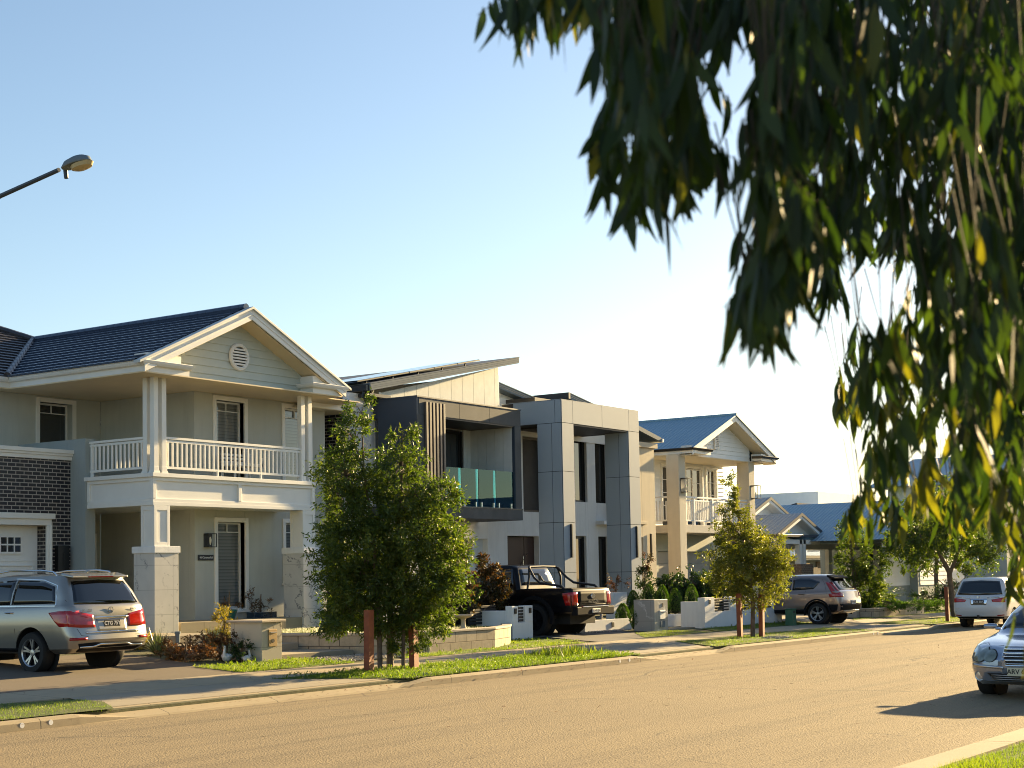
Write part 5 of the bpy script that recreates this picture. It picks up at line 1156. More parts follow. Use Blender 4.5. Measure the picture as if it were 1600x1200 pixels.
# ---------------- yard walls, mailboxes, small things ----------------
BLK = brickmat('cream_retaining_block', (.44, .36, .25), (.52, .43, .31), (.10, .08, .06), .42, .24, .008, .85, .5)
def wallpath(name, label, cat, path, z0, z1, t, mat, cap=None, capmat=None, parent=None):
    """wall following an xy path, thickness t toward the LEFT of travel"""
    root = thing(name, label, cat, (path[0][0], path[0][1], z0)) if parent is None else parent
    m = MB(); sweep(m, [(x, y, z0) for x, y in path], [(0, 0), (0, z1-z0), (-t, z1-z0), (-t, 0)]); m.build('wall', mat, root, bevel=.01)
    if cap:
        m = MB(); sweep(m, [(x, y, z1) for x, y in path], [(.025, 0), (.025, cap), (-t-.02, cap), (-t-.02, 0)]); m.build('cap', capmat or mat, root, bevel=.012)
    return root
capm = plain('cream_cap_stone', (.50, .42, .32), .8, var=.12, bmp=.3)
wallpath('retaining_wall', 'low cream block retaining wall curving around raised garden bed of the gabled house', 'wall', [(26.4, 28.8), (26.9, 26.0), (27.3, 24.2), (27.5, 23.2), (28.1, 22.35), (28.8, 22.08), (31.4, 22.06), (32.6, 22.45), (33.6, 23.1), (34.1, 23.5)], .2, .72, .2, BLK, .06, capm)
m = MB()
bed = [(26.6, 28.9), (27.05, 26.0), (27.5, 24.3), (27.8, 23.3), (28.3, 22.55), (28.9, 22.28), (31.4, 22.26), (32.5, 22.65), (33.5, 23.3), (35.0, 24.4), (35.2, 29.2), (34.7, 30.4)]
m.face([(x, y, .70) for x, y in bed]); tag(m.build('garden_bed_soil', M['turf'], None, recalc=False), kind='structure')
st = thing('garden_steps', 'pale tiled entry steps beside the cream mailbox pillar', 'steps', (25.9, 23.8, .3))
bx('step', M['concdrive'], st, (24.95, 23.15, .2, 27.35, 29, .42), bevel=.01); bx('step', M['concdrive'], st, (25.0, 24.4, .42, 26.9, 29, .58), bevel=.01); bx('step', M['concdrive'], st, (25.2, 26.8, .58, 26.75, 29, .78), bevel=.01)
# mailbox pillars
mb = thing('mailbox_pillar', 'cream marble mailbox pillar with brass plate in front of gabled house', 'mailbox', (24.5, 23.3, .3))
bx('pillar', M['marblecream'], mb, (24.22, 23.0, .25, 24.84, 23.9, 1.13), bevel=.008); bx('cap', capm, mb, (24.16, 22.93, 1.13, 24.90, 23.97, 1.18), bevel=.008)
pl = bx('mailbox_plate', plain('brass_plate', (.46, .32, .16), .35, .6), mb, (24.42, 22.975, .62, 24.66, 23.0, .98), bevel=.004); bx('letter_flap', M['chrome'], pl, (24.45, 22.955, .90, 24.63, 22.975, .925), bevel=.003)
MB().lathe([(0, -.004), (.042, -.004), (.042, 0)], (24.54, 22.972, .74), 'y', 24).build('keyhole_ring', M['joint'], pl)
mb = thing('mailbox_pillar', 'grey marble mailbox pillar numbered 8 with steel letter flap', 'mailbox', (41, 23, .3))
bx('pillar', M['marblegrey'], mb, (40.68, 22.8, .2, 41.5, 23.5, 1.24), bevel=.008)
text_mesh('number', '8', .15, M['black'], mb, (41.18, 22.79, 1.07), FACE_NEG_Y, .006, bold=.004)
pl = bx('mailbox_plate', M['white'], mb, (40.98, 22.77, .66, 41.3, 22.8, .92), bevel=.004); bx('letter_flap', M['chrome'], pl, (41.0, 22.745, .85, 41.28, 22.77, .89), bevel=.003); bx('newspaper_slot', M['fasciagrey'], mb, (41.0, 22.77, .42, 41.26, 22.8, .60), bevel=.004)
mb = thing('mailbox_pillar', 'plain beige mailbox pillar with two dark slots behind the bronze crossover', 'mailbox', (54.8, 22.3, .3))
bx('pillar', capm, mb, (54.55, 22.1, .2, 55.0, 22.7, 1.12), bevel=.008); bx('letter_slot', M['joint'], mb, (54.62, 22.085, .92, 54.92, 22.1, .97), bevel=.002); bx('letter_slot', M['joint'], mb, (54.62, 22.085, .55, 54.92, 22.1, .60), bevel=.002)
# white walls with slat panels
def slat_wall(label, x0, x1, y, t, z0, zs, z1, posts, slats, lights, ret=None):
    w_ = thing('front_wall', label, 'wall', (x0, y, z0)); m = MB(); m.box(x0, y, z0, x1, y+t, zs)
    for a, b in posts: m.box(a, y, zs, b, y+t, z1)
    if ret: m.box(x0, y+t, z0, x0+t, ret, z1-.12)
    m.build('wall', M['softwhite'], w_, bevel=.008)
    for a, b in slats:
        n = 5; h = (z1-.03-zs)/n
        for k in range(n): bx('slat', M['black'], w_, (a, y+.06, zs+.03+k*h, b, y+.09, zs+.03+k*h+h*.62), bevel=.003)
    for x in lights: bx('wall_light', M['black'], w_, (x-.05, y-.03, z1-.2, x+.05, y, z1-.06), bevel=.005)
    return w_
slat_wall('short white front wall with one black slat panel beside the pickup truck', 34.15, 35.12, 23.42, .22, .25, .78, 1.22, [(34.15, 34.42), (34.76, 35.12)], [(34.42, 34.76)], [34.28, 34.98], ret=24.6)
slat_wall('long white front wall with three black slat panels behind the second street tree', 43.43, 49.05, 22.56, .24, .2, .78, 1.24, [(43.43, 44.1), (45.2, 45.75), (46.75, 47.15), (48.35, 49.05)], [(44.1, 45.2), (45.75, 46.75), (47.15, 48.35)], [43.75, 45.5, 48.75], ret=23.4)
lw = thing('garden_wall', 'low white rendered garden wall behind grey mailbox pillar', 'wall', (42, 23.6, .3)); bx('wall', M['softwhite'], lw, (42.0, 23.8, .25, 46.5, 24.0, .72), (38.7, 24.0, .3, 41.4, 24.15, .68)); bx('wall_light', M['black'], lw, (43.0, 23.77, .46, 43.14, 23.8, .62)); bx('wall_light', M['black'], lw, (40.2, 23.97, .45, 40.32, 24.0, .6))
bx('step', M['concdrive'], (s_ := thing('entry_step', 'grey tiled entry step between mailbox pillar and long white wall', 'steps', (42.5, 23, .25))), (41.6, 22.9, .2, 43.4, 23.4, .34), (41.6, 23.4, .2, 42.6, 23.8, .46), bevel=.008)
fb = thing('slat_fence', 'black horizontal slat fence between bird bath and white post', 'fence', (34.2, 24.4, .7))
for k in range(6): bx('slat', M['black'], fb, (33.6, 24.4, .75+k*.085, 34.8, 24.43, .815+k*.085), bevel=.003)
bx('post', M['black'], fb, (33.6, 24.43, .7, 33.66, 24.47, 1.27), (34.74, 24.43, .7, 34.8, 24.47, 1.27), bevel=.003)
pw = thing('planter_wall', 'white planter block beside the grey portal column', 'wall', (49, 28, .6)); bx('wall', M['softwhite'], pw, (44.55, 26.5, .3, 45.45, 26.8, 1.42), bevel=.008)
# planter at right with block face
wallpath('retaining_wall', 'low beige block planter wall under the cycads', 'wall', [(54.75, 22.6), (54.8, 21.55), (59.9, 21.5), (60.0, 24.0)], .2, .56, .2, BLK, .05, capm)
m = MB(); m.face([(54.9, 21.7, .54), (59.9, 21.65, .54), (59.9, 24.5, .54), (54.9, 24.5, .54)]); tag(m.build('garden_bed_soil', M['turf'], None, recalc=False), kind='structure')
# bird bath
bb = thing('bird_bath', 'pale stone pedestal bird bath on the raised garden bed', 'bird bath', (31.0, 22.72, .70))
MB().lathe([(.0, .0), (.12, .0), (.12, .03), (.085, .06), (.055, .14), (.05, .26), (.075, .30)], (31.0, 22.72, .70), 'z', 24).build('pedestal', capm, bb, merge=True)
MB().lathe([(.075, .30), (.20, .335), (.245, .37), (.25, .40), (.235, .40), (.19, .365), (.0, .35)], (31.0, 22.72, .70), 'z', 32).build('basin', capm, bb, merge=True)
# kerbside pit box
ub = thing('service_box', 'small dark green service box on the lawn in front of the crossover', 'utility box', (47.2, 21.4, .25))
gm = plain('green_box_paint', (.035, .13, .07), .5, var=.15); MB().prism([(-.16, 0), (.16, 0), (.14, .52), (-.14, .52)], 'y', -.13, .13).build('box', gm, ub, shift=Vector((0, 0, 0)), bevel=.012); ub.children[0].location = (0, 0, 0)
bx('lid', gm, ub, (47.04, 21.25, .77, 47.36, 21.55, .80), bevel=.008); bx('label_plate', M['plateblk'], ub, (47.12, 21.262, .66, 47.28, 21.27, .72))
# tree stakes
for x, y, h, lab in ((23.5, 19.5, 1.25, 'rusty red timber tree stake left of the two nearest trunks'), (24.85, 19.45, 1.22, 'rusty red timber tree stake right of the two nearest trunks'), (39.72, 19.55, 1.26, 'rusty red timber tree stake left of the second street tree trunk'), (39.75+.62, 18.85+.35, 1.26, 'scratched rusty red timber tree stake right of the second street tree trunk'), (53.6, 18.4, 1.25, 'rusty red timber tree stake at the rear of the people mover')):
    s_ = MB(); s_.box(-.095, -.06, 0, .095, .06, h); o = s_.build('tree_stake', M['timber'], None, bevel=.008); o.location = (x, y, gz(y)-.03); o.rotation_euler = (R(.8)*math.sin(x*3), R(.7)*math.cos(x*5), R(8)); tag(o, lab, 'stake', 'timber stakes beside the street trees')
# porch and garden ornaments
def pot(label, x, y, z, r, h, mat):
    t = thing('plant_pot', label, 'plant pot', (x, y, z)); MB().lathe([(0, 0), (r*.62, 0), (r*.95, h*.8), (r, h*.85), (r, h), (r*.86, h), (r*.8, h*.9), (0, h*.88)], (x, y, z), 'z', 24).build('pot', mat, t, merge=True); return t
teal = plain('teal_glaze', (.01, .11, .10), .2, coat=1.); navy = plain('navy_glaze', (.012, .035, .06), .25, coat=1.)
pt = pot('teal glazed bowl pot on porch below the tall window', 29.9, 29.55, 1.0, .22, .27, teal)
tr_ = thing('plant_trough', 'long navy plant trough on porch right of tall window', 'plant pot', (31.5, 29.9, 1.0)); bx('trough', navy, tr_, (31.1, 29.8, .98, 32.0, 30.1, 1.16), bevel=.02)
bl = thing('bollard_light', 'small steel bollard light standing in the succulent bed', 'light', (25.5, 27.4, .45))
MB().lathe([(0, 0), (.055, 0), (.055, .38), (.07, .38), (.07, .43), (0, .44)], (25.45, 26.8, .45), 'z', 16).build('post', M['fasciagrey'], bl, merge=True)
# bird statues: white geese
def goose(x, y, z, s, rz, label):
    t = thing('goose_statue', label, 'statue', (0, 0, 0)); m = MB()
    body = [(-.34, .16, .02), (-.30, .19, .06), (-.2, .21, .12), (-.05, .2, .155), (.08, .2, .15), (.18, .22, .10), (.22, .27, .055)]
    m.tube([(a, 0, b) for a, b, c_ in body], [c_ for a, b, c_ in body], 14)
    m.tube([(.16, 0, .24), (.22, 0, .34), (.20, 0, .44), (.17, 0, .52), (.19, 0, .58), (.24, 0, .585)], [.085, .055, .042, .04, .05, .038], 12)
    for k in (1, -1): m.tube([(.12, k*.10, .25), (0, k*.14, .25), (-.16, k*.13, .24), (-.3, k*.07, .24)], [.03, .075, .06, .012], 10)
    m.build('body', M['white'], t, shift=Vector((0, 0, 0)), sharp=60)
    b = MB(); b.tube([(.27, 0, .585), (.33, 0, .57)], [.022, .008], 8); b.build('beak', plain('orange_beak', (.5, .2, .03), .5), t, shift=Vector((0, 0, 0)))
    t.location = (x, y, z); t.rotation_euler = (0, 0, rz); t.scale = (s,)*3
goose(23.75, 23.55, .30, .6, R(200), 'larger white goose statue left of cream mailbox pillar'); goose(24.0, 23.2, .28, .52, R(20), 'smaller white goose statue beside the cream mailbox pillar')
# balcony furniture
bn = thing('outdoor_chair', 'cream slatted outdoor chair on balcony behind the railing', 'chair', (30.6, 29.9, 4.72))
bx('seat', M['cream'], bn, (30.2, 29.6, 5.1, 31.3, 30.1, 5.18)); bx('backrest', M['cream'], bn, *[(30.2, 30.1, 5.2+k*.1, 31.3, 30.13, 5.26+k*.1) for k in range(3)], bevel=.003)
for a in (30.2, 31.24):
    for b in (29.6, 30.07): bx('leg', M['cream'], bn, (a, b, 4.7, a+.05, b+.05, 5.5 if b > 30 else 5.35), bevel=.003)
# street lamp
sl_ = thing('street_lamp', 'grey street lamp with long arm and oval head hanging over the road', 'street lamp', (13.85, 19.2, .15))
MB().tube([(13.85, 19.2, .1), (13.85, 19.2, 3.5), (13.85, 19.2, 7.15)], [.09, .075, .06], 14).build('pole', M['charcoal'], sl_)
MB().tube([(13.85, 19.2, 7.0), (13.84, 18.9, 7.28), (13.8, 18.0, 7.44), (13.78, 16.75, 7.60)], [.04, .036, .032, .03], 10).build('arm', M['charcoal'], sl_)
hm = MB(); hm.lathe([(0, .10), (.10, .095), (.17, .06), (.2, .0), (.19, -.015), (.0, -.02)], (0, 0, 0), 'z', 28); hm.v = [(x*.68+13.74, y*1.5*(1-.2*(y < 0))+16.32, z*1.0+7.60-.1*(y*1.2)) for x, y, z in hm.v]; hd = hm.build('lamp_head', M['fasciagrey'], sl_, merge=True, sharp=50)
gm_ = MB(); gm_.lathe([(.17, -.0), (.15, -.05), (.08, -.075), (.0, -.08)], (0, 0, 0), 'z', 24); gm_.v = [(x*.64+13.74, y*1.15+16.24, z+7.585-.1*(y*1.2)) for x, y, z in gm_.v]; gm_.build('diffuser', plain('lamp_diffuser', (.45, .38, .22), .25, var=.2), hd)
MB().tube([(13.78, 16.62, 7.58), (13.78, 16.60, 7.46)], .03, 8).build('photocell', M['charcoal'], hd)
# ---------------- plants ----------------
rnd = random.Random(11)
RT = Vector((math.sin(YAW), -math.cos(YAW), 0)); FD = Vector((math.cos(YAW), math.sin(YAW), 0))
def add_leaf(m, p, d, L, W, tone, nrm=None, fold=.25):
    """simple folded leaf: two triangles each side of the midrib"""
    s = d.cross(nrm or Vector((rnd.uniform(-1, 1), rnd.uniform(-1, 1), rnd.uniform(-.2, 1))))
    if s.length < 1e-3: s = d.orthogonal()
    s.normalize(); n_ = s.cross(d); mid = p+d*L*.45-n_*L*.03; tip = p+d*L
    a = mid+s*W*.5+n_*W*fold; b = mid-s*W*.5+n_*W*fold; i = len(m.v)
    m.v += [tuple(p), tuple(a), tuple(tip), tuple(b)]; m.f += [(i, i+1, i+2), (i, i+2, i+3)]; m.sm += [False]*2; m.tone += [tone, tone]
def rdir(up=0.):
    while True:
        v = Vector((rnd.uniform(-1, 1), rnd.uniform(-1, 1), rnd.uniform(-1, 1)))
        if .05 < v.length < 1: v.normalize(); v.z += up; return v.normalized()
def crown(m, base, cl, n, L, W, spray=9, droop=-.35, depth=1.0, tmin=0., tmax=1., twigs=None, shell=2.2):
    tot = sum(c[2]*c[2]*c[3] for c in cl)**1.0; base = Vector(base)
    wts = [(c[2]*c[3])**1.1 for c in cl]; sw = sum(wts)
    for c, wt in zip(cl, wts):
        ctr = base+RT*c[0]+Vector((0, 0, c[1]-base.z if False else 0)); ctr.z = c[1]
        ctr = ctr+FD*rnd.uniform(-.25, .25)*c[2]
        k = int(n*wt/sw/spray); subs = []
        for _ in range(max(5, k//9)):
            q = rdir(); subs.append((q, (.35+.72*rnd.random()**.6), rnd.random()))
        for _ in range(k):
            q0, r0, sh0 = rnd.choice(subs); q = (q0*r0+rdir()*rnd.random()*.42); r_ = 1.
            lump = 1+.18*math.sin(q.x*7+c[0]*5)*math.sin(q.z*6+c[1]*3)
            P = ctr+Vector((0, 0, q.z*c[3]*r_*lump))+RT*(q.x*c[2]*r_*lump)+FD*(q.y*c[2]*depth*r_*lump)
            ax = (RT*q.x+FD*q.y+Vector((0, 0, q.z*.6+rnd.uniform(-.4, .5)))).normalized()
            sh = .5*sh0+.5*rnd.random()
            if twigs is not None and rnd.random() < .25: twigs.append((ctr, P))
            for j in range(spray):
                t = j/spray; b = P+ax*(t*L*2.2)+rdir()*L*.35
                d = (ax*.5+rdir()*.9+Vector((0, 0, droop))).normalized()
                add_leaf(m, b, d, L*rnd.uniform(.7, 1.2), W*rnd.uniform(.8, 1.2), max(0.01, min(1, tmin+(tmax-tmin)*(.55*sh+.45*rnd.random()))))
def tree(name, label, cat, base, trunks, cl, n, L, W, leaf, bark, group=None, depth=1., droop=-.35, tone=(0, 1), shell=2.2, spray=9):
    t = thing(name, label, cat, base, group); tw = []
    m = MB(); crown(m, base, cl, n, L, W, spray, droop, depth, tone[0], tone[1], tw, shell); m.build('crown', leaf, t, recalc=False, sharp=0)
    b = MB()
    for pts, rads in trunks:
        P = [Vector(base)+RT*u+FD*v+Vector((0, 0, z)) for u, v, z in pts]; b.tube(P, rads, 8)
    top = [Vector(base)+RT*u+FD*v+Vector((0, 0, z)) for u, v, z in trunks[0][0]]
    for c in cl:      # limbs from the trunk line to each clump
        ctr = Vector(base)+RT*c[0]; ctr.z = c[1]; zt = max(.8, c[1]-base[2]-.8*abs(c[0])-.5); 
        best = min(top, key=lambda p: abs(p.z-(base[2]+zt))); best = best if best.z < ctr.z else top[len(top)//2]
        b.tube([best, best.lerp(ctr, .5)+Vector((0, 0, -.06)), ctr], [.022, .015, .007], 5)
    for a, c in tw[:140]: b.tube([a, a.lerp(c, .55)+Vector((0, 0, .05)), c], [.007, .005, .002], 3, cap=False)
    b.build('trunk', bark, t, sharp=50); return t
bark = plain('grey_brown_bark', (.14, .10, .07), .85, var=.4, vscale=9, bmp=.5)
LF1 = leafmat('street_tree_leaf', (.022, .042, .008), (.06, .095, .014), (.19, .20, .03), .42)
LF2 = leafmat('yellow_green_leaf', (.05, .065, .01), (.12, .13, .02), (.28, .24, .04), .42)
LFD = leafmat('dark_glossy_leaf', (.012, .03, .006), (.03, .06, .012), (.07, .10, .02), .25, .3)
LFR = leafmat('bronze_magnolia_leaf', (.02, .04, .01), (.06, .045, .014), (.16, .08, .03), .3, .35, (1.8, 1.2, .7))
LFC = leafmat('conifer_leaf', (.03, .07, .008), (.07, .14, .015), (.12, .20, .025), .25, .6)
LFG = leafmat('grass_blade', (.05, .09, .012), (.11, .17, .02), (.24, .27, .05), .45, .5)
LFS = leafmat('succulent_leaf', (.09, .12, .06), (.20, .24, .12), (.40, .42, .26), .15, .4)
LFRED = leafmat('red_brown_shrub_leaf', (.04, .05, .015), (.12, .065, .022), (.22, .10, .03), .3, .5, (1.6, 1.1, .6))
LFY = leafmat('yellow_shrub_leaf', (.10, .10, .02), (.28, .21, .03), (.42, .28, .04), .35, .5)
TA= [(-0.31, 5.32, 0.15, 0.33), (-0.46, 4.78, 0.33, 0.41), (-0.63, 4.07, 0.56, 0.54), (-0.68, 3.37, 0.46, 0.6), (-0.5, 2.73, 0.66, 0.71), (-0.75, 2.08, 0.42, 0.58), (-0.44, 1.76, 0.71, 0.54), (-0.68, 1.44, 0.34, 0.32), (-0.12, 2.34, 0.58, 0.77), (-0.14, 3.37, 0.49, 0.64), (-0.24, 4.07, 0.38, 0.38), (-.55, 1.15, .5, .3), (-.8, 1.2, .28, .28)]
TB= [(0.32, 4.78, 0.18, 0.28), (0.26, 4.3, 0.38, 0.41), (0.42, 3.66, 0.62, 0.54), (1.0, 3.34, 0.44, 0.51), (0.62, 2.83, 0.77, 0.71), (1.1, 2.44, 0.45, 0.6), (0.49, 2.06, 0.79, 0.64), (1.0, 1.67, 0.42, 0.4), (0.49, 1.42, 0.64, 0.46), (0.04, 1.35, 0.46, 0.46), (0.36, 0.92, 0.34, 0.28), (.8, 1.1, 0.3, 0.26), (-.05, .95, .35, .26), (.6, 1.1, .45, .3)]
T2= [(-0.48, 4.47, 0.14, 0.32), (-0.29, 3.86, 0.25, 0.36), (-0.5, 3.32, 0.36, 0.43), (-0.2, 2.97, 0.64, 0.46), (-0.46, 2.43, 0.61, 0.5), (0.43, 2.47, 0.61, 0.5), (-0.02, 1.98, 0.93, 0.61), (0.62, 2.07, 0.4, 0.46), (0.16, 1.45, 0.75, 0.36), (-0.64, 1.8, 0.39, 0.39)]
T3= [(-1.33, 3.21, 0.93, 0.88), (-0.05, 4.03, 1.4, 1.05), (1.12, 3.1, 0.7, 1.05), (-0.28, 2.63, 1.35, 0.6), (-1.86, 2.86, 0.6, 0.74), (0.88, 2.17, 0.7, 0.42)]
TBU= [(-0.05, 3.32, 0.35, 0.8), (0.0, 2.4, 0.52, 0.9), (0.62, 2.26, 0.5, 0.85), (0.2, 1.2, 0.62, 0.8), (0.75, 1.08, 0.5, 0.66), (-0.05, 0.73, 0.45, 0.42)]
g1 = 'street trees on the grass verge'
tree('street_tree', 'taller dense green street tree with pointed top, left one of the nearest pair', 'tree', (24.25, 19.83, .18), [([(0, 0, 0), (-.02, 0, 1.2), (-.1, 0, 2.6), (-.28, 0, 4), (-.31, 0, 5.2)], [.055, .045, .035, .02, .006])], TA, 30000, .10, .030, LF1, bark, g1)
tree('street_tree', 'slightly shorter dense street tree, right one of the nearest pair', 'tree', (24.62, 19.88, .18), [([(0, 0, 0), (.02, 0, 1.2), (.15, 0, 2.4), (.28, 0, 3.6), (.32, 0, 4.8)], [.075, .06, .045, .025, .007]), ([(.27, -.1, 0), (.28, 0, .9), (.4, 0, 1.8), (.7, 0, 2.6)], [.04, .035, .025, .01])], TB, 34000, .10, .030, LF1, bark, g1, tone=(.05, 1))
tree('street_tree', 'small yellow green street tree between two timber stakes', 'tree', (40.02, 19.31, .16), [([(0, 0, 0), (.03, 0, .9), (-.02, 0, 1.6), (-.2, 0, 2.8), (-.42, 0, 4.2)], [.07, .06, .05, .03, .008])], T2, 22000, .10, .032, LF2, bark, g1)
tree('street_tree', 'broad dark green street tree with forked trunk behind the people mover', 'tree', (57.3, 19.4, .18), [([(0, 0, 0), (-.1, 0, 1.0), (-.15, 0, 1.7), (-.6, 0, 2.6), (-.9, 0, 3.3)], [.13, .11, .10, .06, .02]), ([(-.14, 0, 1.6), (.2, 0, 2.4), (.5, 0, 3.3)], [.08, .05, .02])], T3, 16000, .13, .055, LF1, bark, g1)
tree('garden_tree', 'bushy dark green garden tree behind planter and beige mailbox', 'tree', (55.6, 22.6, .3), [([(0, 0, 0), (0, 0, 1.0), (-.05, 0, 2.2), (-.15, 0, 3.4)], [.07, .06, .04, .01])], TBU, 13000, .1, .045, LF1, bark, None)
tree('garden_tree', 'olive green tree growing behind the weatherboard house', 'tree', (70, 24.5, .2), [([(0, 0, 0), (0, 0, 1.5), (.1, 0, 3), (.2, 0, 4.2)], [.12, .1, .07, .02])], [(-.6, 3.4, 1.4, 1.2), (.9, 3.8, 1.5, 1.3), (.1, 5.0, 1.2, .9)], 9000, .16, .07, LF1, bark, None)
tree('street_tree', 'far green street tree beyond the people mover, added to shade the weatherboard house', 'tree', (76, 19.6, .2), [([(0, 0, 0), (0, 0, 1.6), (.1, 0, 3)], [.12, .1, .04])], [(-.8, 3.4, 1.3, 1.2), (.9, 3.6, 1.4, 1.3), (0, 4.7, 1.2, .9)], 8000, .17, .08, LF1, bark, g1)  # tree added for the shade it throws on the weatherboard house
tree('street_tree', 'farthest leafy street tree past the right edge, added to shade the weatherboard house', 'tree', (90, 20, .2), [([(0, 0, 0), (0, 0, 1.6), (.1, 0, 3)], [.12, .1, .04])], [(-.8, 3.6, 1.6, 1.4), (1.2, 3.8, 1.6, 1.4), (0, 5.2, 1.5, 1.1)], 8000, .2, .09, LF1, bark, g1)  # second tree added to keep sun off the weatherboard house
# shrubs
def shrub(name, label, cat, x, y, z, cl, n, L, W, leaf, group=None, **k):
    return tree(name, label, cat, (x, y, z), [([(0, 0, -.02), (0, 0, .3), (.02, 0, .5)], [.03, .025, .012])], [(a, z+b, c, d) for a, b, c, d in cl], n, L, W, leaf, bark, group, **k)
shrub('shrub', 'large dark green rounded shrub beside right marble plinth of gabled house', 'shrub', 28.95, 24.6, .70, [(0, .55, .5, .5), (.15, 1.2, .45, .45), (-.25, .35, .35, .3), (.3, 1.7, .3, .3)], 9000, .08, .045, LFD)
shrub('magnolia', 'bronze leaved magnolia bush standing in front of the pickup cab', 'shrub', 35.2, 24.9, .75, [(0, .5, .42, .45), (0, 1.0, .34, .4), (0, 1.6, .18, .35)], 3800, .11, .05, LFR, 'magnolia bushes in the raised bed', droop=.2)
shrub('magnolia', 'bronze leaved magnolia bush half hidden by the nearest street trees', 'shrub', 33.5, 24.9, .75, [(0, .8, .4, .5), (0, 1.6, .36, .45), (.05, 2.1, .2, .3)], 3800, .11, .05, LFR, 'magnolia bushes in the raised bed', droop=.2)
shrub('shrub', 'small leafy green shrub above the black slat fence', 'shrub', 33.9, 24.9, .72, [(0, .55, .3, .35), (.2, .8, .2, .25)], 1600, .08, .04, LF1)
cs = shrub('shrub', 'tall slim shrub with reddish top at the corner of the cream wing', 'shrub', 46.3, 26.3, .7, [(0, .7, .22, .5), (0, 1.3, .2, .4)], 2200, .07, .03, LFD)
ng = MB(); crown(ng, (46.3, 26.3, .7), [(0, 2.45, .22, .28)], 700, .07, .03); ng.build('red_new_growth', LFR, cs, recalc=False, sharp=0)
shrub('shrub', 'sparse twiggy brown shrub against the grey portal column', 'shrub', 44.9, 26.6, 1.2, [(0, .5, .35, .35), (-.3, .2, .3, .25)], 500, .07, .03, LFRED)
hl = ['leftmost', 'second', 'third', 'fourth', 'fifth', 'sixth', 'rightmost']
for i in range(7):
    x = 46.0+i*.62; y = 25.3-i*.1; h = (1.25, 1.1, 1.3, 1.15, 1.2, .95, .9)[i]
    shrub('hedge_shrub', f'glossy green hedge shrub, {hl[i]} of seven behind the white walls', 'shrub', x, y, .65, [(0, h*.4, .42, h*.42), (.1, h*.8, .3, h*.3), (-.2, h*.75, .2, h*.28)], 3600, .08, .042, LFD, 'hedge shrubs in front of the weatherboard garage')
# conifers
cg = 'small clipped conifers beside the dark driveway'
for i, (x, y, z, h, lab) in enumerate(((41.3, 24.25, .36, .72, 'low clipped conifer nearest the pickup truck'), (40.85, 23.5, .32, .78, 'low clipped conifer touching left side of grey mailbox pillar'), (44.13, 25.5, .70, .74, 'clipped conifer behind the two low ones on left of grey mailbox'), (44.25, 25.0, .70, .92, 'clipped conifer directly behind the grey mailbox pillar'), (44.8, 24.8, .70, .90, 'clipped conifer just right of grey mailbox pillar top'), (44.75, 24.3, .70, .78, 'rounded clipped conifer above the low garden wall'), (45.5, 24.1, .68, .92, 'tallest clipped conifer touching the left end of long white wall'))):
    t = thing('conifer', lab, 'shrub', (x, y, z), cg); m = MB()
    for _ in range(2600):
        u = rnd.random()**.8; a = rnd.uniform(0, 2*math.pi); rr = .215*(math.sin(math.pi*max(.02, min(.98, u))**.78))**.62*(.85+.2*rnd.random())
        p = Vector((x+rr*math.cos(a), y+rr*math.sin(a), z+.02+u*h)); d = Vector((math.cos(a)*.5, math.sin(a)*.5, 1.0))+rdir()*.5
        add_leaf(m, p, d.normalized(), .055, .014, .05+.95*rnd.random()*(.4+.6*u))
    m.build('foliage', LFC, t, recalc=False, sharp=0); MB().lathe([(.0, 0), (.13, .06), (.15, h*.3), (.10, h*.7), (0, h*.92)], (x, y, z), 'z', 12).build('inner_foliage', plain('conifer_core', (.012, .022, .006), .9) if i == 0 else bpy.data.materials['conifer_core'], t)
# succulents, garden bed
def blades(m, x, y, z, n, L, W, spread, tone=(0.1, 1), segs=4, curl=.5):
    for i in range(n):
        a = rnd.uniform(0, 2*math.pi); el = rnd.uniform(.25, 1.0); l_ = L*rnd.uniform(.7, 1.15); d = Vector((math.cos(a)*spread*(1-el*.6), math.sin(a)*spread*(1-el*.6), .5+el)).normalized(); s = Vector((-math.sin(a), math.cos(a), 0)); p = Vector((x, y, z)); tn = tone[0]+(tone[1]-tone[0])*rnd.random(); prev = None
        for k in range(segs+1):
            t = k/segs; w_ = W*(1-t)**.7*(.6+.8*min(1, t*3)) if k < segs else 0.001
            c = p+d*l_*t+Vector((0, 0, -curl*l_*t*t*(1-el)))
            q = (c-s*w_/2, c+s*w_/2)
            if prev: m.face([prev[0], prev[1], q[1], q[0]], False, tn)
            prev = q
def bladeplant(name, label, x, y, z, n, L, W, spread, mat, part='leaves', **k):
    t = thing(name, label, 'plant', (x, y, z)); m = MB(); blades(m, x, y, z, n, L, W, spread, **k); m.build(part, mat, t, recalc=False, sharp=0); return t
bladeplant('yucca', 'pale spiky succulent clump at driveway edge, left of the bed', 24.0, 25.9, .4, 130, .62, .035, 1.1, LFS); bladeplant('yucca', 'grey green spiky succulent clump behind the goose statues', 25.1, 25.3, .4, 130, .62, .035, 1.1, LFS)
bladeplant('flax', 'slim spiky plant beside cream mailbox pillar', 23.9, 23.7, .3, 60, .45, .02, .9, LFS)
gb = 'low shrubs in the garden bed beside the first driveway'
shrub('ground_shrub', 'reddish brown low shrub at front tip of the bed', 'shrub', 23.2, 24.2, .3, [(0, .15, .38, .22), (-.3, .22, .3, .22)], 2600, .05, .025, LFRED, gb)
shrub('ground_shrub', 'reddish green low shrub in middle of the bed beside driveway', 'shrub', 24.1, 25.0, .36, [(0, .2, .4, .26), (.35, .25, .3, .25)], 2600, .05, .025, LFRED, gb)
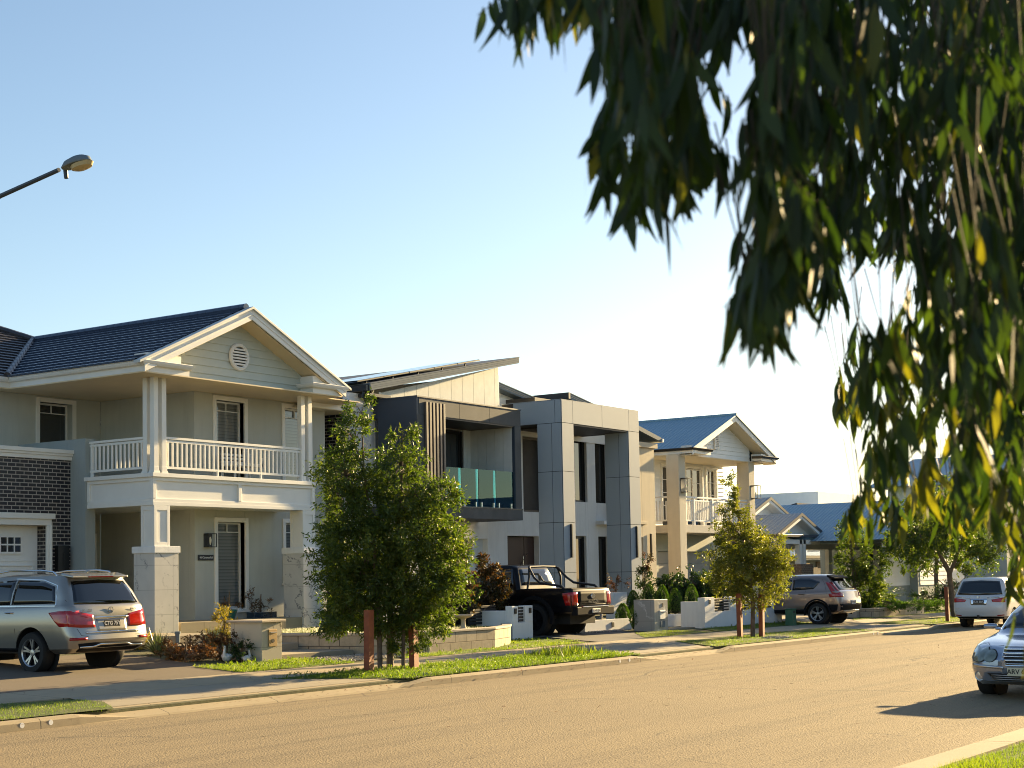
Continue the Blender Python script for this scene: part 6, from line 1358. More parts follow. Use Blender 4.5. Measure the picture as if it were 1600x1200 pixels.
shrub('ground_shrub', 'dry olive low shrub at the back corner of bed near marble plinth', 'shrub', 24.6, 27.6, .45, [(0, .2, .5, .3), (.3, .3, .3, .25)], 2400, .06, .02, LFY, gb)
shrub('ground_shrub', 'red leaved low shrub between the goose statues', 'shrub', 24.0, 24.0, .3, [(0, .25, .3, .25), (.2, .45, .2, .2)], 2000, .05, .025, LFRED, gb)
shrub('ground_shrub', 'yellow tipped upright shrub behind goose statues', 'shrub', 25.9, 25.8, .42, [(0, .3, .28, .32), (.05, .65, .26, .28)], 2600, .07, .018, LFY, gb, droop=.5)
shrub('ground_shrub', 'dark green low shrub at foot of cream mailbox pillar', 'shrub', 23.95, 23.3, .28, [(0, .2, .22, .2), (.0, .4, .14, .14)], 1200, .05, .025, LFD, gb)
shrub('porch_plant', 'small dark plant in the teal pot', 'plant', 29.9, 29.55, 1.24, [(0, .12, .18, .14)], 260, .09, .02, LFRED, None, droop=.5)
shrub('porch_plant', 'twiggy dark plants growing in navy trough', 'plant', 31.5, 29.95, 1.15, [(-.25, .2, .2, .22), (.2, .15, .25, .16)], 420, .1, .022, LFRED, None, droop=.4)
# cycads and right planting
for x, y, L, lab in ((56.9, 22.5, 1.0, 'left arching cycad in the block planter'), (58.9, 22.8, 1.2, 'right arching cycad in the block planter')):
    t = thing('cycad', lab, 'plant', (x, y, .55), 'cycads in the planter'); m = MB()
    for i in range(34):
        a = rnd.uniform(0, 2*math.pi); el = rnd.uniform(.2, 1.1); prev = None
        for k in range(14):
            u = (k+1)/14; r_ = L*u*math.cos(el*.8); h = L*u*math.sin(el)*1.1-.5*L*u*u; c = Vector((x+r_*math.cos(a), y+r_*math.sin(a), .75+h)); s = Vector((-math.sin(a), math.cos(a), .1))
            for sg in (1, -1): add_leaf(m, c, (s*sg+Vector((math.cos(a)*.5, math.sin(a)*.5, -.1))).normalized(), .2*(1-.4*u), .022, rnd.uniform(.1, .9))
    m.build('fronds', LF1, t, recalc=False, sharp=0); MB().tube([(x, y, .5), (x, y, .85)], [.14, .12], 10).build('trunk', bark, t)
shrub('ground_shrub', 'bright green ground cover shrub spilling over block planter', 'shrub', 56.2, 21.9, .55, [(0, .12, .7, .16), (1.4, .1, .7, .14), (2.4, .12, .5, .14)], 5200, .07, .035, LFC)
shrub('shrub', 'dark flowering shrub with a white garden sign by weatherboard house', 'shrub', 64.5, 23.0, .3, [(0, .5, .6, .5), (.9, .6, .5, .5)], 3500, .1, .04, LFD)
# ---------------- grass ----------------
def grass(label, quads, dens, h, name='grass', tone=(.05, 1), weeds=0, hill=0., W=.011):
    m = MB()
    for (xa, xb, xc, xd, y0, y1) in quads:    # x range at y0: xa..xb ; at y1: xc..xd
        area = ((xb-xa)+(xd-xc))/2*(y1-y0); n = int(area*dens)
        for _ in range(n):
            t = rnd.random(); x = (xa+(xc-xa)*t)+((xb+(xd-xb)*t)-(xa+(xc-xa)*t))*rnd.random(); y = y0+(y1-y0)*t
            pn = .5+.5*math.sin(x*1.7+math.sin(y*2.1)*1.3)*math.sin(y*2.9+x*.6); pn = .6*pn+.4*rnd.random()
            if rnd.random() > .45+.8*pn: continue
            z = (gz(y) if y > 17.9 else .10); hh = h*(.5+.9*pn)*rnd.uniform(.6, 1.2); a = rnd.uniform(0, 6.28); s = Vector((math.cos(a), math.sin(a), 0)); lean = Vector((rnd.uniform(-1, 1), rnd.uniform(-1, 1), 0))*hh*.6
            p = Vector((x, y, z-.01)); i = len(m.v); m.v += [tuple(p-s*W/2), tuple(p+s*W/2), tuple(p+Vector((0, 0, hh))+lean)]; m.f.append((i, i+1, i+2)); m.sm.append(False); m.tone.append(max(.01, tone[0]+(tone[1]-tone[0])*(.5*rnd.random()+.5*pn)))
        for _ in range(int(weeds*area)):
            t = rnd.random(); x = (xa+(xc-xa)*t)+((xb+(xd-xb)*t)-(xa+(xc-xa)*t))*rnd.random(); y = y0+(y1-y0)*t
            for k in range(7): add_leaf(m, Vector((x, y, gz(y)+rnd.uniform(0, h))), (rdir()+Vector((0, 0, .5))).normalized(), .05, .022, rnd.uniform(.1, .9))
    o = m.build(name, LFG, None, recalc=False, sharp=0); tag(o, label, 'grass', kind='stuff'); return o
def turf(quads, up_=.0):
    m = MB()
    for (xa, xb, xc, xd, y0, y1) in quads:
        n = 6
        for k in range(n):
            t0, t1 = k/n, (k+1)/n; ya, yb = y0+(y1-y0)*t0, y0+(y1-y0)*t1; za = (gz(ya) if ya > 17.9 else .104)+.014; zb = (gz(yb) if yb > 17.9 else .104)+.014
            m.face([(xa+(xc-xa)*t0, ya, za), (xb+(xd-xb)*t0, ya, za), (xb+(xd-xb)*t1, yb, zb), (xa+(xc-xa)*t1, yb, zb)])
    tag(m.build('lawn', M['turf'], None, recalc=False), kind='structure')
V0 = [(2, 15.9, 2, 16.5, 18.08, 19.0), (2, 16.5, 2, 16.5, 19.0, 19.6), (2, 16.5, 2, 15.5, 19.6, 19.93)]; V1 = [(22.9, 31.6, 21.2, 31.3, 18.08, 19.93)]; V2 = [(35.4, 45.9, 36.6, 46.5, 18.08, 19.93)]; V3 = [(51.2, 69.5, 50.2, 69.5, 18.08, 19.93)]
S1 = [(22.0, 25.4, 22.2, 25.1, 21.38, 22.9)]; S1b = [(27.0, 34.6, 27.6, 34.4, 21.38, 22.0)]; S1c = [(31.6, 35.2, 33.2, 35.0, 22.0, 23.35)]; S2 = [(37.6, 42.0, 39.4, 41.2, 21.38, 22.75)]; S3 = [(42.2, 49.6, 43.0, 49.2, 21.38, 22.5)]; S4 = [(52.4, 70, 54.0, 70, 21.38, 22.0)]
for q in (V0, V1, V2, V3, S1, S1b, S1c, S2, S3, S4): turf(q)
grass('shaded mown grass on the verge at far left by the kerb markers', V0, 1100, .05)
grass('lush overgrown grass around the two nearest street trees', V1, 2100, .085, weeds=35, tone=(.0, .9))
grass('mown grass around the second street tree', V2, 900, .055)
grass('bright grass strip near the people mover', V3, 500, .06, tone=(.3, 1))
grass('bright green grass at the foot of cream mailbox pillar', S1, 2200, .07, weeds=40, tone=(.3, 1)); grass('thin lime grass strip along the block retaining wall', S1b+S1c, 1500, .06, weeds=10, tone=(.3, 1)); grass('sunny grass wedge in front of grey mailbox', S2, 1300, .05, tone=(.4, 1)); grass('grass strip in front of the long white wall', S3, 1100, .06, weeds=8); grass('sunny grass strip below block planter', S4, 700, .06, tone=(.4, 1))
m = MB()
for _ in range(260):   # tall tuft at the end of the first verge
    x, y = 30.2+rnd.gauss(0, .45), 19.35+rnd.gauss(0, .25); blades(m, x, y, gz(y), 5, .30*rnd.uniform(.5, 1.1), .012, .8, segs=3)
o = m.build('grass_tuft', LFG, None, recalc=False, sharp=0); tag(o, 'tall unmown grass tuft at the end of nearest verge', 'grass', kind='stuff')
gl = MB(); lawn = [(28.4, 33.5, 27.3, 34.5, 23.2, 28.5)]
for (xa, xb, xc, xd, y0, y1) in lawn:
    for _ in range(9000):
        t = rnd.random(); x = xa+(xc-xa)*t+(xb-xa)*rnd.random(); y = y0+(y1-y0)*t; p = Vector((x, y, .70)); i = len(gl.v); hh = .06*rnd.uniform(.5, 1.2); gl.v += [tuple(p-Vector((.007, 0, 0))), tuple(p+Vector((.007, .003, 0))), (x+rnd.uniform(-.03, .03), y+rnd.uniform(-.03, .03), .70+hh)]; gl.f.append((i, i+1, i+2)); gl.sm.append(False); gl.tone.append(rnd.uniform(.3, 1))
tag(gl.build('grass', LFG, None, recalc=False, sharp=0), 'raised lawn behind the block retaining wall', 'grass', kind='stuff')
# near verge
NV = [(6, 40, 6, 40, 3.0, 5.1)]
m = MB(); m.face([(4, 2.6, .112), (60, 2.6, .112), (60, 5.12, .112), (4, 5.12, .112)]); tag(m.build('lawn', M['turf'], None, recalc=False), kind='structure')
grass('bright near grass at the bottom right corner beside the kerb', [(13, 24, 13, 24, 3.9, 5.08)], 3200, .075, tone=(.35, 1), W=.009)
grass('near grass running along the kerb beside the silver blue sedan', [(24, 40, 24, 40, 3.9, 5.08)], 700, .07, tone=(.35, 1))
# pebbles
pb = MB()
def pebbles(x0, x1, y0, y1, n, s=.03):
    for _ in range(n):
        x, y = rnd.uniform(x0, x1), rnd.uniform(y0, y1); r_ = s*rnd.uniform(.5, 1.2); z = gz(y)+.02; k = 5; top = (x+rnd.uniform(-.3, .3)*r_, y, z+r_*.8)
        ring = [(x+r_*math.cos(a*6.283/k+x)*rnd.uniform(.7, 1.1), y+r_*math.sin(a*6.283/k+x)*rnd.uniform(.7, 1.1), z-.005) for a in range(k)]
        for a in range(k): pb.face([ring[a], ring[(a+1) % k], top], False, rnd.random()*.9+.05)
pebbles(25.0, 27.6, 21.75, 22.8, 1300); pebbles(23.6, 25.6, 18.2, 18.9, 900, .035); pebbles(39.6, 40.7, 18.3, 18.9, 260, .04); pebbles(37.9, 40.6, 23.55, 23.85, 700, .03)
m_, n_, l_, b_ = new_mat('pebble_stone'); at = N(n_, 'ShaderNodeAttribute', attribute_name='tone'); l_.new(ramp(n_, l_, at.outputs['Fac'], [(0, (.10, .09, .08)), (1, (.5, .46, .40))]), b_.inputs['Base Color']); b_.inputs['Roughness'].default_value = .8
tag(pb.build('pebbles', m_, None, recalc=False, sharp=0), 'pale pebbles strewn around the trunks and steps', 'pebbles', kind='stuff')
# fallen leaves and twigs on concrete
fl = MB()
for _ in range(900):
    x = rnd.choice([rnd.uniform(5, 60), rnd.gauss(24, 5), rnd.gauss(33, 3)]); y = rnd.choice([rnd.uniform(17.6, 17.95), rnd.uniform(18, 21.4), rnd.gauss(17.75, .1), rnd.uniform(6.2, 17)]); z = (gz(y)+.024 if y > 18.1 else (.035 if y > 17.86 else .09)); 
    add_leaf(fl, Vector((x, y, z+.004)), (Vector((rnd.uniform(-1, 1), rnd.uniform(-1, 1), .08))).normalized(), .09, .02, rnd.uniform(.2, 1), Vector((0, 0, 1)))
tag(fl.build('fallen_leaves', LFRED, None, recalc=False, sharp=0), 'dry brown leaves scattered over path, gutter and road', 'leaves', kind='stuff')
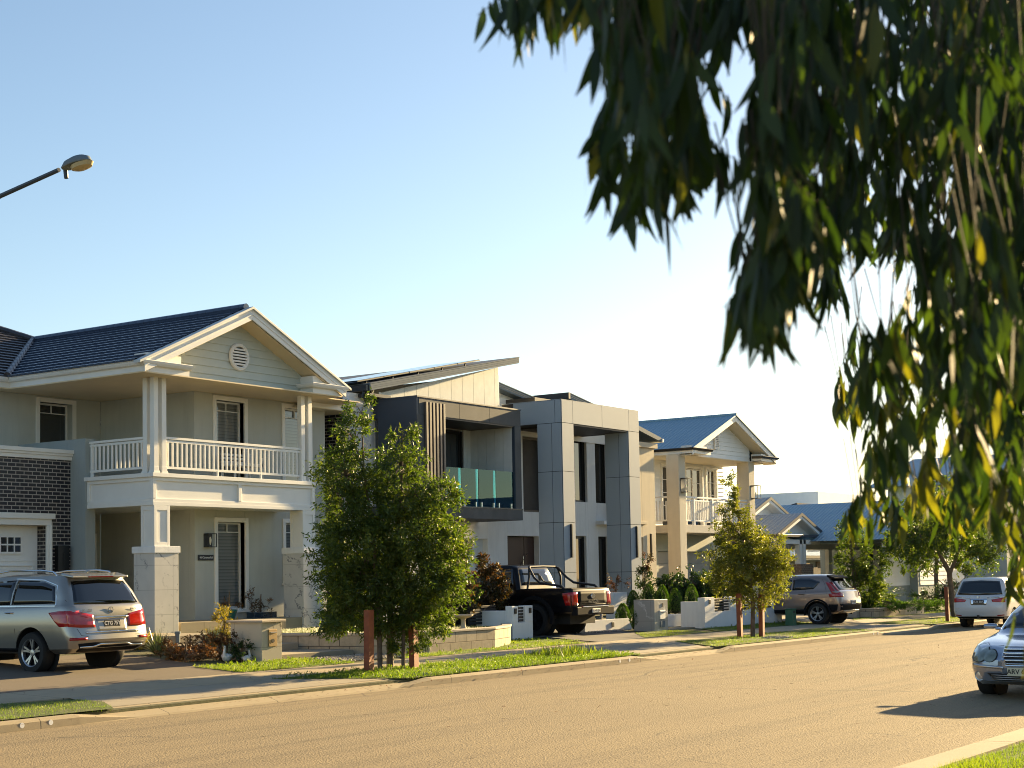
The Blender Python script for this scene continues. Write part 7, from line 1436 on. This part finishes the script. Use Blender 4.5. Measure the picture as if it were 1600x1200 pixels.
# ---------------- near eucalyptus ----------------
EU = [(4.04,1.12,3.55,0.16), (4.33,1.42,3.52,0.09), (6.67,1.8,2.29,0.13), (5.05,1.9,3.68,0.14), (5.42,1.5,2.2,0.09), (3.58,1.16,2.74,0.12), (5.16,1.87,4.03,0.08), (6.01,2.14,2.36,0.11), (2.7,1.12,3.15,0.1), (4.86,1.31,3.53,0.16), (3.77,1.04,2.96,0.13), (4.65,1.56,3.7,0.15), (5.26,1.58,4.04,0.09), (3.66,1.04,2.64,0.11), (2.52,1.1,2.64,0.13), (3.87,1.24,2.84,0.09), (4.11,1.15,3.58,0.16), (3.85,1.27,3.4,0.09), (3.96,1.23,3.12,0.17), (2.63,1.21,2.82,0.09), (2.36,1.07,2.68,0.1), (5.1,1.91,2.69,0.14), (5.78,1.58,2.07,0.09), (4.7,1.66,3.61,0.13), (4.38,1.69,3.44,0.14), (4.87,2,3.58,0.08), (6.33,1.76,2.42,0.14), (3.15,1.38,2.99,0.15), (2.57,1.12,2.73,0.13), (2.83,0.85,2.5,0.15), (3.54,1.09,3.14,0.15), (4.81,1.75,3.91,0.1), (4.43,1.25,3.49,0.12), (4.53,1.59,3.53,0.14), (4.8,1.97,3.56,0.12), (4.38,1.39,3.52,0.11), (4.83,1.44,2.98,0.08), (2.29,1.29,2.77,0.11), (5.13,2.01,3.22,0.08), (3.45,0.94,3.29,0.08), (2.2,1.18,2.96,0.17), (3.39,0.97,2.52,0.08), (3.04,0.96,2.95,0.11), (3.17,1.15,3.26,0.11), (5.05,1.77,2.9,0.14), (3.87,1.35,2.66,0.15), (3.08,1,2.76,0.09), (5.51,1.53,2.82,0.11), (4.04,1.43,3.51,0.1), (2.94,1.42,2.72,0.16), (2.88,0.93,2.67,0.17), (3.01,1.28,2.83,0.1), (3.06,1.59,3.04,0.16), (4.84,1.52,2.72,0.15), (5.95,2.28,2.32,0.11), (3.83,1.03,2.25,0.14), (5.08,1.84,3.45,0.1), (6.38,1.78,2.22,0.15), (3.91,1.57,3.31,0.16), (5.4,1.62,2.16,0.09), (3.59,1.06,3.12,0.1), (3.54,1.02,2.97,0.13), (2.9,0.77,2.92,0.09), (3.03,0.95,2.63,0.1), (3.89,1.3,2.44,0.14), (3.09,0.82,3.09,0.09), (3.73,1.29,3.41,0.13), (3.58,1.02,2.87,0.12), (4.99,1.88,2.42,0.11), (2.9,0.91,2.55,0.12), (4.73,1.51,3.91,0.11), (2.47,1.09,3.02,0.17), (4.77,1.32,2.56,0.12), (4.28,1.45,2.98,0.16), (4.4,1.74,2.66,0.15), (4.66,1.4,2.19,0.15), (5.14,1.4,2.78,0.16), (3.29,0.9,3.26,0.12), (3.92,1.38,3.4,0.14), (3.66,1.15,3.27,0.12), (2.73,1.15,2.93,0.09), (2.83,1.59,2.95,0.15), (3.47,1.2,3.05,0.08), (2.39,1.3,2.98,0.11), (4.46,1.31,3.3,0.14), (4.89,1.31,3.7,0.11), (3.74,1.33,3.14,0.11), (3.56,1.06,3.34,0.1), (3.65,1.03,2.28,0.09), (2.6,1.42,3.07,0.16), (3.1,0.86,2.64,0.15), (3.41,0.91,2.75,0.13), (4.51,1.29,3.09,0.16), (3.91,1.37,3.19,0.15), (3.11,1.26,3.15,0.14), (4.61,1.4,3.55,0.09), (4.64,1.65,3.69,0.11), (4.38,1.72,2.43,0.16), (5.99,1.92,2.76,0.13), (4.73,1.74,2.74,0.12), (5.81,1.87,2.79,0.1), (2.89,0.9,2.99,0.08), (4.11,1.36,2.86,0.08), (6.15,2.07,2.55,0.14), (3.69,1.37,3.2,0.12), (5.89,2.23,2.32,0.16), (5.96,1.74,2.46,0.14), (4.97,1.51,2.54,0.11), (2.98,1.21,2.8,0.11), (4.14,1.32,3.56,0.1), (3.97,1.48,3.46,0.09), (2.4,1.12,2.58,0.11), (2.42,1.32,3.02,0.16), (2.74,1.24,2.78,0.16), (4.25,1.8,2.99,0.14), (3.75,1.12,3.03,0.13), (3.71,1.53,3.31,0.15), (3.79,1.44,3.54,0.09), (3.3,1.05,2.49,0.12), (5,1.78,2.54,0.1), (2.86,1.56,3.28,0.14), (5.29,1.58,2.44,0.14), (5.63,1.5,2.43,0.08), (6.02,1.91,2.33,0.16), (2.84,1.22,2.75,0.11), (4.87,1.53,2.39,0.08), (2.7,1.56,3,0.13), (2.3,1.04,2.71,0.1), (2.9,1.68,2.97,0.12), (5.41,2.09,2.61,0.15), (5.68,1.56,2.84,0.14), (4.25,1.55,3.35,0.14), (4.35,1.21,2.94,0.17), (6.03,2.06,2.83,0.16), (3.18,1.34,3.31,0.11), (2.44,1.09,3.02,0.16), (2.86,1.59,2.93,0.1), (2.5,1.32,2.84,0.08), (3.49,0.96,2.88,0.11), (2.82,1.57,3.12,0.09), (3.09,1.14,2.32,0.11), (3.66,1.01,2.74,0.15), (3.72,1.41,3.49,0.16), (2.69,1.18,2.96,0.16), (4.91,1.44,2.97,0.09), (6.46,1.82,2.31,0.11), (5.36,1.4,3.4,0.16), (5.21,1.48,2.53,0.14), (3.17,1.07,2.65,0.16), (3.39,1.33,2.91,0.11), (3.32,1.24,2.92,0.08), (4.87,1.46,2.74,0.15), (4.06,1.08,2.58,0.12), (4.97,2.07,3.87,0.13), (4.25,1.49,2.78,0.13), (4.39,1.69,2.54,0.13), (5.33,1.79,2.87,0.1), (4.92,1.46,3.58,0.13), (4.61,1.28,3.21,0.14), (3.76,1.12,2.57,0.11), (4.18,1.56,3.26,0.1), (2.99,1.32,2.97,0.1), (3.66,1.38,2.59,0.12), (3.12,1.09,3.04,0.14), (5.26,1.91,2.56,0.11), (3.37,1.12,3.05,0.11), (3.1,1.46,2.79,0.13), (5.72,1.69,2.89,0.13), (2.84,1.32,2.73,0.16), (2.95,1.69,3.14,0.08), (5.6,1.49,2.44,0.14), (3.36,0.93,2.37,0.09), (5.32,1.86,2.45,0.12), (3.81,1.52,2.99,0.13), (4.32,1.12,3.12,0.13), (4.65,1.77,3.21,0.11), (3.19,1.02,2.9,0.11), (3.1,1.07,2.83,0.11), (3.57,0.95,3.35,0.11), (3.15,1.44,2.68,0.09), (2.92,1.7,2.92,0.13), (2.86,1.3,2.67,0.14), (5.39,1.96,2.6,0.1), (2.82,0.89,2.67,0.1), (5.5,2.18,2.65,0.09), (5.45,2.14,2.48,0.13), (5.24,1.99,2.26,0.12), (6.37,1.75,2.08,0.14), (2.74,1.18,2.77,0.11), (3.84,1.04,2.72,0.12), (2.63,1.54,2.94,0.14), (2.59,1.36,3.13,0.08), (4.32,1.36,2.82,0.12), (3.82,1.07,3.21,0.14), (3.2,1.09,2.74,0.11), (4.1,1.3,2.93,0.16), (2.4,1.3,2.81,0.08), (2.41,1.08,2.62,0.11), (2.16,1.25,2.8,0.12), (3.98,1.33,3.52,0.09), (4.76,1.4,3.35,0.12), (3.47,1.15,3.14,0.09), (3.6,1.15,2.35,0.11), (2.89,1.29,3.19,0.16), (6.25,1.83,2.39,0.11), (3.17,1.34,3.14,0.13), (6.29,1.99,2.92,0.11), (3.7,1.21,3,0.16), (5.19,1.49,3.99,0.14), (2.77,1.6,3.06,0.16), (4.82,1.5,3.38,0.12), (4.74,1.3,3.38,0.1), (2.56,1.37,2.96,0.14), (2.95,1.37,2.78,0.13), (5.12,1.78,2.48,0.16), (3.19,1.41,2.83,0.17), (5.1,1.68,3,0.16), (5.73,1.94,2.38,0.16), (3.01,1.31,2.96,0.09), (3.31,1.06,2.55,0.16), (2.67,1.53,3.06,0.11), (3.56,1.11,2.2,0.13), (3.48,1.41,3.23,0.11), (5.05,1.91,2.42,0.14), (5.56,1.5,2.21,0.09), (2.61,1.13,2.83,0.17), (3.08,0.9,3.08,0.16), (4.56,1.73,2.7,0.1), (2.73,1.09,2.8,0.1), (6.44,2.22,2.33,0.14), (5.79,1.57,2.07,0.14), (2.16,1.23,2.9,0.12), (2.95,1.74,3.03,0.12), (4.95,2.01,3.4,0.1), (4.47,1.71,3.13,0.11), (5.21,1.37,3.51,0.15), (5.02,1.96,3.66,0.09), (3.2,0.93,2.58,0.17), (2.4,1.05,3.01,0.1), (6.59,1.83,2.6,0.14), (3.91,1.54,3.23,0.11), (3.07,1.18,2.91,0.17), (4.59,1.45,2.35,0.13), (6.72,1.88,2.1,0.1), (4.82,1.85,3.84,0.15), (2.46,1.41,3.03,0.08), (4.42,1.75,3.83,0.16), (4.24,1.16,2.97,0.11), (4.51,1.18,3.73,0.11), (4.78,1.27,2.55,0.16), (5.86,2.03,2.82,0.1), (2.73,1.42,3.22,0.16), (3.26,1.09,2.27,0.1), (4.74,1.69,3.96,0.16), (5.06,1.68,3.28,0.12), (3.51,1.18,2.57,0.15), (5.44,1.38,3.97,0.17), (2.54,1.39,3.14,0.1), (2.96,1.03,2.53,0.11), (6.26,2.15,2.3,0.11), (4.62,1.52,3.83,0.12), (6.22,1.87,2.17,0.1), (5.66,1.78,2.43,0.08), (5.32,1.41,2.53,0.14), (2.7,1.01,2.97,0.16), (4.18,1.24,2.75,0.14), (3.04,1.63,3.18,0.15), (2.17,1.2,2.81,0.1), (6.61,1.96,2.04,0.08), (2.32,1.21,2.89,0.09), (3.43,1.42,3.34,0.14), (4.77,1.4,3.14,0.15), (4.73,1.24,3.43,0.16), (4.84,1.67,3.91,0.15), (2.8,1.13,3.15,0.08), (4.2,1.69,3.68,0.16), (4.75,1.88,3.44,0.13), (6.1,1.85,2.17,0.1), (2.49,1.07,2.86,0.11), (3.39,1.33,3.26,0.13), (3.64,1.08,3.42,0.14), (4.91,1.71,2.71,0.1), (5.28,1.56,3.2,0.09), (6.32,1.82,2.78,0.11), (3.47,1.2,2.73,0.14), (4.43,1.32,3.54,0.09), (3.68,1.39,3.02,0.15), (2.53,1.12,2.87,0.14), (2.94,0.8,3.04,0.12), (5.9,1.68,2.25,0.09), (5.49,1.82,2.37,0.09), (5.33,2.1,2.75,0.09), (4.07,1.39,3.63,0.15), (2.85,1.61,3.28,0.11), (2.97,1.28,3.23,0.11), (6.04,2.34,2.47,0.12), (3.04,1.56,3.3,0.16), (5.06,1.67,4.05,0.09), (3.21,1.21,3.2,0.1), (5.07,1.98,3.9,0.1), (3.53,1.18,2.49,0.12), (4.13,1.06,3.53,0.15), (6.34,2.04,2.81,0.09), (2.39,1.06,2.95,0.1), (5.15,1.37,3.65,0.13), (3.96,1.18,2.26,0.09), (3.26,0.98,2.83,0.15), (6.73,1.77,2.92,0.14), (4.73,1.56,2.75,0.14), (4.36,1.8,3.01,0.1), (4.43,1.42,3.42,0.14), (6.36,1.82,2.8,0.17), (4.78,1.58,3.36,0.09), (3.23,1.02,3.2,0.13), (3.77,1.21,2.98,0.09), (4.97,1.75,2.71,0.09), (4.53,1.91,3.08,0.14), (3.6,1.35,3.28,0.1), (4.51,1.66,2.59,0.13), (3.69,1.11,2.54,0.08), (4.87,1.82,3.18,0.1), (6,2.4,2.94,0.1), (4.93,1.44,2.5,0.15), (3.85,1.05,3.09,0.17), (4.98,1.55,3.54,0.17), (3.55,1.11,2.64,0.1), (5.19,1.54,4.06,0.14), (3.21,1.11,2.76,0.08), (5.49,1.42,3.76,0.12), (3.82,1.35,2.31,0.13), (2.95,1.35,3.15,0.08), (2.98,0.88,2.62,0.11), (4.91,1.54,2.24,0.1), (2.58,1.46,3.09,0.15), (3.74,1.45,3.52,0.17), (5.03,1.34,2.49,0.16), (3.27,1.17,2.89,0.12), (5.49,1.45,3.01,0.1), (5.81,2.21,2.68,0.12), (4.44,1.86,3.33,0.17), (6.08,1.96,2.62,0.09), (4.26,1.27,3.27,0.1), (3.71,1.05,2.66,0.09), (4.36,1.5,3.32,0.15), (3.42,1.1,2.35,0.14), (2.32,0.98,2.98,0.11), (5.54,1.44,3.47,0.09), (2.66,1.41,3.21,0.17), (4.66,1.62,2.55,0.13), (2.81,1.59,3.24,0.1), (5.85,2.37,2.3,0.09), (2.95,1.55,3,0.1), (5.84,2.21,2.29,0.11), (4.94,1.51,3.3,0.14), (5,2,2.33,0.14), (4.11,1.1,2.68,0.09), (5.8,1.68,2.03,0.09), (3.65,1.22,3.26,0.15), (2.62,1.53,2.92,0.13), (3.02,1.3,2.71,0.14), (2.92,0.97,2.53,0.13), (3.83,1.07,2.76,0.1), (4.92,2,3.71,0.09), (6.41,2.02,2.25,0.1), (4.89,1.47,2.41,0.16), (2.34,1.29,2.88,0.12), (2.39,1.09,2.68,0.16), (2.45,1.34,2.87,0.11), (2.63,1.11,2.68,0.13), (2.85,1.51,3.05,0.11), (5.58,1.47,3.02,0.13), (4.98,1.8,2.72,0.14), (2.81,1.47,3.1,0.11), (3.62,0.99,2.98,0.15), (2.68,1.46,2.89,0.1), (3.17,1,2.54,0.11), (5.45,2.21,2.82,0.12), (6.34,2.22,2.56,0.09), (5.01,1.31,3.73,0.12), (2.67,1.19,2.92,0.15), (3.04,1.56,2.98,0.1), (4.06,1.43,3.15,0.12), (2.98,1.64,2.93,0.09), (3.64,1.32,2.93,0.13), (4.99,1.78,3.2,0.12), (5.43,2.02,2.43,0.09), (3.16,1.06,2.93,0.13), (3.33,0.93,3.16,0.15), (5.02,1.49,3.75,0.16), (2.64,1.12,2.96,0.14), (3.84,1.38,3.02,0.13), (3.64,1.28,3.19,0.15), (6.18,2.51,2.78,0.09), (5.13,1.78,4.05,0.12), (2.7,1.02,3.12,0.17), (3.4,1.38,3.28,0.09), (5.19,1.7,3.5,0.16), (4.12,1.34,3.68,0.14), (4.16,1.27,3.67,0.13), (5.11,1.34,3.47,0.09), (3.59,1.09,2.84,0.15), (2.94,1.68,3.32,0.16), (5.17,2.05,2.35,0.13), (3.11,0.94,3.15,0.13), (2.45,1.15,2.55,0.08), (4.41,1.83,3.33,0.13), (2.67,1.52,2.81,0.09), (4.63,1.73,3.39,0.13), (5.49,1.92,2.62,0.17), (4.58,1.94,3,0.11), (3.15,0.99,3.25,0.11), (3.03,1.58,3.23,0.14), (3.06,1.59,3.24,0.14), (3.03,1.29,3.16,0.12), (4.85,1.36,3.68,0.1), (4.19,1.1,2.99,0.09), (5.23,1.93,2.41,0.15), (2.84,1.64,2.87,0.09), (2.6,1.13,3.01,0.14), (3.44,1.29,2.54,0.12), (2.68,1.56,3.21,0.09), (2.91,1.18,3.24,0.16), (2.72,1.43,2.99,0.09), (6.28,2.19,2.74,0.09), (4.59,1.44,2.35,0.16), (4.29,1.29,3.59,0.1), (3.06,1.14,2.99,0.17), (5.51,2.27,2.74,0.08), (4.63,1.28,3.35,0.13), (4.99,1.53,3.3,0.1), (5.25,1.72,2.3,0.09), (3.23,1.2,3.12,0.08), (4.54,1.18,3.56,0.11), (3.07,1.23,2.91,0.09), (2.58,1.23,2.58,0.1), (6.24,1.97,2.75,0.16), (4,1.18,2.82,0.11), (2.74,1.12,2.71,0.09), (2.9,1.27,2.62,0.08), (2.85,1.26,3.11,0.15), (3.88,1.16,2.43,0.08), (4.71,1.4,2.27,0.09), (4.04,1.18,3.07,0.11), (3.19,1.4,3.18,0.09), (5.69,1.59,2.39,0.11), (4.62,1.4,2.49,0.1), (2.93,1.14,3.05,0.14), (5.61,1.57,2.56,0.15), (2.21,1.2,3.02,0.11), (2.79,1.86,3.33,0.11), (3.85,1.01,2.93,0.09), (5.98,1.72,2.08,0.17), (4.67,1.71,3.11,0.09), (6.16,2.01,2.27,0.09), (2.46,1.12,2.76,0.11), (3.67,1.1,2.65,0.12), (3.25,1.24,2.55,0.17), (3.88,1.12,2.48,0.14), (3.51,1.4,2.59,0.17), (4.24,1.12,2.86,0.1), (3.45,1.11,3.29,0.09), (3.63,1.22,2.32,0.1), (2.83,1.89,3.34,0.12), (2.67,1.57,2.86,0.08), (3.93,1.54,3.4,0.13), (3.81,1.55,2.91,0.09), (2.92,1.41,2.68,0.14), (6.41,2.05,2.63,0.1), (2.77,1.21,2.62,0.1), (5.02,1.99,3.2,0.09), (3.22,1.42,2.72,0.12), (5.51,2.25,2.71,0.1), (2.98,0.84,2.94,0.11), (5.11,1.71,2.93,0.14), (3.99,1.02,3.53,0.13), (5.3,2.13,2.27,0.09), (2.6,1.52,3.22,0.09), (4.69,1.6,3.24,0.14), (5,1.67,2.59,0.11), (4.67,1.32,3.48,0.12), (2.77,1.46,3.13,0.11), (2.99,1.66,3.11,0.08), (2.84,1.49,3.29,0.08), (2.81,0.89,2.48,0.15), (6.04,1.6,2.48,0.14), (4.8,1.26,3.01,0.14), (5.06,1.31,3.48,0.11), (2.43,1.11,2.76,0.1), (5.49,1.46,2.32,0.11), (2.95,1.35,3.22,0.15), (4.19,1.3,2.89,0.15), (2.87,0.96,2.92,0.1), (5.17,1.96,3.42,0.11), (4.18,1.1,3,0.09), (4.94,1.72,3.02,0.17), (2.32,1.05,2.85,0.15), (2.81,1.18,3.1,0.12), (3.07,1.56,3.32,0.08), (4.27,1.29,2.98,0.13), (4.82,1.33,3.41,0.16), (4.86,1.66,3.27,0.13), (3.08,1.31,3.33,0.11), (3.72,1.28,2.77,0.13), (2.48,1.11,2.64,0.13), (2.63,1.2,2.75,0.09), (3.09,1.47,2.68,0.15), (5.7,1.51,2.68,0.14), (2.87,1.58,2.89,0.08), (4.52,1.65,2.61,0.12), (2.74,1.36,3.2,0.12), (5.35,1.64,3.37,0.11), (2.63,1.76,3.26,0.09), (5.69,2.06,2.34,0.09), (2.82,1.24,3.23,0.08), (2.66,1.28,3.16,0.11), (3.41,1.42,3.03,0.11), (2.55,1.17,2.85,0.13), (2.71,1.22,2.62,0.09), (3.06,1.37,3.34,0.09), (5,1.51,2.68,0.11), (2.78,1.33,2.58,0.08), (4.66,1.45,3.34,0.13), (2.75,1.61,3.24,0.08), (2.82,1.89,3.33,0.09), (3.27,1.28,3.1,0.08), (2.84,1.32,2.75,0.17), (5.8,1.55,2.21,0.12), (4.22,1.33,3.56,0.11), (5.19,1.35,3.39,0.12), (4.86,1.25,3.9,0.17), (4.51,1.58,2.93,0.17), (5.04,1.32,2.79,0.12), (5.55,2.29,2.71,0.1), (2.88,1.4,2.61,0.09), (3.7,1.23,2.59,0.15), (2.68,1.28,3.17,0.12), (4.3,1.44,3.38,0.17), (6.12,2.39,2.54,0.14), (2.91,1.72,3.34,0.09), (3.6,1.51,3.1,0.16), (4.29,1.75,3.4,0.15), (6.46,2.19,2.29,0.12), (5.57,1.44,3.34,0.14), (3.75,1.35,2.91,0.08), (6.23,1.67,2.06,0.11), (2.66,1.16,2.77,0.1), (2.96,1.53,3.06,0.15), (3.53,1.33,3.49,0.1), (4.76,1.7,3.98,0.14), (3.22,0.98,2.37,0.12), (6.34,2.17,2.28,0.11), (2.34,1.35,2.92,0.16), (6.11,1.8,2.02,0.09), (4.64,1.55,2.85,0.11), (2.52,1.42,3.15,0.1), (2.49,1.41,3.15,0.09), (6.05,2.19,2.34,0.09), (3.36,1.12,3.16,0.11), (2.63,1.44,3.22,0.15), (5.65,1.49,2.7,0.1), (6.67,1.77,2.38,0.14), (2.69,1.28,3.17,0.11), (2.52,1.16,2.91,0.17), (2.95,1.68,2.92,0.13), (2.76,1.32,3.2,0.11), (5.07,1.32,3.12,0.17), (6.13,2.21,2.35,0.1), (5.02,2.04,3.19,0.09), (3.49,0.98,3.1,0.11), (5.62,1.89,2.65,0.17), (3.45,1.28,3.45,0.09), (2.9,0.97,3.08,0.11), (2.92,1.4,2.58,0.08), (4.08,1.15,2.91,0.09), (2.7,1.39,2.89,0.08), (4.82,2.04,3.02,0.1), (3.12,1.06,2.72,0.11), (3.31,1.26,3,0.14), (2.72,1.72,3.32,0.08), (5.2,1.4,2.86,0.16), (3.1,1.42,3.28,0.15), (3.06,1.39,3.12,0.1), (5.92,1.56,2.59,0.15), (2.63,1.69,3.28,0.08), (6,1.81,2.79,0.08), (2.28,1.05,2.76,0.13), (2.43,1.04,2.82,0.1), (5,2.1,3.06,0.11), (3.58,1.46,2.94,0.11), (2.72,1.76,3.32,0.09), (2.77,1.42,2.89,0.09), (2.87,1.86,3.35,0.09), (2.16,1.28,2.93,0.17), (5.12,1.94,3.19,0.08), (2.44,1.12,2.81,0.16), (3.2,1.35,3.38,0.13), (4.31,1.82,2.91,0.09), (3.04,1.45,2.61,0.09), (2.69,1.15,2.92,0.09), (2.48,1.35,3.03,0.1), (3.71,1.04,3.32,0.14), (2.91,1.67,3.22,0.1), (2.34,1.07,2.85,0.14), (2.94,1.35,2.62,0.08), (2.88,1.75,3.38,0.09), (5.93,2.15,2.92,0.11), (4.89,1.41,2.18,0.16), (6.26,2.5,2.29,0.09), (3.21,1.27,2.55,0.15), (3.11,1.32,2.8,0.15), (5,1.79,3.17,0.09), (3.18,0.9,2.56,0.15), (3.01,1.59,2.96,0.09), (2.87,1.61,3.02,0.09), (2.84,1.73,3.35,0.09), (3,1.64,2.93,0.09), (2.98,1.53,3.14,0.15), (6.58,1.74,2.78,0.1), (3.03,1.51,3.32,0.13), (5.35,1.37,3.72,0.11), (2.84,1.74,3.36,0.09), (2.89,1.77,3.37,0.08), (2.79,1.01,2.53,0.12), (6.45,1.93,2.06,0.08), (3.26,1.27,3.09,0.13), (5.17,1.87,4.15,0.12), (5.09,1.51,2.3,0.16), (5.26,1.34,3.8,0.09), (4.8,1.87,3.82,0.11), (3.09,1.41,3.2,0.1)]

LFE = leafmat('eucalyptus_leaf', (.014, .030, .008), (.034, .056, .010), (.16, .14, .02), .42, .55, (1.9, 2.1, .45))
eb = plain('eucalyptus_bark', (.20, .15, .11), .8, var=.4, vscale=5, bmp=.5)
T = thing('eucalyptus_tree', 'near eucalyptus tree whose long drooping leaf strands fill the upper right', 'tree', (5.6, -1.3, .1))
def gumleaf(m, p, d, L, W, tone):
    side = d.cross(Vector((rnd.uniform(-1, 1), rnd.uniform(-1, 1), rnd.uniform(-.3, .3))));
    if side.length < .05: side = d.orthogonal()
    side.normalize(); cv = side*rnd.choice((-1, 1))*rnd.uniform(.1, .5)+Vector((rnd.uniform(-.15, .15), rnd.uniform(-.15, .15), -.1)); n_ = d.cross(side); prof = (.1, .45, .8, .98, 1.0, .9, .68, .36, .05); prev = None; K = len(prof)-1
    for k, wv in enumerate(prof):
        t = k/K; c = p+d*L*t+cv*L*(t*t)*.8+n_*.03*L*math.sin(t*3.1); q = (c-side*W*wv/2, c+side*W*wv/2)
        if prev: m.face([prev[0], prev[1], q[1], q[0]], True, tone)
        prev = q
em = MB(); br = MB(); sm_ = MB()
trunk = [(5.6, -1.3, .1), (5.5, -1.25, 2.0), (5.3, -1.1, 3.6), (5.0, -.8, 5.0), (4.6, -.5, 6.3)]
br.tube(trunk, [.2, .17, .14, .1, .05], 14)
limbs = [[(5.3, -1.1, 3.6), (4.4, -.3, 4.3), (3.4, .6, 4.5), (2.5, 1.5, 4.3)], [(5.3, -1.1, 3.4), (4.8, .1, 4.0), (4.2, 1.2, 4.2), (3.2, 1.9, 4.1)], [(5.0, -.8, 5.0), (4.2, 0, 5.3), (3.2, .6, 5.0), (2.3, 1.0, 4.4)], [(5.3, -1.1, 3.0), (5.6, .2, 3.7), (5.6, 1.2, 4.0), (5.3, 2.2, 3.8)], [(5.0, -.8, 4.6), (4.2, .3, 4.9), (3.2, 1.4, 4.7), (2.4, 1.7, 4.1)], [(5.0, -.8, 4.8), (6, -1.2, 5.2), (7, -1.6, 5.0)], [(5.3, -1.0, 3.8), (6.2, -.6, 4.4), (7.2, -.2, 4.4)]]
ls = []
for lb in limbs:
    br.tube(lb, [.07, .045, .03, .015][:len(lb)], 8)
    for a, b in zip(lb, lb[1:]):
        for k in range(6): ls.append(Vector(a).lerp(Vector(b), k/6))
    ls.append(Vector(lb[-1]))
def strand(P, L, n=13, sc=1., tone=(0, .62)):
    P = Vector(P); near = min(ls, key=lambda q: (Vector((q.x-P.x, q.y-P.y, 0))).length+.25*abs(q.z-P.z-1))
    mid = near.lerp(P, .5); mid.z = max(near.z, P.z)*.5+mid.z*.5+.1
    up_ = P+Vector((rnd.uniform(-.05, .05), rnd.uniform(-.05, .05), .22)); sm_.tube([up_, P], [.002, .0015], 4, cap=False)
    sway = Vector((rnd.uniform(-.08, .08), rnd.uniform(-.08, .08), 0)); sm_.tube([P, P+sway*.5+Vector((0, 0, -L*.5)), P+sway+Vector((0, 0, -L*.8))], [.002, .0015, .001], 3, cap=False)
    for j in range(n):
        t = j/n; b = P+sway*t+Vector((0, 0, -L*.75*t)); a = rnd.uniform(0, 6.28); out = rnd.uniform(.04, .42)
        d = Vector((math.cos(a)*out, math.sin(a)*out, -1)).normalized(); yl = rnd.random()
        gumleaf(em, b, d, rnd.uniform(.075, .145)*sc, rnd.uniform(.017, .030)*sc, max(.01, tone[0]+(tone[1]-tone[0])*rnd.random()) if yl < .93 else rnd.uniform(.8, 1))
for x, y, z, L in EU:
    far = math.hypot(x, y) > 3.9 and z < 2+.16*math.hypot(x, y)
    strand((x, y, z), L, 7, rnd.uniform(.8, 1.15), tone=(.35, 1) if far else (0, .62))  # low, deeper strands get a lighter leaf colour that stands in for sunlight
for _ in range(9):   # low sprig in front of the sedan, leaf colour brightened as if sunlit
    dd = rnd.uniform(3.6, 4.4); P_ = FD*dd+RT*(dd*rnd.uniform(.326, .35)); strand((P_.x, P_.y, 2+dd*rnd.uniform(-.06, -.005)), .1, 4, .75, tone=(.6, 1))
for _ in range(200):   # inner crown at the far right, deeper in
    dd = rnd.uniform(3.6, 8.5); fx = rnd.uniform(.29, .37)*dd; P_ = FD*dd+RT*fx; strand((P_.x, P_.y, 2+rnd.uniform(.12, .42)*dd), .35, 12, 1.2)
for _ in range(620):   # unseen rest of the crown, added sunward to shade the strands in view
    X = rnd.uniform(2.6, 8.4); Y = rnd.uniform(-2.4, .22*X-.35); Z = rnd.uniform(1.9, 5.4); strand((X, Y, Z), .35, 12, 1.25)
em.build('foliage', LFE, T, recalc=False, sharp=0); br.build('trunk', eb, T, sharp=60); sm_.build('twigs', plain('dark_twig', (.05, .035, .02), .8), T, recalc=False)
